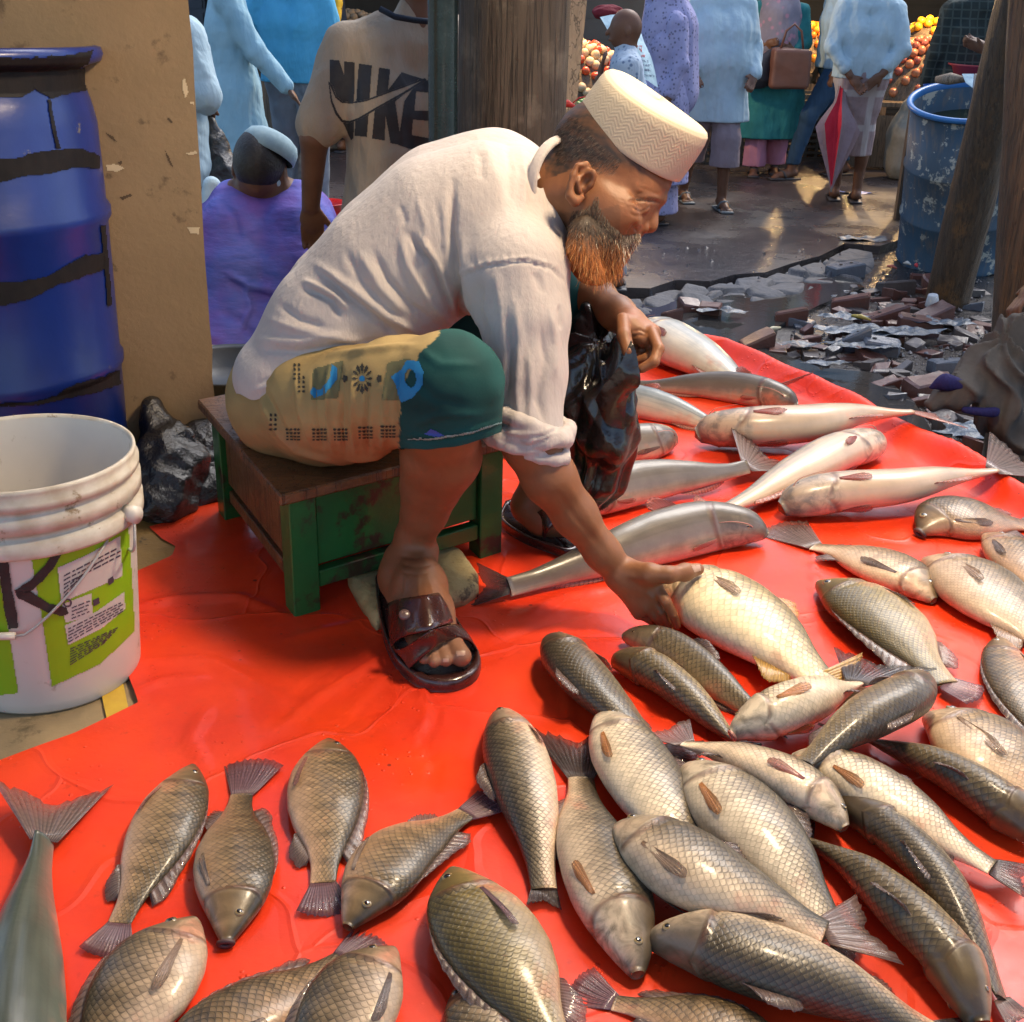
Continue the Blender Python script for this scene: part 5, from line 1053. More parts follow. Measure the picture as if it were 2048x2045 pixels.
C = blend(C, head*np.exp(-(polyd(pr[:, :2], [(1271, 418), (1281, 422), (1292, 418), (1298, 413)])[0]/1.3)**2)*.85*(ll > .02), (.015, .008, .006))
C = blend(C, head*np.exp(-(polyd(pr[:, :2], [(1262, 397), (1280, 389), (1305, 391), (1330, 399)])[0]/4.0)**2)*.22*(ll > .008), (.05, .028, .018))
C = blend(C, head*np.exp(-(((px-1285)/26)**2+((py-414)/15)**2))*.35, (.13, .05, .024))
C = blend(C, head*(np.exp(-(((px-1283)/14)**2+((py-457)/9)**2)))*.3, (.33, .12, .05))
C = blend(C, head*np.exp(-(((px-1288)/4)**2+((py-467)/2.6)**2))*.9, (.03, .012, .008))  # shade of the nostril opening put into the skin colour
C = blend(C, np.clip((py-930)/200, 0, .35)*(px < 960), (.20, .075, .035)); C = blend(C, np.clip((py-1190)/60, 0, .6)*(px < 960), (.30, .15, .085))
m_skin = M_col('brown_skin', .5, .3, 130, .0014, spec=.4, sss=.06); m_skin.node_tree.nodes['Principled BSDF'].inputs['Subsurface Radius'].default_value = (.01, .004, .002)
man = thing('person', 'bearded man in white cap and cream shirt sitting on the green stool, gripping a fish', 'person', PD(700, 900, 2.1)*A3(1, 1, 0))
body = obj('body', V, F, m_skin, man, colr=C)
m_nail = M('nail', (.50, .30, .20), rough=.3, bump=0)
btree = bvh_of([body])
for pl in ([(1382, 1131), (1399, 1130), (1402, 1142), (1388, 1145)], [(912, 1303), (930, 1302), (931, 1311), (914, 1313)], [(886, 1317), (897, 1317), (897, 1325), (887, 1325)]): decal('nail', [pl], btree, m_nail, man, 1.2, .0007)
# ---- lungi and its dark green end round the knees
ops = []
for q in chain([PD(585, 820, 2.17), PD(650, 808, 2.05), PD(720, 805, 1.97), PD(800, 785, 1.88), PD(897, 772, 1.815)], [.098, .098, .086, .080, .0745]): add(q, .03)
add(cone(PD(905, 765, 1.81), PD(900, 860, 1.855), .0755, .078), .02)
for q in chain([PD(600, 770, 2.32), PD(850, 690, 2.28), PD(1112, 592, 2.245)], [.10, .09, .075]): add(q, .03)
add(cone(PD(1108, 596, 2.245), PD(1118, 690, 2.27), .074, .074), .02)
add(ell(PD(600, 780, 2.2), (.125, .16, .105)), .04)
hem = nrm(PD(900, 900, 1.87)-PD(900, 800, 1.83)+.25*(PD(1000, 870, 1.86)-PD(900, 870, 1.86))*0)
V, F = build(ops, .0042, lambda P: .0022*sines(P, 31, 5.0)+.0010*sines(P, 32, 14))
pr = proj(V)
# hem cuts: drop everything below the hem lines of both legs
hem1 = np.interp(pr[:, 0], [790, 860, 930, 1006], [900, 903, 893, 866]); near = (pr[:, 2] < 2.0) & (pr[:, 0] > 785)
hem2 = np.interp(pr[:, 0], [1040, 1120, 1200], [728, 676, 640]); far = (pr[:, 2] > 2.08) & (pr[:, 0] > 1000)
kill = (near & (pr[:, 1] > hem1)) | (far & (pr[:, 1] > hem2)); F = biggest(F[~kill[F].any(1)], len(V)); V = smooth_rim(V, F)
V[:, 2] = np.maximum(V[:, 2], SH+.0215)
ST = [([(520, 770), (560, 850), (600, 905)], 6, -.004), ([(590, 740), (600, 820), (625, 900)], 5, .003), ([(628, 740), (628, 830), (645, 905)], 4, -.004), ([(660, 730), (655, 830), (668, 910)], 4, .004), ([(684, 740), (682, 850), (690, 915)], 3.5, -.004), ([(708, 740), (706, 840), (712, 915)], 4, .004), ([(735, 760), (730, 860), (738, 915)], 4, -.0035), ([(770, 780), (766, 900)], 4, .0035),
      ([(796, 740), (793, 800), (797, 900)], 4, -.006), ([(650, 712), (740, 700), (830, 690)], 5, .003), ([(520, 800), (560, 872), (600, 912)], 5, .003), ([(800, 872), (870, 874), (940, 862), (1004, 843)], 3, .0035), ([(800, 880), (870, 884), (940, 872), (1004, 852)], 3, -.003), ([(830, 760), (870, 800), (930, 810)], 8, -.003), ([(840, 700), (880, 730), (960, 730)], 9, .003), ([(830, 850), (880, 830), (960, 830)], 7, .003),
      ([(1060, 690), (1130, 655), (1185, 625)], 3, .003), ([(1100, 560), (1130, 600), (1135, 650)], 6, -.003), ([(590, 905), (680, 925), (790, 915)], 5, .003)]
V = sculpt(V, F, [(p, w*1.1, h*1.7) if p[0][0] < 790 else (p, w, h) for p, w, h in ST]); pr = proj(V); px, py = pr[:, 0], pr[:, 1]
tan_ = A3(.38, .27, .11)*(1+.18*sines(V, 5, 6)[:, None]); grn = A3(.008, .060, .056)*(1+.35*sines(V, 6, 7)[:, None])
bx = np.interp(py, [670, 700, 740, 780, 910], [880, 845, 822, 802, 797]); g = (px > bx+3*sines(V, 9, 30)); g |= (pr[:, 2] > 2.15) & (px > 960)
C = np.where(g[:, None], grn, tan_); C = blend(C, ((py > 845) & ~g)*np.clip((py-845)/40, 0, 1)*.45, (.36, .15, .07))
m_cloth = M_col('cotton_print', .8, .5, 260, .0006, spec=.25)
lungi = obj('lungi', V, F, m_cloth, man, colr=C); lt_ = bvh_of([lungi])
mb_ = M('blue_print', (.01, .20, .42), (.008, .15, .34), 40, .8, .1); mo_ = M('olive_print', (.16, .145, .06), (.13, .12, .05), 40, .8, .1); md_ = M('dark_print', (.035, .03, .02), rough=.8, bump=0); ms_ = M('stitching', (.25, .42, .40), rough=.8, bump=0)
def rp(c, rx, ry, n=12, ph=0, w=0): return [(c[0]+rx*(1+w*((i % 2)*2-1))*math.cos(6.2832*i/n+ph), c[1]+ry*(1+w*((i % 2)*2-1))*math.sin(6.2832*i/n+ph)) for i in range(n)]
decal('square_patch', [[(628, 738), (688, 722), (676, 798), (622, 800)]], lt_, mo_, man, 2.5, .0008, 1)
decal('square_patch', [[(776, 726), (822, 718), (800, 800), (764, 802)]], lt_, mo_, man, 2.5, .0008, 1)
decal('blue_motif', [[(664, 730), (676, 738), (676, 760), (664, 772), (650, 790), (628, 797), (620, 786), (626, 776), (642, 782), (652, 768), (660, 755)]], lt_, mb_, man, 1.8, .0012, 1.5)
decal('blue_motif', [[(782, 755), (806, 738), (814, 722), (838, 724), (848, 745), (846, 770), (826, 796), (804, 806), (796, 790), (792, 772)]], lt_, mb_, man, 1.8, .0012, 2, holes=[rp((822, 757), 12, 17)])
pet = []
for k in range(12):
    a_ = k*math.pi/6; c_, s_ = math.cos(a_), math.sin(a_); pet.append([(725+8*c_, 758+10*s_), (725+17*c_-4*s_, 758+24*s_+3*c_), (725+21*c_, 758+31*s_), (725+17*c_+4*s_, 758+24*s_-3*c_)])
decal('flower_print', pet, lt_, md_, man, 1.6, .0012, .5); decal('flower_centre', [rp((725, 758), 6, 6)], lt_, mb_, man, 1.5, .0014)
decal('small_motif', [rp((691, 758), 5, 7, 10, 0, .2)], lt_, md_, man, 1.6, .0012); decal('small_motif', [rp((759, 758), 5, 8, 10, 0, .2)], lt_, md_, man, 1.6, .0012)
for c_ in ((585, 868), (638, 868), (680, 868), (730, 864), (775, 862)):
    decal('dotted_motif', [rp((c_[0]+dx, c_[1]+dy), 3.4, 2.2, 6) for dx in (-10, -2, 6, 13) for dy in (-9, -2, 5, 11)], lt_, md_, man, 1.5, .0012)
for c_ in ((605, 770), (596, 745), (548, 845)): decal('dotted_motif', [rp((c_[0]+dx, c_[1]+dy), 3, 3, 6) for dx in (-6, 3) for dy in (-14, -5, 5, 14)], lt_, md_, man, 1.5, .0012)
decal('seam_stitch', [[(816, 876), (870, 876), (940, 864), (1002, 844), (1002, 846.5), (940, 866.5), (870, 878.5), (816, 878.5)]], lt_, ms_, man, 1.2, .0014, .8)
decal('blue_motif', [[(850, 868), (862, 858), (874, 862), (888, 872), (870, 875)]], lt_, M('violet_print', (.05, .08, .35), rough=.8, bump=0), man, 1.6, .0014, 1)
# ---- shirt
ops = []
SP = [(592, 728, 96, 2.15, .075), (682, 636, 122, 2.14, .07), (787, 535, 132, 2.12, .07), (895, 450, 138, 2.10, .07), (995, 412, 126, 2.08, .07), (1040, 408, 86, 2.06, .045)]
for dy in (-1, 1):
    P_ = [PD(x, y, d)+A3(0, dy*w, 0) for x, y, r, d, w in SP]
    for q in chain(P_, [r*d/2450 for x, y, r, d, w in SP]): add(q, .05)
add(ell(PD(560, 735, 2.15), (.07, .13, .055)), .04)
for q in chain([PD(985, 470, 1.99), PD(1030, 545, 1.945), PD(1050, 640, 1.935), PD(1058, 740, 1.935), PD(1060, 860, 1.935)], [.082, .082, .066, .054, .052]): add(q, .03)
for q in chain([PD(1060, 430, 2.22), PD(1085, 500, 2.26), PD(1095, 560, 2.28)], [.08, .06, .055]): add(q, .03)
_nc = cone(PD(1045, 385, 2.05), PD(1150, 385, 1.99), .074, .066); nk = nrm(hp(1180, 400)-PD(1060, 380, 2.05)); cp_ = hp(1124, 365)
def neckp(P): return np.maximum(_nc(P), (P-cp_)@nk)
neckp.bb = _nc.bb; add(neckp, .012)
add(cone(PD(1068, 425, 2.0), PD(1068, 500, 1.98), .050, .053), .03); add(cone(PD(1068, 425, 2.10), PD(1068, 500, 2.12), .050, .053), .03)
V, F = build(ops, .0042, lambda P: .0018*sines(P, 41, 3.2)+.0007*sines(P, 42, 11))
pr = proj(V)
hemy = np.interp(pr[:, 0], [480, 506, 560, 640, 720, 800, 860, 930, 2000], [790, 806, 788, 762, 730, 700, 704, 760, 950]); kill = ((pr[:, 1] > hemy) & (pr[:, 0] < 935) & (V[:, 2] < .5)) | ((pr[:, 1] > 878) & (pr[:, 0] > 930))
kill |= (np.abs((V-cp_)@nk) < .0035) & (np.linalg.norm(V-cp_, axis=1) < .060)
F = biggest(F[~kill[F].any(1)], len(V)); V = smooth_rim(V, F)
FS = [([(906, 363), (903, 472), (910, 544), (921, 617), (934, 672)], 7, -.012), ([(926, 470), (930, 545), (940, 620), (952, 680)], 9, .006), ([(917, 559), (972, 533), (1051, 522), (1102, 537), (1133, 568)], 3, -.004), ([(917, 552), (972, 526), (1051, 515), (1104, 530)], 4, .003),
      ([(819, 468), (840, 500), (863, 526), (885, 580), (915, 650)], 6, -.010), ([(838, 470), (865, 515), (890, 560), (912, 620)], 6, .007), ([(800, 470), (815, 530), (850, 590), (900, 650)], 7, .006),
      ([(641, 544), (689, 588), (754, 639), (808, 682)], 7, -.010), ([(630, 528), (700, 575), (770, 630), (850, 672)], 8, .008), ([(609, 577), (640, 590), (663, 602), (682, 635)], 6, -.009), ([(604, 560), (640, 575), (672, 592), (700, 620)], 6, .006),
      ([(745, 500), (775, 560), (820, 610), (880, 655)], 7, -.006), ([(720, 505), (760, 575), (810, 630)], 8, .005), ([(690, 500), (720, 560), (770, 610)], 7, -.004),
      ([(540, 640), (600, 660), (690, 680), (780, 700)], 8, .005), ([(520, 700), (600, 705), (700, 690), (780, 680)], 6, -.006), ([(515, 680), (600, 685), (700, 665)], 7, .004), ([(560, 610), (600, 640), (650, 655)], 7, -.005), ([(506, 782), (560, 765), (640, 738), (720, 712), (800, 688)], 4, .005), ([(512, 770), (560, 752), (640, 726), (720, 702)], 4, -.004),
      ([(835, 395), (850, 450), (856, 520)], 6, .003), ([(870, 400), (880, 450), (884, 520)], 5, -.003), ([(800, 410), (812, 450)], 6, -.003), ([(1014, 285), (1020, 340), (1018, 400)], 7, -.004), ([(1040, 290), (1050, 350), (1048, 430)], 8, .004), ([(1075, 300), (1090, 360), (1100, 430)], 8, -.003), ([(960, 300), (965, 360)], 9, -.003),
      ([(1030, 600), (1040, 680), (1034, 780), (1040, 850)], 7, .005), ([(1010, 620), (1018, 700), (1012, 800)], 6, -.005), ([(1080, 650), (1090, 720), (1075, 800), (1090, 850)], 7, -.006), ([(1100, 620), (1112, 690), (1108, 760)], 7, .005), ([(1058, 700), (1062, 780), (1060, 850)], 6, .005), ([(1120, 610), (1122, 660)], 5, -.005), ([(985, 720), (1000, 790), (1005, 850)], 6, .004),
      ([(960, 560), (955, 620), (975, 680)], 9, -.004), ([(990, 545), (1000, 600), (1010, 660)], 8, .003), ([(1070, 545), (1085, 590)], 8, -.003)]
for i in range(26):
    x = 925+i*8.2; y = np.interp(x, [917, 972, 1051, 1133], [556, 531, 520, 560]); FS.append(([(x, y-2), (x+1, y-16)], 2.2, .0016*(-1)**i)) if x < 1120 else None
V = sculpt(V, F, FS)
m_shirt, nt, b = new_mat('cream_cotton'); n = N(nt); co = n.coord(); c = n.mix(n.ramp(n.noise(co, 6, 5), [(.3, 0.), (.7, 1.)]), (.50, .445, .415), (.44, .39, .36)); st_ = n.ramp(n.noise(co, 9, 8, .7), [(.62, 0.), (.72, .3)]); c = n.mix(st_, c, (.40, .31, .24)); n.link(c, b.inputs['Base Color']); setp(b, rough=.85, spec=.2)
n.link(n.bump(n.noise(co, 420, 2), .25, .0006, n.bump(n.noise(n.coord('Object', (30, 30, 12)), 3, 6), .5, .005)), b.inputs['Normal']); b.inputs['Sheen Weight'].default_value = .15
shirt = obj('shirt', V, F, m_shirt, man)
# rolled cuff: wrapped layers
cc = PD(1060, 872, 1.935); cax = nrm(PD(1056, 920, 1.94)-PD(1068, 840, 1.93)+nrm(RT)*-.0); cu = nrm(np.cross(cax, FW)); cw = np.cross(cax, cu)
ops = []
for i, (o, r, rr, tlt) in enumerate(((-.020, .050, .0125, .10), (-.006, .052, .013, -.12), (.008, .051, .0125, .16), (.020, .049, .011, -.06))):
    ring = []
    for a_ in np.linspace(0, 2*math.pi, 17): ring.append(cc+cax*(o+tlt*.05*math.cos(a_+i)+.006*math.sin(2*a_+i*2))+(cu*math.cos(a_)*1.18+cw*math.sin(a_)*.98)*(r-.004*math.sin(3*a_+i)))
    for q in chain(ring, [rr]*17): add(q, .004)
V, F = build(ops, .0036, lambda P: .0012*sines(P, 51, 9))
V = sculpt(V, F, [([(1000, 868), (1040, 880), (1090, 872), (1130, 850)], 4, -.004), ([(995, 895), (1030, 905), (1080, 902), (1130, 880)], 4, .003), ([(1000, 880), (1060, 895), (1120, 868)], 3, -.004), ([(1020, 915), (1080, 915), (1130, 895)], 3, -.003), ([(990, 900), (1010, 925)], 4, -.004)])
obj('sleeve_cuff', V, F, m_shirt, man)
# collar band
ops = []
ring = []
for a_ in np.linspace(0, 2*math.pi, 61): u_ = nrm(np.cross(nk, FW)); w_ = np.cross(nk, u_); ring.append(hp(1123, 367)+(u_*math.cos(a_)*.068+w_*math.sin(a_)*.066))
for q in chain(ring, [.0042]*61): add(q, .003)
for q in chain([p-nk*.009 for p in ring], [.0045]*61): add(q, .006)
V, F = build(ops, .003); obj('collar', V, F, m_shirt, man)
# ---- cap
B0 = hp(1259, 291); prof = [(.0965, .0), (.0985, .001), (.0990, .004), (.0990, .02), (.0985, .045), (.0975, .064), (.0950, .076), (.0905, .0815), (.083, .0842), (.06, .0865), (.03, .0875), (.0005, .088)]
nA = 120; V = []; uv = []; kp = []
pf = []
for (r0_, h0), (r1_, h1) in zip(prof, prof[1:]):
    for j in range(4): pf.append((r0_+(r1_-r0_)*j/4, h0+(h1-h0)*j/4))
pf.append(prof[-1])
for r_, h_ in pf:
    for k in range(nA):
        a_ = 2*math.pi*k/nA; rr = r_*(1+.012*math.sin(3*a_+h_*30)); V.append(B0+HF*rr*math.cos(a_)*1.02+HL*rr*math.sin(a_)*.90+HU*(h_+.0025*math.sin(2*a_+1)*min(1, h_/.08)-.003*(1-math.cos(a_))*min(1, h_/.08)**2)); uv.append((a_*.096, h_*1.0 if h_ < .0835 else .0835+(.0925-r_)))
F = [tuple(f) for f in grid_faces(len(pf), nA, True)]
m_cap, nt, b = new_mat('knitted_cap'); n = N(nt); u = n.n('UVMap', uv_map='BD').outputs[0]; sx = n.n('SeparateXYZ'); n.link(u, sx.inputs[0]); X, Y = sx.outputs[0], sx.outputs[1]
tri = n.math('PINGPONG', X, .011); zz = n.math('ADD', Y, n.math('MULTIPLY', tri, .9)); zig = n.math('SINE', n.math('MULTIPLY', zz, 900.0)); knit = n.math('MULTIPLY', n.math('SINE', n.math('MULTIPLY', X, 2600.0)), n.math('SINE', n.math('MULTIPLY', Y, 2600.0)))
side_m = n.ramp(Y, [(.010, 0.), (.014, 1.), (.070, 1.), (.078, 0.)]); hh = n.math('MULTIPLY', n.math('ADD', n.math('MULTIPLY', zig, .9), n.math('MULTIPLY', knit, .5)), side_m)
c = n.mix(n.noise(n.coord(), 10, 4), (.56, .49, .38), (.49, .42, .31)); c = n.mix(n.math('MULTIPLY', n.ramp(hh, [(.0, .18), (.6, 0.)]), 1.0), c, (.50, .39, .25)); n.link(c, b.inputs['Base Color']); n.link(n.bump(hh, .16, .0009, n.bump(n.noise(n.coord(), 350, 2), .3, .0008)), b.inputs['Normal']); setp(b, rough=.85, spec=.2)
obj('cap', V, F, m_cap, man, uv={'BD': uv})
# ---- beard: under mass, then strands
ops = []
for q in chain([hp(1174, 440, .054), hp(1163, 458, .055), hp(1162, 500, .05), hp(1180, 535, .035)], [.010, .016, .022, .022]): add(q, .02)
for q in chain([hp(1174, 440, -.054), hp(1163, 458, -.055), hp(1162, 500, -.05), hp(1180, 535, -.035)], [.010, .016, .022, .022]): add(q, .02)
for q in chain([hp(1172, 512), hp(1186, 530), hp(1212, 520), hp(1236, 498)], [.032, .028, .026, .017]): add(q, .02)
for l in (-.034, .034): add(cone(hp(1200, 470, l*1.2), hp(1235, 495, l*.8), .022, .018), .02)
V, F = build(ops, .0035, lambda P: .003*sines(P*A3(1, 1, .35), 61, 16)); pr = proj(V)
low = np.clip((pr[:, 1]-472-.25*(pr[:, 0]-1190))/45, 0, 1)[:, None]; C = (A3(.045, .028, .018)*(1-low)+A3(.34, .105, .018)*low)*(1+.35*sines(V, 62, 22)[:, None])
m_beard = M_col('hennaed_beard', .55, .6, 220, .002, spec=.4)
bm = obj('beard', V, F, m_beard, man, colr=C)
bt2 = bvh_of([bm, body]); g5 = random.Random(12)
SV, SF, SC = [], [], []
def strand(root, d0, L, w, c0, c1, curl, side_ax):
    p = np.array(root, float); d = np.array(d0, float); k = len(SV); nS = 6
    cv = nrm(np.array([g5.gauss(0, 1) for _ in range(3)]))*curl
    for j in range(nS+1):
        s = j/nS; ww = w*(1-s*.8); SV.append(p-side_ax*ww); SV.append(p+side_ax*ww); cc_ = c0*(1-s)+c1*s; SC.append(cc_); SC.append(cc_)
        if j: SF.append((k+2*j-2, k+2*j-1, k+2*j+1, k+2*j))
        d = nrm(d+cv+A3(0, 0, -.10)); p = p+d*L/nS
bp = [(1196, 385), (1206, 420), (1222, 448), (1246, 466), (1262, 474), (1288, 474), (1284, 488), (1262, 503), (1256, 520), (1244, 548), (1200, 566), (1165, 548), (1143, 505), (1138, 455), (1146, 418), (1172, 416)]
cnt = 0; C0 = Vector(CAM)
while cnt < 2300:
    x, y = g5.uniform(1134, 1290), g5.uniform(385, 570)
    if not inpoly(np.array([[x, y]]), bp)[0]: continue
    if y < 430 and g5.random() < .45: continue
    d = Vector(ray(x, y)).normalized(); h_ = bt2.ray_cast(C0, d)
    if h_[0] is None: continue
    cnt += 1; low = min(1, max(0, (y-468-.25*(x-1190)+g5.gauss(0, 14))/50)); tone = g5.random()
    c0 = A3(.05, .030, .018)*(1-low)+A3(.42, .13, .02)*low
    if tone > (.985 if low < .6 else .93): c0 = A3(.5, .42, .30) if low < .6 else A3(.75, .42, .14)
    elif tone < .25: c0 = c0*.5
    if 1245 < x and y > 470 and tone > .55: c0 = A3(.5, .42, .33)
    img = nrm(A3(-.20+g5.gauss(0, .28)+(1250-x)*-.001, 1.0, 0)); d0 = nrm(img[0]*RT-img[1]*UP+np.array(h_[1])*.55)
    L = g5.uniform(.008, .016)+.013*low*g5.random(); L = L*.6 if x > 1245 else L
    strand(np.array(h_[0])-np.array(h_[1])*.001, d0, L, g5.uniform(.00035, .0007), c0, c0*1.25, .10, RT)
# fringe of short hair below the cap
hpz = [(1112, 262), (1150, 226), (1160, 240), (1200, 288), (1245, 322), (1232, 345), (1200, 352), (1190, 335), (1168, 316), (1140, 325), (1120, 330), (1110, 300)]; cnt = 0
while cnt < 1500:
    x, y = g5.uniform(1108, 1250), g5.uniform(225, 355)
    if not inpoly(np.array([[x, y]]), hpz)[0]: continue
    h_ = bt2.ray_cast(C0, Vector(ray(x, y)).normalized()); cnt += 1
    if h_[0] is None: continue
    c0 = A3(.028, .022, .018) if g5.random() < .8 else A3(.16, .12, .09); d0 = nrm(-HU*.8-HF*.5+np.array(h_[1])*.35); strand(np.array(h_[0]), d0, g5.uniform(.004, .009), .0004, c0, c0, .1, RT)
for _ in range(60):                        # eyebrow and moustache
    s_ = g5.random(); x = 1264+66*s_+g5.gauss(0, 1.5); y = 401-5*math.sin(s_*2.6)+g5.gauss(0, 2.0); h_ = bt2.ray_cast(C0, Vector(ray(x, y)).normalized())
    if h_[0] is not None: strand(np.array(h_[0]), nrm(RT*-.8-UP*(.35+g5.gauss(0, .2))+np.array(h_[1])*.35), g5.uniform(.004, .008), .0003, A3(.05, .032, .022), A3(.06, .04, .028), .05, UP)
for _ in range(260):
    x = g5.uniform(1240, 1280); y = 472+(1276-x)*.12+g5.uniform(-5, 7); h_ = bt2.ray_cast(C0, Vector(ray(x, y)).normalized()); c0 = g5.choice((A3(.05, .035, .025), A3(.35, .28, .22), A3(.12, .07, .04)))
    if h_[0] is not None: strand(np.array(h_[0]), nrm(-RT*.25-UP*.9+np.array(h_[1])*.6), g5.uniform(.007, .013), .0004, c0, c0, .12, RT)
for _ in range(0):
    s_ = g5.random(); x = 1272+24*s_; y = 417+4*math.sin(s_*3.14); h_ = bt2.ray_cast(C0, Vector(ray(x, y)).normalized())
    if h_[0] is not None: strand(np.array(h_[0]), nrm(RT*.35-UP*.7+np.array(h_[1])*.5), .0042, .0004, A3(.012, .008, .006), A3(.012, .008, .006), .03, RT)
obj('hair_strands', SV, SF, m_beard, man, colr=SC, smooth=False)
# ---- sandals
m_sand = M('wet_brown_rubber', (.055, .018, .014), (.035, .012, .010), 14, .28, .3, 60, .003, coat=.5)
def sole(out, zt_, zb, name, parent):
    out = np.array(out, float); z = np.array([zt_(x, y) for x, y in out]); top = np.array([PZ(x, y, zz) for (x, y), zz in zip(out, z)])
    top = smoothpath(np.r_[top, top[:1]], 60)[:-1]; c = top.mean(0); nS = len(top); rows = []
    for s, dz in ((.90, -.004), (.985, -.002), (1.0, -.006)): rows.append(c+(top-c)*s*A3(1, 1, 1)+A3(0, 0, dz)*1)
    bot = top.copy(); bot[:, 2] = np.maximum(zb, top[:, 2]-.026); rows.append(np.c_[(c+(bot-c)*1.01)[:, :2], (bot[:, 2]+.012)]); rows.append(np.c_[(c+(bot-c)*.99)[:, :2], bot[:, 2]])
    V = np.concatenate(rows); V = np.r_[V, [c+A3(0, 0, -.004)], [A3(c[0], c[1], bot[:, 2].mean())]]; m_ = 5; F = [tuple(f) for f in grid_faces(m_, nS, True)]; n0 = m_*nS
    F += [(n0, (i+1) % nS, i) for i in range(nS)]+[(n0+1, (m_-1)*nS+i, (m_-1)*nS+(i+1) % nS) for i in range(nS)]
    return obj(name, V, F, m_sand, parent)
s1 = sole([(750, 1150), (757, 1215), (775, 1280), (806, 1328), (850, 1356), (905, 1360), (950, 1340), (962, 1312), (948, 1282), (925, 1250), (900, 1208), (880, 1160), (862, 1118), (825, 1095), (780, 1105)], lambda x, y: np.interp(y, [1100, 1200, 1290, 1360], [.058, .052, .034, .030]), .004, 'sandal_sole', man)
def strap(back, front, name, th=.0028, mat=m_sand):
    a_ = smoothpath([PZ(*p) for p in back], 24); b_ = smoothpath([PZ(*p) for p in front], 24); nR = 9; V = []
    for s in np.linspace(0, 1, nR):
        V.append(a_*(1-s)+b_*s+A3(0, 0, 1)*(.004*math.sin(math.pi*s))[..., None] if False else a_*(1-s)+b_*s+A3(0, 0, .004*math.sin(math.pi*s)))
    V = np.concatenate(V); up_ = A3(-.05, -.35, .9)*th; W_ = np.r_[V+up_, V-up_*.4]; k = nR*24; F = [tuple(f) for f in grid_faces(nR, 24)]; F2 = [tuple(i+k for i in f[::-1]) for f in F]; E = []
    for i in range(23): E += [(i, i+1, k+i+1, k+i), ((nR-1)*24+i, k+(nR-1)*24+i, k+(nR-1)*24+i+1, (nR-1)*24+i+1)]
    return obj(name, W_, F+F2+E, mat, man)
strap([(768, 1218, .040), (782, 1206, .078), (808, 1199, .112), (845, 1193, .128), (878, 1188, .112), (897, 1196, .075), (902, 1215, .045)], [(782, 1296, .034), (796, 1280, .062), (822, 1270, .088), (856, 1262, .102), (890, 1250, .094), (912, 1248, .066), (918, 1260, .038)], 'sandal_strap')
strap([(786, 1300, .034), (802, 1300, .050), (828, 1285, .076), (862, 1264, .100), (892, 1254, .092), (922, 1254, .062), (934, 1268, .036)], [(818, 1338, .030), (832, 1326, .044), (858, 1305, .062), (888, 1284, .070), (920, 1278, .064), (946, 1288, .046), (955, 1304, .030)], 'sandal_strap')
c_ = PZ(809, 1229, .110); MB().lathe([(.0005, .003), (.006, .0026), (.0085, .001), (.009, -.002)], c_, 20, nrm(CAM-c_)*.6+A3(0, 0, .6)).obj('strap_rivet', M('rivet', (.16, .10, .09), rough=.3, bump=0), man)
s2 = sole([(1010, 1000), (1000, 1030), (1040, 1062), (1100, 1086), (1140, 1098), (1162, 1085), (1158, 1060), (1120, 1035), (1080, 1010), (1045, 990)], lambda x, y: .030, .004, 'sandal_sole', man)
strap([(1058, 1052, .03), (1066, 1035, .06), (1085, 1020, .085), (1108, 1012, .07), (1118, 1020, .03)], [(1090, 1078, .03), (1096, 1062, .05), (1115, 1045, .065), (1138, 1042, .05), (1148, 1052, .03)], 'sandal_strap')
# ---- the bag in his far hand
bagm = M('black_film', (.010, .009, .009), (.018, .016, .014), 6, .2, .5, 30, .006, spec=.7)
prs = [(1190, 600, 2.17, .012), (1185, 660, 2.16, .028), (1188, 730, 2.15, .05), (1190, 810, 2.15, .058), (1192, 890, 2.18, .055), (1190, 950, 2.20, .048), (1182, 985, 2.22, .03)]
ops = []
P_ = [PD(x, y, d) for x, y, d, r in prs]
for q in chain(P_, [r for *_, r in prs]): add(q, .02)
for q in chain([PD(1232, 690, 2.06), PD(1225, 740, 2.08), PD(1218, 800, 2.10), PD(1210, 870, 2.12)], [.006, .022, .038, .045]): add(q, .02)
add(cone(PD(1140, 740, 2.12), PD(1140, 800, 2.14), .02, .04), .02)
_cr = crumpler(77, P_[-1]-.25, P_[0]+.25, 330, .016, .06)
def cr(P):
    a_ = np.arctan2(P[:, 1]-P_[3][1], P[:, 0]-P_[3][0]); h_ = P[:, 2]
    return _cr(P)+.007*np.abs(np.sin(a_*4.5+h_*14+1.5*np.sin(h_*19)))-.005*np.abs(np.sin(a_*7-h_*23))
V, F = build(ops, .0038, cr, pad=.03)
obj('plastic_bag', V, F, bagm, None, label='crumpled black plastic bag dangling from the curled far hand of the capped man', cat='bag')
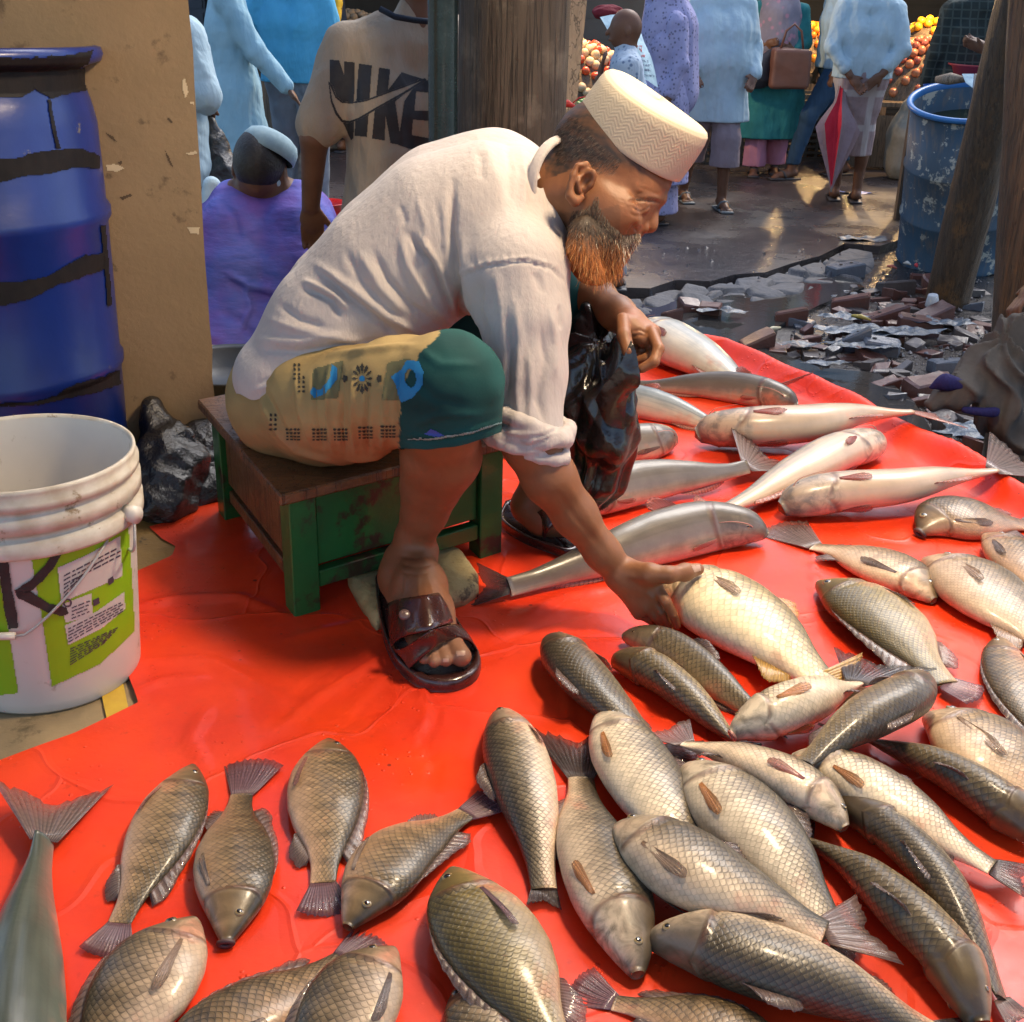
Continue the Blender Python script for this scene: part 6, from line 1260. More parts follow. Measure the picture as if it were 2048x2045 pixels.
# loose flap of the bag pinched by the fingers
def cloth(name, grid_px, mat, n1=16, n2=24, amp=.004, th=.0004, seed=1, **kw):
    G = np.array([[PD(*p) for p in row] for row in grid_px]); A_ = np.array([smoothpath(G[i], n2) for i in range(len(G))]); B2 = np.array([smoothpath(A_[:, j], n1) for j in range(n2)]).transpose(1, 0, 2)
    V = B2.reshape(-1, 3); V = V+(amp*sines(V, seed, 7))[:, None]*nrm(-FW+A3(0, 0, .2))+(amp*.4*sines(V, seed+1, 20))[:, None]*nrm(-FW)
    return obj(name, V, [tuple(f) for f in grid_faces(n1, n2)], mat, **kw)
cloth('bag_flap', [[(1262, 680, 2.0), (1270, 700, 2.0), (1275, 722, 2.0)], [(1240, 730, 2.0), (1262, 745, 2.0), (1280, 770, 2.01)], [(1208, 770, 2.02), (1230, 800, 2.03), (1258, 790, 2.04)], [(1190, 800, 2.05), (1215, 850, 2.06), (1250, 860, 2.07)]], bagm, parent=None, label='loose grey black bag flap pinched by the far hand', cat='bag flap', amp=.006, seed=9)
# ================================================================ PEOPLE IN THE STREET
def fab(name, c, c2=None, rough=.8, pat=None):
    m, nt, b = new_mat(name); n = N(nt); co = n.coord(); f = n.noise(co, 9, 5); cc = n.mix(n.ramp(f, [(.3, 0.), (.7, 1.)]), c, c2 or tuple(x*.82 for x in c))
    if pat:
        col2, sc, kind = pat
        if kind == 'check':
            sx = n.n('SeparateXYZ'); n.link(co, sx.inputs[0]); a = n.math('SINE', n.math('MULTIPLY', sx.outputs[0], sc)); b2 = n.math('SINE', n.math('MULTIPLY', sx.outputs[2], sc)); k = n.math('MAXIMUM', a, b2); k = n.ramp(k, [(.75, 0.), (.9, .7)])
        else:
            v = n.n('TexVoronoi'); n.val(v, 'Scale', sc); n.link(co, v.inputs[0]); k = n.ramp(v.outputs[0], [(.18, .8), (.34, 0.)])
        cc = n.mix(k, cc, col2)
    n.link(cc, b.inputs['Base Color']); setp(b, rough=rough, spec=.2); n.link(n.bump(n.noise(n.coord('Object', (14, 14, 4)), 2.2, 6), .5, .02, n.bump(n.noise(co, 250, 2), .2, .001)), b.inputs['Normal']); return m
m_sk2 = M('street_skin', (.16, .075, .042), (.12, .055, .03), 20, .5, .1, spec=.4)
m_hair = M('black_hair', (.012, .010, .010), (.03, .025, .02), 60, .5, .6, 120, .004)
m_slip = M('dark_slipper', (.03, .03, .035), (.05, .045, .045), 20, .5, .2)
def person(label, base, face, h=1.65, aR=None, aL=None, stepR=(0, 0), stepL=(0, 0), top=None, bottom=None, res=.0085, lean=0.0, head=(0, 0), cap=None, hair=True, width=1.0, slip=m_slip, belly=0.0, group='shoppers in the wet street behind'):
    s = h/1.65; f = A3(math.cos(R(face)), math.sin(R(face)), 0); l = A3(-f[1], f[0], 0); base = np.array(base, float); z = A3(0, 0, 1)
    L = lambda a, b_, c: base+(f*(a+lean*max(0, c-.86))+l*b_*width+z*c)*s
    root = thing('person', label, 'person', base, group); ops = []
    def add(p, k=.02, sg='+'): ops.append((sg, p, k))
    hy, hx = head; hf = nrm(f*math.cos(hy)*math.cos(hx)+l*math.sin(hy)-z*math.sin(hx)); hu = nrm(z-hf*(hf@z)); hl = np.cross(hu, hf); H = L(.015, 0, 1.555)
    ax = [hf, hl, hu]; add(ell(H, np.array((.095, .075, .105))*s, ax)); add(ell(H+(hf*.045-hu*.055)*s, np.array((.045, .05, .06))*s, ax), .02); add(cone(H+(hf*.095-hu*.005)*s, H+(hf*.112-hu*.035)*s, .009*s, .014*s), .01)
    for sg in (-1, 1): add(ell(H+(hl*sg*.078-hu*.02-hf*.01)*s, np.array((.018, .008, .032))*s, ax), .006); add(ell(H+(hf*.088+hl*sg*.032+hu*.0)*s, np.array((.012, .014, .010))*s, ax), .006, '-'); add(ell(H+(hf*.078+hl*sg*.032+hu*.0)*s, np.array((.012, .012, .011))*s, ax), .003)
    add(cone(H+(hf*.095-hu*.07+hl*.02)*s, H+(hf*.095-hu*.07-hl*.02)*s, .008*s), .008)
    add(cone(L(0, 0, 1.48), L(-.01, 0, 1.36), .052*s, .062*s))
    for sg in (-1, 1):
        for q in chain([L(0, sg*.07, .92), L(belly*.5, sg*.06, 1.08), L(0, sg*.08, 1.26)], [.10*s, (.09+belly)*s, .095*s]): add(q, .04)
    F_ = {}
    for sg, st in ((-1, stepR), (1, stepL)):
        hp_ = L(0, sg*.09, .88); an = L(st[0], sg*.09+st[1], .09); kn = (hp_+an)/2+f*(.035+max(0, abs(st[0])*.12))*s; F_[sg] = (hp_, kn, an)
        for q in chain([hp_, kn, an], [.082*s, .052*s, .034*s]): add(q, .02)
        add(ell(kn*.45+an*.55-f*.018*s+z*.07*s, np.array((.045, .045, .09))*s, [f, l, z]), .03)
        for q in chain([an-f*.03*s-z*.035*s, an+f*.06*s-z*.05*s, an+f*.13*s-z*.065*s], [.034*s, .034*s, .026*s]): add(q, .02)
        for i in range(5): add(cone(an+(f*.13+l*(i-2)*.017*1.0-z*.068)*s, an+(f*(.17-.008*abs(i-(1 if sg < 0 else 3)))+l*(i-2)*.018-z*.072)*s, .010*s, .009*s), .004)
    AR = {}
    for sg, a_ in ((-1, aR), (1, aL)):
        el, wr, hd = a_ or ((-.02, .24, 1.08), (.06, .25, .86), (.09, .25, .78)); sh = L(0, sg*.175, 1.34); fl = lambda p: L(p[0], sg*p[1], p[2]); el, wr, hd = fl(el), fl(wr), fl(hd); AR[sg] = (sh, el, wr, hd)
        for q in chain([sh, el, wr], [.055*s, .040*s, .027*s]): add(q, .02)
        hdv = nrm(hd-wr); side = nrm(np.cross(hdv, f*.9+z*.1+l*.05)); add(ell((wr+hd)/2+hdv*.005, np.array((.052, .036, .018))*s, [hdv, side, np.cross(hdv, side)]), .01)
        for i in range(4):
            k0 = hd+side*(i-1.5)*.018*s; add(cone(k0-hdv*.01*s, k0+hdv*.045*s*(1-.12*abs(i-1.5)), .0095*s, .0085*s), .004); k1 = k0+hdv*.045*s*(1-.12*abs(i-1.5)); add(cone(k1, k1+(hdv*.016+np.cross(hdv, side)*.014)*s, .0085*s, .007*s), .004)
        add(cone(wr+hdv*.03*s+side*.025*s, wr+hdv*.07*s+side*.052*s, .011*s, .009*s), .005)
    V, F = build(ops, res); V = relax(V, F, 1, .4); body = obj('body', V, F, m_sk2, root)
    if hair:
        V, F = build([('+', ell(H-hf*.012*s+hu*.012*s, np.array((.102, .084, .108))*s, ax), .01), ('-', ell(H+(hf*.075-hu*.055)*s, np.array((.07, .085, .10))*s, ax), .01), ('-', cone(L(0, 0, 1.30), L(0, 0, 1.47), .09*s), .01)], res*.8); obj('hair', V, F, m_hair, root)
    if cap is not None: MB().lathe([(.088*s, 0), (.092*s, .01), (.09*s, .06*s), (.075*s, .085*s), (.04*s, .098*s), (.0005, .10*s)], H+hu*.032*s, 32, nrm(hu-hf*.15)).obj('cap', cap, root)
    seed = int(abs(base[0]*91+base[1]*37)) % 97; flds = lambda P: .009*sines(P*A3(1, 1, .25), seed, 3.4)+.010*(np.abs(sines(P*A3(1, 1, .22), seed+1, 5.5))-.35)+.003*sines(P, seed+2, 8)
    if bottom:
        kind, bm_, hem = bottom[:3]; ops = []
        def add(p, k=.02, sg='+'): ops.append((sg, p, k))
        if kind == 'trousers':
            fl_ = bottom[3] if len(bottom) > 3 else .02
            for sg in (-1, 1): hp_, kn, an = F_[sg]; [add(q, .03) for q in chain([hp_, kn, an], [.10*s, (.062+fl_*.6)*s, (.046+fl_)*s])]
            for sg in (-1, 1): add(cone(L(0, sg*.06, .98), L(0, sg*.08, .86), .105*s), .04)
        else:
            fl_ = bottom[3] if len(bottom) > 3 else .03
            for sg in (-1, 1):
                hp_, kn, an = F_[sg]
                for q in chain([L(0, sg*.06, .98), hp_*.8+L(0, 0, .88)*.2, kn*.6+(F_[-sg][1])*.4, an*.62+F_[-sg][2]*.38], [.105*s, .115*s, (.115+fl_*.5)*s, (.11+fl_)*s]): add(q, .05)
            for q in chain([L(0, 0, .95), (F_[1][1]+F_[-1][1])/2, (F_[1][2]+F_[-1][2])/2], [.10*s, .10*s, .10*s]): add(q, .05)
        V, F = build(ops, res, flds, clip=[(base+z*hem*s, -z)]); 
        V = V.copy(); top_z = V[:, 2] > base[2]+(hem+.005)*s; obj({'trousers': 'trousers', 'skirt': 'lungi', 'dress': 'skirt'}[kind], V, F, bm_, root)
    if top:
        tm, hem, slv = top[:3]; flare = top[3] if len(top) > 3 else .02; ops = []
        def add(p, k=.02, sg='+'): ops.append((sg, p, k))
        for sg in (-1, 1):
            for q in chain([L(0, sg*.085, 1.34), L(belly*.4, sg*.085, 1.18), L(belly*.6, sg*.075, 1.0), L(0, sg*.08, .86)], [.092*s, (.126+belly*.6)*s, (.126+belly)*s, (.128+flare*.4)*s]): add(q, .04)
            if hem < .8:
                hp_, kn, an = F_[sg]; m_ = L(0, sg*.07, max(hem-.05, .3)); m_ = m_*.6+(hp_+(an-hp_)*min(1, (.88-hem)/.8))*.4; add(cone(L(0, sg*.08, .86), m_, (.13+flare*.4)*s, (.13+flare)*s), .05)
            sh, el, wr, hd = AR[sg]
            if slv > 0: add(cone(sh, el if slv > .5 else sh+(el-sh)*slv*2, .074*s, (.060 if slv > .5 else .068)*s), .03)
            if slv > .5: add(cone(el, el+(wr-el)*(slv-.5)*2, .058*s, .046*s), .02)
        add(cone(L(0, 0, 1.36), L(0, 0, 1.42), .085*s, .066*s), .03)
        V, F = build(ops, res, flds, clip=[(base+z*hem*s, -z)]); obj(bottom and 'top' or 'dress', V, F, tm, root)
    for sg in (-1, 1):
        an = F_[sg][2]; MB().box(an+(f*.055-z*.082)*s, .135*s, .046*s, .010*s, [f, l, z], .008).obj('slipper', slip, root); MB().tube([an+(f*.06+l*.045-z*.07)*s, an+(f*.075+l*.02-z*.028)*s, an+(f*.085-z*.022)*s, an+(f*.075-l*.02-z*.028)*s, an+(f*.06-l*.045-z*.07)*s], .011*s, 8).obj('slipper_strap', slip, root)
    root_f[root] = (L, AR, F_, H, body); return root
root_f = {}
def gb(px, d):                       # ground point at depth d under image column px
    y = 1022-((.4067-(CAMH-STREET)/d)/.9135)*2450; p = PD(px, y, d); p[2] = STREET; return p
m_wht = fab('white_blue_cotton', (.46, .60, .66), (.38, .52, .60)); m_pale = fab('pale_cyan_cotton', (.36, .56, .64), (.28, .47, .56)); m_tee = fab('sky_blue_jersey', (.10, .42, .66), (.08, .35, .56)); m_gry = fab('grey_cotton', (.22, .26, .31)); m_nv = fab('dark_navy_cotton', (.02, .03, .05))
m_lav = fab('lavender_cotton', (.40, .40, .62), (.30, .30, .50), pat=((.10, .10, .16), 38, 'dot')); m_teal = fab('teal_cotton', (.03, .20, .22), (.02, .14, .16)); m_pink = fab('pink_cotton', (.52, .24, .36)); m_scarf = fab('flowered_scarf', (.24, .23, .29), (.18, .17, .22), pat=((.42, .22, .30), 16, 'dot')); m_jean = fab('denim', (.03, .07, .13)); m_lun = fab('pinkish_lungi_cotton', (.36, .28, .29), (.28, .21, .22), pat=((.52, .50, .50), 26, 'check'))
m_chk = fab('dark_checked_cotton', (.035, .045, .04), (.02, .03, .03), pat=((.07, .09, .08), 120, 'check')); m_olv = fab('grey_brown_cotton', (.09, .085, .065)); m_lil = fab('mauve_grey_cotton', (.30, .25, .28)); m_ptn = fab('patterned_white_cotton', (.45, .55, .66), pat=((.08, .14, .25), 34, 'dot'))
m_tea_cap = M('pale_teal_cap', (.33, .46, .50), (.26, .38, .42), 60, .8, .3)
p1 = person('man in long pale cyan kurta passing behind the seated man in purple', gb(488, 7.5), 10, 1.68, aR=((.14, .22, 1.08), (.30, .24, .90), (.35, .24, .83)), aL=((-.1, .22, 1.1), (-.12, .24, .92), (-.10, .24, .84)), stepR=(.18, 0), stepL=(-.2, 0), top=(m_pale, .50, 1.0, .05), bottom=('trousers', m_gry, .12, .03))
p2 = person('man in sky blue T-shirt and grey trousers seen from behind', gb(606, 7.95), 80, 1.70, aR=((.0, .25, 1.09), (.03, .27, .86), (.04, .27, .78)), aL=((-.02, .30, 1.12), (.17, .27, 1.15), (.24, .22, 1.2)), stepR=(.0, .0), stepL=(.1, 0), top=(m_tee, .86, .42, .02), bottom=('trousers', m_gry, .10, .035))
p3 = person('person in dark clothes walking away, far behind the blue T-shirt', gb(645, 10.9), 70, 1.65, top=(m_nv, .78, .8), bottom=('trousers', m_nv, .12), stepR=(.2, 0), stepL=(-.2, 0), res=.012)
p4 = person('person in pale shirt hidden by the tan pillar, one hand out', gb(366, 5.0), 60, 1.62, aR=((-.02, .26, 1.14), (.06, .19, 1.13), (.11, .15, 1.08)), top=(m_wht, .8, .95), bottom=('trousers', m_gry, .1), res=.0075)
L_, AR_, *_ = root_f[p4]; hd = AR_[-1][3]
bag('plastic_bag', [hd-A3(0, 0, .02), hd-A3(-.01, 0, .12), hd-A3(-.04, 0, .26), hd-A3(-.05, 0, .34)], [.015, .045, .085, .075], 31, .018, .05, 'black plastic bag hanging from the hand beside the pillar', cat='bag', n=120)
# --- black and cream shirted man
m_nike, nt, b = new_mat('cream_jersey'); 
m_nike = fab('cream_jersey', (.36, .30, .235), (.31, .26, .20))
NB = PD(838, 20, 3.42); nb = np.array([NB[0], NB[1]+.02, STREET])
p5 = person('man in cream T-shirt with black NIKE lettering across the back', nb, 97, 1.66, aR=((-.02, .27, 1.08), (.04, .20, .90), (.06, .17, .82)), aL=((-.04, .27, 1.10), (.03, .29, .90), (.06, .29, .82)), top=(m_nike, .80, .42, .05), bottom=('trousers', m_nv, .10), res=.0062, group=None, width=1.12)
tops = [o for o in bpy.data.objects if o.parent == p5 and o.name.startswith('top')]; tn = bvh_of(tops)
m_bk = M('black_lettering', (.012, .012, .016), (.02, .02, .025), 30, .6, .1)
Kp = lambda pts: [(500+x/2.756, y/2.756) for x, y in pts]
sw = Kp([(440, 470), (470, 540), (505, 568), (560, 572), (640, 560), (760, 515), (945, 448), (840, 512), (700, 590), (600, 650), (550, 668), (510, 662), (480, 620), (455, 560)])
sw_o = Kp([(432, 450), (455, 470), (475, 530), (510, 560), (560, 564), (640, 552), (760, 505), (965, 432), (975, 445), (845, 522), (705, 600), (605, 660), (550, 680), (505, 675), (470, 630), (445, 560)])
LET = {'N': [[(440, 330), (492, 335), (520, 420), (520, 340), (578, 345), (572, 760), (560, 775), (545, 745), (505, 660), (500, 655), (488, 610), (470, 545), (452, 480), (442, 470)]], 'I': [[(600, 352), (672, 362), (645, 755), (578, 748)]], 'K': [[(712, 374), (772, 384), (760, 500), (835, 400), (935, 432), (850, 520), (800, 560), (835, 800), (775, 790), (748, 640), (742, 775), (673, 765)]], 'E': [[(935, 432), (1015, 455), (1010, 515), (915, 505), (905, 610), (1005, 612), (1003, 668), (898, 660), (890, 745), (1000, 765), (1002, 828), (880, 822), (815, 800), (850, 560)]]}
for k_, pls in LET.items(): decal('letter', [Kp(p) for p in pls], tn, m_bk, p5, 1.1, .0012, 0, holes=[sw_o])
decal('swoosh_outline', [sw_o], tn, m_bk, p5, 1.1, .0010, 0, holes=[sw]); 
MB().tube([PD(760, 18, 3.30), PD(790, 34, 3.30), PD(830, 41, 3.30), PD(866, 44, 3.31)], .008, 8).obj('collar_band', m_nv, p5)
# --- seated man in purple
pm = 4.0; pt_ = PD(530, 600, pm); pman = thing('person', 'man in purple blue shirt and pale cap sitting with his back to us', 'person', A3(pt_[0], pt_[1], STREET))
ops = []
def add(p, k=.02, s='+'): ops.append((s, p, k))
HP = PD(520, 328, 3.92)
hu = nrm(A3(.10, .45, .9)); hf = nrm(np.cross(A3(1, 0, 0), hu)*-1); hf = hf if hf[1] > 0 else -hf; hl = np.cross(hu, hf)
add(ell(HP, (.09, .077, .10), [hf, hl, hu])); add(ell(HP+hf*.05-hu*.05, (.045, .05, .055), [hf, hl, hu])); add(cone(HP+hf*.10, HP+hf*.11-hu*.03, .012)); [add(ell(HP+hl*sg*.08-hu*.02, (.016, .009, .03), [hf, hl, hu]), .005) for sg in (-1, 1)]
add(cone(HP-hu*.06, PD(530, 385, 3.98), .052, .06)); sx_ = A3(1, 0, 0)
for sg in (-1, 1):
    for q in chain([PD(528+sg*46, 410, 4.0), PD(530+sg*40, 520, 3.98), PD(528+sg*50, 610, 4.0)], [.085, .095, .10]): add(q, .04)
    sh = PD(528+sg*84, 400, 4.02); el = sh+A3(sg*.10, .14, -.24); wr = el+A3(-sg*.06, .22, -.06); add(cone(sh, el, .05, .038)); add(cone(el, wr, .038, .028)); add(ell(wr+A3(0, .06, -.01), (.036, .055, .02), np.eye(3)), .01); [add(cone(wr+A3((i-1.5)*.018, .09, -.01), wr+A3((i-1.5)*.019, .15, -.03), .009, .008), .004) for i in range(4)]; add(cone(wr+A3(-sg*.03, .05, 0), wr+A3(-sg*.05, .09, -.01), .011, .009), .004)
    hp_ = PD(528+sg*50, 640, 4.05); hp_[2] = STREET+.30; kn = hp_+A3(sg*.12, .40, .14); an = A3(kn[0], kn[1]+.02, STREET+.08); [add(q) for q in chain([hp_, kn, an], [.08, .052, .035])]; add(cone(an-A3(0, .02, .03), an+A3(0, .15, -.05), .033, .026))
V, F = build(ops, .0075); obj('body', V, F, m_sk2, pman)
V, F = build([('+', ell(HP-hf*.01+hu*.008, (.098, .084, .104), [hf, hl, hu]), .01), ('-', ell(HP+hf*.08-hu*.05, (.07, .09, .1), [hf, hl, hu]), .01)], .006); obj('hair', V, F, m_hair, pman)
CB = HP+hu*.030+A3(.022, 0, 0)-hf*.012; cu_ = nrm(hu+A3(.30, 0, 0)); MB().lathe([(.088, -.004), (.092, 0), (.091, .030), (.080, .052), (.056, .066), (.03, .071), (.0005, .072)], CB, 40, cu_).obj('cap', m_tea_cap, pman)
ops = []
m_pur, nt, b = new_mat('purple_blue_cotton'); n = N(nt); co = n.coord(); sx = n.n('SeparateXYZ'); n.link(co, sx.inputs[0])
f = n.noise(n.coord('Object', (1, 1, 5)), 14, 6, .7); c = n.mix(n.ramp(f, [(.35, 0.), (.65, 1.)]), (.075, .11, .42), (.13, .14, .47)); c = n.mix(n.ramp(n.noise(co, 4, 4), [(.45, 0.), (.65, .7)]), c, (.20, .07, .30)); n.link(c, b.inputs['Base Color']); setp(b, rough=.75, spec=.25); n.link(n.bump(f, .25, .004, n.bump(n.noise(n.coord('Object', (2, 2, 6)), 5, 6), .6, .015)), b.inputs['Normal'])
for sg in (-1, 1):
    for q in chain([PD(532+sg*62, 412, 4.0), PD(536+sg*60, 460, 3.97), PD(538+sg*58, 530, 3.97), PD(534+sg*50, 610, 4.0), PD(520+sg*60, 700, 3.98)], [.085, .118, .124, .120, .14]): add(q, .04)
    sh = PD(532+sg*92, 425, 4.02); add(cone(sh, sh+A3(sg*.04, .10, -.16), .072, .065), .03)
add(cone(PD(535, 385, 3.99), PD(532, 412, 4.0), .066, .10), .03)
V, F = build(ops, .0065, lambda P: .004*sines(P*A3(1, 1, 1.2), 91, 2.6)+.002*sines(P, 92, 8)); pr = proj(V)
V = sculpt(V, F, [([(440, 400), (470, 430), (480, 480)], 7, -.012), ([(455, 560), (500, 590), (560, 600)], 8, -.014), ([(450, 545), (500, 572), (550, 580)], 8, .012), ([(490, 560), (500, 620), (480, 660)], 6, .012), ([(640, 420), (620, 445), (600, 455)], 5, -.008), ([(650, 450), (625, 475), (600, 485)], 5, -.008), ([(655, 480), (630, 505), (605, 512)], 5, .008), ([(660, 560), (600, 600), (560, 650)], 9, .010), ([(440, 620), (480, 640), (520, 690)], 8, -.012)])
F = biggest(F[~((pr[:, 1] > 728+4*np.sin(pr[:, 0]*.11))[F]).any(1)], len(V)); V = smooth_rim(V, F)
obj('shirt', V, F, m_pur, pman)
for _q in (cone(PD(424, 372, 3.97), PD(421, 440, 4.0), .030, .038), cone(PD(506, 362, 3.92), PD(552, 366, 3.92), .020, .020)): V, F = build([('+', _q, .01)], .006, lambda P: .002*sines(P, 3, 9)); obj('undershirt', V, F, m_wht, pman)
SB = pt_.copy(); SB[2] = STREET+.09; MB().box(SB+A3(0, .03, 0), .17, .14, .085, bev=.006).obj('low_seat', m_stw, None, label='low dark wooden seat under the man in purple', cat='seat')
# red pot and tray of small fish beyond him
rpz = gb(655, 7.6); m_redp = M('red_plastic', (.60, .02, .02), (.5, .015, .015), 10, .3, .05)
MB().lathe([(.005, .005), (.075, .005), (.085, .02), (.105, .12), (.098, .16), (.125, .215), (.132, .22), (.126, .224), (.09, .165), (.095, .12), (.075, .02), (.005, .012)], rpz, 40).obj('red_pot', m_redp, label='glossy red plastic pot beyond the purple shirt', cat='pot')
trz = rpz+A3(.06, -.55, 0); MB().lathe([(.005, .01), (.20, .01), (.23, .05), (.235, .05), (.205, .0), (.005, .0)], trz, 40).obj('fish_tray', M('tin_tray', (.3, .32, .32), rough=.35), label='tin tray of tiny silvery fish near the red pot', cat='tray')
mbx = MB(); g7 = random.Random(5)
for i in range(170):
    a_, r_ = g7.uniform(0, 6.28), .2*math.sqrt(g7.random()); c_ = trz+A3(r_*math.cos(a_), r_*math.sin(a_), .03+.05*(1-r_/.2)+g7.uniform(0, .015)); d_ = nrm(A3(g7.gauss(0, 1), g7.gauss(0, 1), g7.gauss(0, .2)))*.028; mbx.tube([c_-d_, c_-d_*.3, c_+d_*.5, c_+d_], [.001, .007, .005, .001], 5)
mbx.obj('small_fish', M('silver_fry', (.42, .45, .45), (.12, .13, .13), 60, .3), label='heap of tiny silver fish on the tin tray', cat='small fish', kind='stuff')
# --- child with bag on the head
p6 = person('child with shaved head in profile carrying a white printed bag on the back', gb(1228, 6.6), 178, 1.38, aR=((.06, .20, 1.05), (.16, .12, 1.25), (.14, .05, 1.36)), top=(m_ptn, .72, .6), bottom=('trousers', m_gry, .1), hair=False, res=.0075)
cloth('white_sack', [[(1200, 34, 6.38), (1238, 28, 6.40), (1276, 32, 6.50)], [(1222, 75, 6.33), (1256, 72, 6.33), (1286, 78, 6.45)], [(1236, 120, 6.33), (1270, 116, 6.33), (1304, 120, 6.45)], [(1248, 160, 6.36), (1280, 158, 6.36), (1316, 176, 6.48)]], fab('white_woven_bag', (.50, .66, .72), (.44, .60, .66)), 30, 30, .004, label='white bag with red and blue lettering draped behind the child', cat='bag')
wsk = [o for o in bpy.data.objects if o.name.startswith('white_sack')][0]; wt = bvh_of([wsk]); m_rp = M('red_lettering', (.50, .04, .06), rough=.7, bump=0); m_bp = M('blue_lettering', (.08, .10, .22), rough=.7, bump=0)
Z3 = lambda x, y: (1100+x/3.858, y/3.858)
def glyphs(x0, y0, x1, y1, hh, mat, seed, name, w=8):
    """a headline bar with hanging strokes, as in the script on the bag"""
    g = random.Random(seed); P_ = []; n_ = max(3, int((x1-x0)/(w*1.3)))
    for i in range(n_):
        x = x0+(x1-x0)*i/n_; y = y0+(y1-y0)*i/n_; e = x+w; P_.append([(x, y), (e, y+(y1-y0)/n_), (e, y+hh*.16), (x, y+hh*.14)])
        P_.append([(x+w*.6, y), (x+w*.82, y), (x+w*.82, y+hh), (x+w*.6, y+hh)]); k = g.random()
        if k < .5: P_.append([(x, y+hh*.3), (x+w*.6, y+hh*.75), (x+w*.6, y+hh*.95), (x-w*.1, y+hh*.5)])
        if k > .3: P_.append([(x+w*.05, y+hh*.55), (x+w*.3, y+hh*.3), (x+w*.4, y+hh*.42), (x+w*.2, y+hh*.8)])
    decal(name, [[Z3(*q) for q in p] for p in P_], wt, mat, wsk, .8, .0015)
glyphs(590, 350, 722, 355, 50, m_rp, 1, 'red_lettering', 22); glyphs(640, 460, 760, 468, 18, m_bp, 2, 'small_lettering', 10); glyphs(675, 495, 790, 502, 16, m_bp, 3, 'small_lettering', 9); glyphs(715, 532, 780, 536, 18, m_bp, 4, 'small_lettering', 10); glyphs(680, 575, 805, 582, 14, m_bp, 5, 'small_lettering', 8); glyphs(700, 425, 730, 427, 18, m_rp, 6, 'small_lettering', 12)
ops = [('+', ell(PD(1216, 26, 6.5), (.085, .075, .04), np.eye(3)), .01)]; V, F = build(ops, .007, lambda P: .008*sines(P, 5, 9)); obj('folded_cloth', V, F, fab('maroon_cloth', (.18, .02, .03)), label='maroon cloth folded on top of the child\'s head', cat='cloth')
# --- others on the right
p7 = person('woman in lavender veil and long dress behind the child', gb(1302, 8.3), 200, 1.56, top=(m_lav, .30, .9, .08), bottom=('dress', m_lav, .08, .06))
L_, AR_, F_, H_, _ = root_f[p7]; V, F = build([('+', cone(H_+A3(0, 0, .01), L_(-.03, 0, 1.30), .115, .17), .05), ('+', cone(L_(-.05, 0, 1.3), L_(-.06, 0, .9), .17, .20), .05), ('-', ell(H_+A3(-.10, -.03, -.02), (.06, .06, .085), np.eye(3)), .02)], .010, lambda P: .010*sines(P*A3(1, 1, .4), 12, 3)); obj('veil', V, F, m_lav, p7)
p8 = person('man in white kurta facing us, holding up its front hem', gb(1408, 8.9), -82, 1.66, aR=((.05, .27, 1.08), (.20, .22, .93), (.27, .20, .88)), aL=((.0, .26, 1.08), (.14, .24, .92), (.20, .20, .86)), stepR=(-.25, 0), stepL=(.12, 0), top=(m_wht, .60, 1.0, .06), bottom=('trousers', m_lil, .30, .06), belly=.04, slip=M('grey_shoe', (.16, .19, .20), (.1, .12, .13), 30, .6))
0 and cloth('kurta_hem', [[(1350, 148, 8.55), (1400, 175, 8.50), (1440, 180, 8.52), (1478, 140, 8.6)], [(1346, 172, 8.5), (1385, 212, 8.42), (1440, 222, 8.45), (1474, 180, 8.55)], [(1352, 200, 8.55), (1390, 226, 8.5), (1440, 232, 8.52), (1466, 205, 8.6)]], m_wht, 16, 24, .012, parent=p8)
p9 = person('woman in flowered scarf and teal dress walking with a handbag', gb(1528, 10.4), -100, 1.58, aR=((.0, .22, 1.1), (.18, .10, 1.08), (.24, .04, 1.1)), aL=((.0, .23, 1.1), (.16, .14, 1.04), (.22, .07, 1.06)), stepR=(.1, 0), stepL=(-.1, 0), top=(m_teal, .32, .9, .11), bottom=('trousers', m_pink, .08, .05), res=.0095)
L_, AR_, F_, H_, _ = root_f[p9]; V, F = build([('+', cone(H_+A3(0, .02, .01), L_(0, 0, 1.32), .115, .16), .05), ('+', cone(L_(.02, 0, 1.3), L_(.03, 0, 1.10), .17, .19), .05), ('-', ell(H_+A3(0, -.12, -.02), (.06, .07, .085), np.eye(3)), .02)], .010, lambda P: .010*sines(P*A3(1, 1, .6), 22, 3)); obj('scarf', V, F, m_scarf, p9)
m_lea = M('brown_leather', (.16, .07, .05), (.11, .05, .035), 8, .5, .3, 30, .006); hb = PD(1580, 138, 9.75)
V, F = build([('+', bxs(hb, (.155, .07, .15), np.eye(3), .03), .01)], .010, lambda P: .007*sines(P, 8, 4)); ho = obj('handbag', V, F, m_lea, label='brown leather handbag on the arm of the woman in teal', cat='handbag'); MB().tube([hb+A3(-.09, 0, .14), hb+A3(-.06, 0, .28), hb+A3(.0, 0, .33), hb+A3(.06, 0, .28), hb+A3(.09, 0, .14)], .009, 8).obj('handle', m_lea, ho)
sbp = PD(1512, 148, 9.85); V, F = build([('+', cone(sbp+A3(.10, 0, .16), sbp, .03, .10), .03), ('+', ell(sbp+A3(-.02, 0, -.03), (.16, .08, .09), np.eye(3)), .03)], .010, lambda P: .008*sines(P, 9, 4)); obj('shoulder_bag', V, F, M('black_fabric_bag', (.03, .035, .05), rough=.7), label='slouched dark shoulder bag left of the brown handbag', cat='bag')
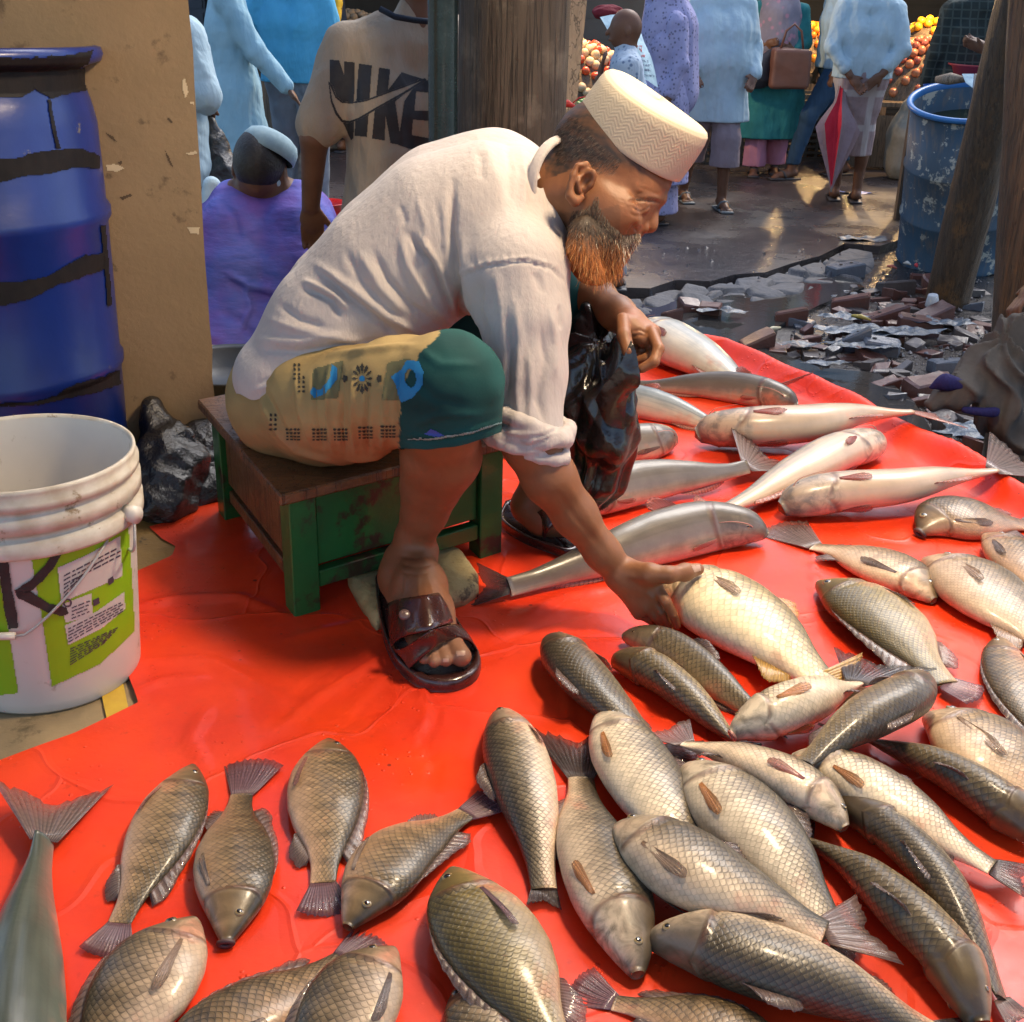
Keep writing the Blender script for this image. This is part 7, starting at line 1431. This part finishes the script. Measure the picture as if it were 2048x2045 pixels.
p10 = person('man in light blue shirt and jeans striding to the left', gb(1648, 10.3), 195, 1.70, aR=((-.02, .24, 1.08), (.02, .26, .84), (.04, .26, .76)), aL=((.06, .24, 1.08), (.14, .26, .86), (.17, .26, .78)), stepR=(-.22, 0), stepL=(.34, 0), top=(m_wht, .84, .45), bottom=('trousers', m_jean, .12, .01), res=.009)
p11 = person('man in white shirt and checked lungi, hands clasped behind his back', gb(1693, 9.2), 82, 1.66, aR=((-.10, .24, 1.08), (-.16, .12, .92), (-.18, .05, .86)), aL=((-.10, .24, 1.08), (-.16, .10, .90), (-.19, .03, .83)), stepR=(.0, .02), stepL=(.06, -.01), top=(m_wht, .88, .85), bottom=('skirt', m_lun, .34, .02))
# umbrella held point down
um = thing('umbrella', 'closed grey umbrella with one red panel held point down behind the back', 'umbrella', PD(1660, 385, 8.75)); ua, ub = PD(1690, 128, 8.85), PD(1662, 384, 8.78); ud = nrm(ub-ua); uL = np.linalg.norm(ub-ua); uu = nrm(np.cross(ud, FW)); uw = np.cross(ud, uu)
m_ug = fab('umbrella_grey', (.30, .22, .23), (.24, .17, .18)); m_ur = fab('umbrella_red', (.55, .03, .05), (.45, .02, .04))
_d = (CAM-ua); PANG = math.degrees(math.atan2(_d@uw, _d@uu))
for k in range(8):
    V = []; nn_ = 14
    for i in range(nn_):
        t_ = i/(nn_-1); r_ = np.interp(t_, [0, .22, .45, .62, .9, 1], [.018, .05, .165, .12, .03, .008])
        for j in range(7):
            s_ = j/6; a_ = 2*math.pi*(k+s_)/8; r2 = r_*(1-.45*math.sin(math.pi*s_)*(1 if t_ > .1 else 0))+(.02*math.sin(k*2.3) if .3 < t_ < .6 else 0)*(1-abs(2*s_-1))
            V.append(ua+ud*(uL*(.12+.86*t_)-(.05*math.sin(math.pi*s_) if t_ < .4 else 0))+(uu*math.cos(a_)+uw*math.sin(a_)*.6)*r2)
    obj('canopy_panel', V, [tuple(f) for f in grid_faces(nn_, 7)], m_ur if abs(((k+.5)/8*360-PANG+180) % 360-180) < 23 else m_ug, um)
MB().tube([ua-ud*.02, ub], .007, 8).obj('shaft', m_wire, um); MB().tube(smoothpath([ua+ud*.03, ua-ud*.05, ua-ud*.09-uu*.03, ua-ud*.06-uu*.06], 12), .011, 10).obj('handle', m_nv, um)
p12 = person('man in dark checked shirt standing behind the faded drum', gb(1895, 8.5), 85, 1.68, aR=((-.02, .25, 1.08), (.0, .27, .86), (.02, .27, .78)), top=(m_chk, .72, .95, .04), bottom=('trousers', m_wht, .1, .03))
p13 = person('man in grey brown tunic reaching one hand out, at the upper right', gb(1995, 7.7), 165, 1.70, aR=((.10, .26, 1.14), (.22, .22, 1.14), (.30, .20, 1.17)), aL=((.12, .24, 1.12), (.26, .16, 1.14), (.34, .14, 1.17)), top=(m_olv, .5, .8, .05), bottom=('trousers', m_nv, .1, .03))
p14 = person('man in dark shirt and brown trousers by the far fruit stall', gb(1440, 12.0), 100, 1.66, top=(m_nv, .8, .9), bottom=('trousers', m_olv, .1), res=.013)
# --- person at the right edge: only a hand with a limp grey sack shows
p15 = person('person just outside the right edge, hand holding a wet grey cloth', A3(1.99, 3.60, STREET), 190, 1.60, aR=((.12, .28, 1.04), (.36, .22, .76), (.44, .18, .69)), aL=((.1, .2, 1.1), (.2, .2, 1.0), (.25, .2, .95)), top=(m_nv, .8, .45), bottom=('trousers', m_nv, .1), res=.0065, group=None)
m_wc = M('wet_grey_cloth', (.085, .08, .075), (.05, .048, .046), 8, .8, .5, 30, .006, spec=.2)
hp5 = PD(2022, 655, 3.5)
_ct = PD(1990, 760, 3.5)
def wetf(P):
    a_ = np.arctan2(P[:, 1]-_ct[1], P[:, 0]-_ct[0]); return .022*np.abs(np.sin(a_*3.5+P[:, 2]*16+1.2*np.sin(P[:, 2]*30)))+.008*sines(P*A3(1, 1, .5), 4, 9)-.008
V, F = build([('+', q, .03) for q in chain([PD(2028, 640, 3.48), PD(2012, 690, 3.5), PD(1990, 750, 3.5), PD(2005, 830, 3.5), PD(2036, 890, 3.5)], [.030, .055, .085, .070, .035])]+[('+', q, .03) for q in chain([PD(1970, 740, 3.48), PD(1915, 790, 3.46), PD(1862, 812, 3.45)], [.07, .05, .030])], .006, wetf); obj('wet_cloth', V, F, m_wc, label='limp wet grey beige cloth hanging from a hand at the right edge', cat='cloth')
V, F = build([('+', q, .02) for q in chain([PD(1950, 772, 3.43), PD(1890, 765, 3.43), PD(1862, 775, 3.44)], [.018, .02, .008])]+[('+', q, .02) for q in chain([PD(1990, 826, 3.42), PD(1930, 822, 3.42)], [.016, .008])], .006, lambda P: .005*sines(P, 6, 6)); obj('blue_rag', V, F, fab('deep_blue_cloth', (.02, .02, .10)), label='deep blue rag tangled with the wet grey cloth', cat='rag')
# ================================================================ STALLS, DEBRIS
m_tbl = mat_wood('stall_timber', (.20, .14, .09), (.12, .09, .06), (.08, .06, .04), bump=.4)
def fruit_ball(r, mat, seed):
    g = random.Random(seed); V = []; F = []; nu, nv = 12, 8
    for i in range(nv+1):
        th = math.pi*i/nv
        for j in range(nu): ph = 2*math.pi*j/nu; rr = r*(1+.04*math.sin(3*ph+seed)-.10*math.exp(-(th/.35)**2)); V.append((rr*math.sin(th)*math.cos(ph), rr*math.sin(th)*math.sin(ph), rr*.92*math.cos(th)))
    for i in range(nv):
        for j in range(nu): F.append((i*nu+j, (i+1)*nu+j, (i+1)*nu+(j+1) % nu, i*nu+(j+1) % nu))
    return mesh('fruit', V, F, mat)
def heap(name, cat, label, group, c, rx, ry, hz, r, mats, seed, n_max=150):
    g = random.Random(seed); ms = [fruit_ball(r*(.9+.1*k), m_, k+seed) for k, m_ in enumerate(mats)]; k = 0
    pal = isinstance(label, tuple); lb_ = label if pal else (label,)*9
    nx, ny = int(rx/r/.95), int(ry/r/.95)
    for i in range(-nx, nx+1):
        for j in range(-ny, ny+1):
            x, y = i*r*1.9+(j % 2)*r, j*r*1.75; q = (x/rx)**2+(y/ry)**2
            if q > 1 or k >= n_max: continue
            w_ = g.randrange(len(ms)); o = bpy.data.objects.new(name[w_] if isinstance(name, tuple) else name, ms[w_]); col.objects.link(o); o.location = [float(v) for v in (c+A3(x+g.gauss(0, r*.15), y+g.gauss(0, r*.15), hz*(1-q)**.7+r*.8+g.gauss(0, r*.15)))]; o.rotation_euler = (g.random()*6, g.random()*6, g.random()*6); o['label'] = lb_[w_]; o['category'] = cat[w_] if isinstance(cat, tuple) else cat; o['group'] = group; k += 1
    P = []; F = []
    for i in range(13):
        for j in range(24): t = i/12; a = 2*math.pi*j/24; P.append(c+A3(rx*t*math.cos(a)*1.02, ry*t*math.sin(a)*1.02, hz*(1-t*t)**.7-.005 if t < 1 else -.02))
    return obj('heap_base', P, [tuple(f) for f in grid_faces(13, 24, True)], m_tbl, label='sacking under the '+group, cat='sacking')
mo = [M('orange_peel', (.75, .24, .02), (.6, .17, .02), 30, .4, .1), M('orange_ripe', (.80, .34, .03), (.7, .25, .02), 30, .4, .1)]
mon = [M('red_onion', (.42, .13, .08), (.26, .07, .06), 14, .35, .1), M('pale_onion', (.52, .24, .12), (.36, .13, .07), 14, .35, .1)]
mtm = [M('tomato_red', (.60, .06, .02), (.5, .10, .03), 14, .25, .05), M('garlic_white', (.66, .52, .34), (.5, .36, .2), 14, .5, .1)]
mli = [M('lime_green', (.08, .22, .04), (.14, .30, .08), 14, .35, .1)]; mye = [M('yellow_fruit', (.85, .50, .03), (.8, .42, .02), 20, .35, .05)]
def table(c, wx_, wy_, h_, label):
    t = thing('stall_table', label, 'table', A3(c[0], c[1], STREET)); MB().box(A3(c[0], c[1], STREET+h_), wx_, wy_, .02, bev=.004).obj('table_top', m_tbl, t, smooth=False)
    for sx in (-1, 1):
        for sy in (-1, 1): MB().box(A3(c[0]+sx*(wx_-.05), c[1]+sy*(wy_-.05), STREET+h_/2-.012), .03, .03, h_/2-.012).obj('leg', m_tbl, t, smooth=False)
    MB().box(A3(c[0], c[1]-wy_+.01, STREET+h_/2-.03), wx_-.09, .008, h_/2-.06).obj('front_board', m_tbl, t, smooth=False); return t
a = gb(1130, 9.8); table(a, .8, .5, .62, 'timber table under the tomatoes and garlic left of the child'); heap(('tomato', 'garlic_bulb'), ('tomato', 'garlic'), ('red tomato in the heap behind the plank', 'pale garlic bulb in the heap behind the plank'), 'red and pale vegetables heaped on the far table', A3(a[0], a[1]-.05, STREET+.65), .55, .40, .38, .036, mtm, 3, 200)
a2 = gb(1168, 8.9); table(a2, .28, .25, .52, 'small table under the limes'); heap('lime', 'lime', 'green lime in the small heap left of the child', 'limes heaped near the child', A3(a2[0], a2[1], STREET+.55), .20, .18, .14, .026, mli, 6, 60)
b1 = gb(1835, 11.2); table(b1, .9, .55, .55, 'timber table under the onion heap at the upper right'); heap('onion', 'onion', ('dark red onion in the heap beyond the umbrella', 'paler onion in the heap beyond the umbrella'), 'onions heaped beyond the umbrella', A3(b1[0]-.05, b1[1], STREET+.58), .55, .45, .45, .040, mon, 8, 220)
heap('orange', 'orange', 'bright yellow orange on top of the onion heap', 'glowing oranges above the onions', A3(b1[0]-.02, b1[1]+.15, STREET+1.06), .18, .16, .12, .042, mye, 9, 40)
b2 = gb(1560, 13.2); table(b2, 1.0, .5, .62, 'timber table under the farthest fruit heap'); heap('orange', 'orange', ('deep orange fruit in the heap behind the woman in teal', 'lighter orange fruit in the heap behind the woman in teal'), 'oranges heaped behind the woman in teal', A3(b2[0], b2[1], STREET+.65), .85, .4, .42, .042, mo, 10, 220)
b3 = gb(690, 11.5); table(b3, .9, .5, .70, 'timber table under the pale potatoes at the top left'); heap('potato', 'potato', 'pale brown potato heaped left of the cream T-shirt', 'potatoes heaped at the top left', A3(b3[0], b3[1], STREET+.73), .75, .42, .40, .04, [M('potato_skin', (.34, .25, .15), (.26, .18, .10), 20, .7, .2)], 11, 200)
# sack and crates below the onions
m_sack = fab('woven_sack', (.34, .32, .27), (.24, .23, .19)); sc_ = gb(1812, 10.3)
for dx, lab in ((-.02, 'bulging grey white woven sack under the onion heap'), (.33, 'second woven sack right of the bulging one')):
    c_ = sc_+A3(dx, 0, 0); V, F = build([('+', q, .05) for q in chain([c_+A3(0, 0, .14), c_+A3(.01, 0, .36), c_+A3(0, 0, .56)], [.17, .18, .10])], .014, lambda P: .012*sines(P*A3(1, 1, .6), 6, 2.5)); V[:, 2] = np.maximum(V[:, 2], STREET+.002); obj('sack', V, F, m_sack, label=lab, cat='sack')
m_cr = M('dark_crate_plastic', (.035, .04, .045), (.02, .025, .03), 20, .5, .1)
def crate(c, w, d, h_, mat, label):
    t = thing('plastic_crate', label, 'crate', c); nb = 5
    for i in range(nb+1):
        z_ = h_*i/nb+.012; MB().box(c+A3(0, -d, z_), w, .008, .012).box(c+A3(0, d, z_), w, .008, .012).box(c+A3(-w, 0, z_), .008, d, .012).box(c+A3(w, 0, z_), .008, d, .012).obj('rail', mat, t, smooth=False)
    for i in range(6):
        x_ = -w+2*w*i/5; MB().box(c+A3(x_, -d-.006, h_/2+.012), .012, .006, h_/2).obj('upright', mat, t, smooth=False); MB().box(c+A3(x_, d+.006, h_/2+.012), .012, .006, h_/2).obj('upright', mat, t, smooth=False)
    MB().box(c+A3(0, 0, .008), w, d, .006).obj('bottom', mat, t, smooth=False)
cc_ = gb(1592, 11.4); crate(cc_, .24, .18, .26, m_cr, 'dark slatted crate on the ground right of the teal dress'); crate(cc_+A3(.01, .01, .285), .24, .18, .26, m_cr, 'dark slatted crate stacked on another behind the brown handbag')
cc_ = gb(1462, 11.0); crate(cc_, .26, .2, .30, m_cr, 'dark slatted crate between the white kurta and the teal dress')
# teal tub under limes, yellow net sack at top left
MB().lathe([(.005, 0), (.15, 0), (.18, .26), (.19, .27), (.175, .26), (.145, .02), (.005, .02)], a2+A3(-.02, -.42, 0), 36).obj('tub', M('teal_plastic', (.02, .22, .20), rough=.4), label='teal plastic tub below the limes', cat='tub')
V, F = build([('+', q, .03) for q in chain([PD(668, -20, 9.0), PD(664, 60, 9.0), PD(660, 150, 9.0)], [.07, .055, .045])], .010, lambda P: .008*sines(P, 3, 6)); m_ynet = fab('yellow_net', (.62, .42, .04), (.45, .30, .03), pat=((.05, .04, .02), 30, 'dot')); obj('net_sack', V, F, m_ynet, label='yellow net sack hanging between the blue T-shirt and cream T-shirt', cat='sack')
# red basin, blue basin and sheets beyond the faded drum
bs = PD(1945, 185, 7.95); bs[2] = STREET; table(bs+A3(.12, .1, 0), .42, .3, .80, 'low timber table behind the faded drum')
m_bb = M('blue_plastic', (.03, .12, .42), (.02, .09, .35), 9, .35, .05); zt2 = STREET+.825
MB().lathe([(.005, .0), (.17, .0), (.23, .09), (.245, .095), (.225, .085), (.16, .012), (.005, .012)], A3(bs[0]-.08, bs[1]-.02, zt2), 40).obj('blue_basin', m_bb, label='shallow blue basin just above the faded drum rim', cat='basin')
MB().lathe([(.005, .0), (.19, .0), (.235, .15), (.255, .158), (.255, .168), (.23, .155), (.18, .012), (.005, .012)], A3(bs[0]+.12, bs[1]+.14, zt2+.06), 44).obj('red_basin', M('faded_red_plastic', (.50, .07, .07), (.42, .05, .05), 9, .4, .05), label='faded red plastic basin at the upper right between dark clothes and pole', cat='basin')
def panel_(pts, mat, label, cat, name): V = [PD(*p) for p in pts]; W_ = [v+FW*.004 for v in V]; k = len(V); obj(name, V+W_, [tuple(range(k)), tuple(range(k, 2*k))[::-1]]+[(i, k+i, k+(i+1) % k, (i+1) % k) for i in range(k)], mat, label=label, cat=cat, smooth=False)
panel_([(1924, 148, 6.95), (1948, 148, 6.95), (1945, 176, 6.9), (1932, 166, 6.92)], m_wht, 'folded white flap of sheet beside the red basin', 'sheet', 'sheet_flap'); panel_([(1949, 148, 6.95), (1990, 146, 7.0), (1990, 165, 6.95), (1946, 178, 6.9)], M('dark_sheet', (.05, .07, .09), rough=.4), 'dark folded sheet right of the white flap', 'sheet', 'folded_sheet')
MB().tube([PD(1872, 160, 7.1), PD(1900, 158, 7.05), PD(1930, 160, 7.0)], [.02, .035, .015], 10).obj('driftwood', m_plank, label='short grey stick lying across the blue basin', cat='stick')
V, F = build([('+', q, .02) for q in chain([PD(2035, 165, 6.9), PD(2045, 200, 6.85), PD(2040, 225, 6.8)], [.03, .06, .03])], .009, lambda P: .010*sines(P, 3, 6)); obj('plastic_wrap', V, F, fab('pale_plastic', (.5, .64, .68), rough=.35), label='crumpled pale plastic between the two timber poles', cat='plastic')
# shop fronts across the street, with tin awnings
m_shopw = M('grimy_plaster', (.17, .17, .17), (.11, .12, .13), 2, .85, .3, 20, .01); m_dark = M('shop_dark', (.02, .022, .025), (.03, .03, .03), 2, .8, .1); m_shut = M('shutter_blue', (.05, .08, .14), (.04, .06, .10), 3, .5, .1)
sh_ = thing('shop_row', 'row of dim shop fronts with tin awning across the street', 'building', (0, 15.5, STREET))
MB().box(A3(1, 16.2, STREET+2.6), 14, .15, 2.6).obj('wall', m_shopw, sh_, smooth=False)
for i in range(9):
    x = -11+i*3.0; MB().box(A3(x, 16.0, STREET+1.1), 1.15, .06, 1.1).obj('door', m_dark if i % 2 else m_shut, sh_, smooth=False); MB().box(A3(x-1.32, 15.7, STREET+1.4), .12, .16, 1.4).obj('pier', m_shopw, sh_, smooth=False)
    for k in range(9): MB().box(A3(x, 15.93, STREET+.15+k*.24), 1.12, .012, .10).obj('shutter_slat', m_shut if i % 2 == 0 else m_dark, sh_, smooth=False)
V = []; xs = np.linspace(-13, 15, 240)
for yv, zv in ((16.0, STREET+3.5), (11.6, STREET+2.7)):
    for x in xs: V.append((x, yv, zv+.02*math.sin(x*40)))
obj('awning', V, [(i, i+1, 241+i, 240+i) for i in range(239)], m_tin, sh_)
for x in (-10, -5.5, .2, 4.4, 9): MB().tube([A3(x, 11.75, STREET), A3(x, 11.75, STREET+2.7)], .035, 10).obj('awning_post', m_tbl, sh_)
def far_lamp(p, e, label):
    t = thing('stall_lamp', label, 'lamp', p, 'bare bulbs over the fruit stalls'); MB().lathe([(.001, -.04), (.03, -.03), (.04, 0), (.03, .03), (.015, .06)], p, 20).obj('bulb', m_em, t); MB().tube([p+A3(0, 0, .06), p+A3(0, 0, .9)], .004, 6).obj('cord', m_nv, t); lamp_light('bulb_glow', p-A3(0, 0, .07), e, (1, .62, .26), .04, t)
far_lamp(A3(b1[0]+.05, b1[1]-.35, STREET+1.75), 60, 'bare warm bulb over the onion heap'); far_lamp(A3(a[0]+.1, a[1]-.3, STREET+1.75), 40, 'bare warm bulb over the tomatoes'); far_lamp(A3(b2[0]+.3, b2[1]-.5, STREET+1.75), 60, 'bare warm bulb over the oranges behind the teal dress')
# ---------------------------------------------------------------- brick rubble and rubbish on the wet ground
m_bk1 = M('wet_brick', (.13, .052, .038), (.075, .036, .03), 12, .35, .5, 40, .006, c3=(.05, .035, .03), c3t=.58, c3sc=9); m_bk2 = M('grey_brick_mud', (.10, .085, .08), (.07, .06, .058), 12, .35, .5, 40, .006); m_bk3 = M('blue_grey_slab', (.13, .145, .17), (.09, .10, .12), 10, .3, .5, 40, .006)
m_hole_shade = M('brick_hole_shade', (.008, .007, .007), rough=.8, bump=0); g8 = random.Random(21)  # black discs paint the shade inside the brick holes
reg = [(1545, 700), (1600, 640), (1700, 580), (1760, 545), (1840, 520), (1960, 560), (1980, 700), (1990, 900), (1900, 880), (1800, 820), (1760, 760), (1700, 720), (1600, 730)]
def chunk(x, y, w, d, hh, mat, rot, hole=0, zoff=0.0, k=0):
    c = PZ(x, y, STREET-.04+zoff); n_ = g8.choice((4, 5, 6)); pts = []
    base_ = [(-1, -1), (1, -1), (1, 1), (-1, 1)]
    for i, (a_, b_) in enumerate(base_):
        pts.append(np.array([a_*w*g8.uniform(.8, 1.05), b_*d*g8.uniform(.8, 1.05)]))
        if g8.random() < .6: nx_ = base_[(i+1) % 4]; pts.append((np.array([a_*w, b_*d])+np.array([nx_[0]*w, nx_[1]*d]))/2*g8.uniform(.85, 1.05))
    ca, sa = math.cos(rot), math.sin(rot); P = [c[:2]+np.array([p[0]*ca-p[1]*sa, p[0]*sa+p[1]*ca]) for p in pts]; m_ = len(P); tl = np.array([g8.gauss(0, .2), g8.gauss(0, .2)])
    V = [(*p, c[2]-.02) for p in P]; V += [(*((p-c[:2])*1.0+c[:2]), c[2]+hh*.82+(p-c[:2])@tl) for p in P]; V += [(*((p-c[:2])*.88+c[:2]), c[2]+hh+(p-c[:2])@tl+g8.uniform(-.003, .003)) for p in P]
    F = [tuple(range(m_))[::-1], tuple(range(2*m_, 3*m_))]+[(j*m_+i, j*m_+(i+1) % m_, (j+1)*m_+(i+1) % m_, (j+1)*m_+i) for j in (0, 1) for i in range(m_)]
    o = obj('brick_piece', V, F, mat, label={m_bk1: 'reddish broken brick piece in the wet rubble beside the poles', m_bk2: 'mud grey broken brick piece in the wet rubble', m_bk3: 'blue grey slab piece in the wet rubble'}[mat], cat='brick', group='broken bricks strewn round the poles', smooth=False)
    for q in range(hole):
        hc = np.array([c[0]+(q-.5)*w*.7*ca, c[1]+(q-.5)*w*.7*sa, c[2]+hh+.0015+((q-.5)*w*.7*np.array([ca, sa]))@tl]); MB().lathe([(.0005, .002), (.010, .002), (.011, 0)], hc, 12).obj('hole', m_hole_shade, o)
cnt = 0
while cnt < 150:
    x, y = g8.uniform(1540, 1995), g8.uniform(500, 900)
    if not inpoly(np.array([[x, y]]), reg)[0]: continue
    cnt += 1; chunk(x, y, g8.uniform(.022, .085), g8.uniform(.018, .05), g8.uniform(.004, .020), g8.choice((m_bk1, m_bk1, m_bk1, m_bk2, m_bk2, m_bk3)), g8.gauss(.1, .9), 0, g8.uniform(-.01, .015))
for x, y, w, d, m_, hl in ((1512, 692, .075, .05, m_bk1, 0), (1690, 545, .10, .07, m_bk3, 2), (1700, 690, .09, .05, m_bk3, 2), (1760, 700, .09, .05, m_bk3, 1), (1905, 740, .10, .06, m_bk3, 2), (1700, 612, .10, .05, m_bk1, 0), (1770, 640, .11, .05, m_bk1, 1), (1840, 655, .12, .045, m_bk1, 1), (1790, 580, .11, .05, m_bk2, 0), (1860, 640, .10, .05, m_bk1, 0), (1880, 570, .1, .05, m_bk1, 0), (1580, 640, .08, .05, m_bk1, 0), (1420, 628, .06, .04, m_bk1, 0), (1380, 622, .06, .04, m_bk1, 0), (1345, 640, .05, .03, m_bk1, 0), (1860, 780, .11, .06, m_bk1, 0), (1910, 820, .1, .06, m_bk1, 1)):
    chunk(x, y, w, d, .05, m_, g8.gauss(.1, .2), hl, .01)
m_wrap = M('blue_grey_wrapper', (.10, .14, .19), (.03, .045, .06), 26, .35, .8, 30, .01, spec=.5)
for k, (x, y, sx_, sy_, lab) in enumerate(((1720, 665, .20, .09, 'wide crumpled blue grey wrapper between the brick pieces'), (1800, 668, .22, .07, 'crumpled wrapper right of the widest one'), (1730, 700, .16, .06, 'shiny wrapper at the edge of the puddle'), (1620, 695, .14, .035, 'pale blue strip of plastic floating in the puddle'), (1880, 650, .16, .06, 'dark crumpled wrapper near the foot of the leaning pole'), (1725, 483, .15, .07, 'dark crumpled wrapper beside the faded drum'), (1440, 628, .13, .05, 'crumpled plastic scrap in the puddle beside the farthest catfish'), (1690, 640, .13, .05, 'small crumpled wrapper near the red brick pieces'), (1960, 870, .16, .09, 'crumpled wrapper between tarp edge and the dark pole'), (1650, 735, .10, .03, 'muddy scrap by the red tarp edge'), (1705, 390, .17, .03, 'flat blue scrap beside the far slippers'))):
    c_ = PZ(x, y, STREET-.01); nx_, ny_ = 26, 18; V = []
    for i in range(nx_):
        for j in range(ny_):
            u_, v_ = i/(nx_-1)*2-1, j/(ny_-1)*2-1; V.append((c_[0]+u_*sx_*(1-.25*abs(v_)**2+.15*math.sin(v_*5+k)), c_[1]+v_*sy_*(1-.3*abs(u_)**2+.2*math.sin(u_*4+k)), c_[2]))
    V = np.array(V); V[:, 2] += .014*(1+crumpler(k+40, V.min(0)-.05, V.max(0)+.05, 70, 1.2, .05)(V))+.012*sines(V, k, 6)+.006; obj('wrapper', V, [tuple(f) for f in grid_faces(nx_, ny_)], m_wrap if k != 10 else m_bb, label=lab, cat='wrapper')
GV = MB(); 
for _ in range(2600):
    x, y = g8.uniform(1180, 2040), g8.uniform(470, 900)
    c_ = PZ(x, y, STREET-.045) if y > 560 or x > 1700 else PZ(x, y, STREET-.002)
    if g8.random() > (.9 if inpoly(np.array([[x, y]]), reg)[0] else .18): continue
    r_ = g8.uniform(.004, .016); p_ = [c_+A3(r_*math.cos(a_)*g8.uniform(.6, 1.3), r_*math.sin(a_)*g8.uniform(.6, 1.3), 0) for a_ in (0, 1.6, 3.1, 4.6)]; GV.add(p_+[c_+A3(g8.gauss(0, r_*.3), g8.gauss(0, r_*.3), r_*g8.uniform(.6, 1.2))], [(0, 1, 4), (1, 2, 4), (2, 3, 4), (3, 0, 4)])
GV.obj('gravel', m_bk2, label='small stones and grit on the wet ground', cat='gravel', kind='stuff', smooth=False)
cp = PZ(1864, 612, STREET+.02); MB().lathe([(.0005, .0), (.034, .0), (.036, .004), (.026, .055), (.0235, .06), (.0005, .06)], cp, 24, nrm(A3(-.1, -.1, 1))).obj('paper_cup', M('white_paper', (.62, .64, .64), rough=.6, bump=0), label='small white paper cup upside down by the leaning pole', cat='cup')
for k, (x, y, c_, ln, lab) in enumerate(((1814, 528, (.6, .6, .55), .04, 'short white stick left of the red stub'), (1832, 532, (.6, .04, .05), .02, 'tiny red stub below the faded drum'), (1784, 535, (.45, .12, .08), .03, 'reddish brown scrap below the faded drum'), (1722, 636, (.5, .38, .08), .05, 'small yellow peel on the bricks'), (1545, 660, (.5, .46, .3), .05, 'pale peel floating in the puddle'))):
    p_ = PZ(x, y, STREET+.012); d_ = nrm(A3(g8.gauss(0, 1), g8.gauss(0, 1), .1))*ln; MB().tube([p_-d_, p_+A3(0, 0, .006), p_+d_], [.004, .012, .005], 8).obj('scrap', M('scrap_%d' % k if False else 'scrap_colour', c_, rough=.5, bump=0), label=lab, cat='scrap')
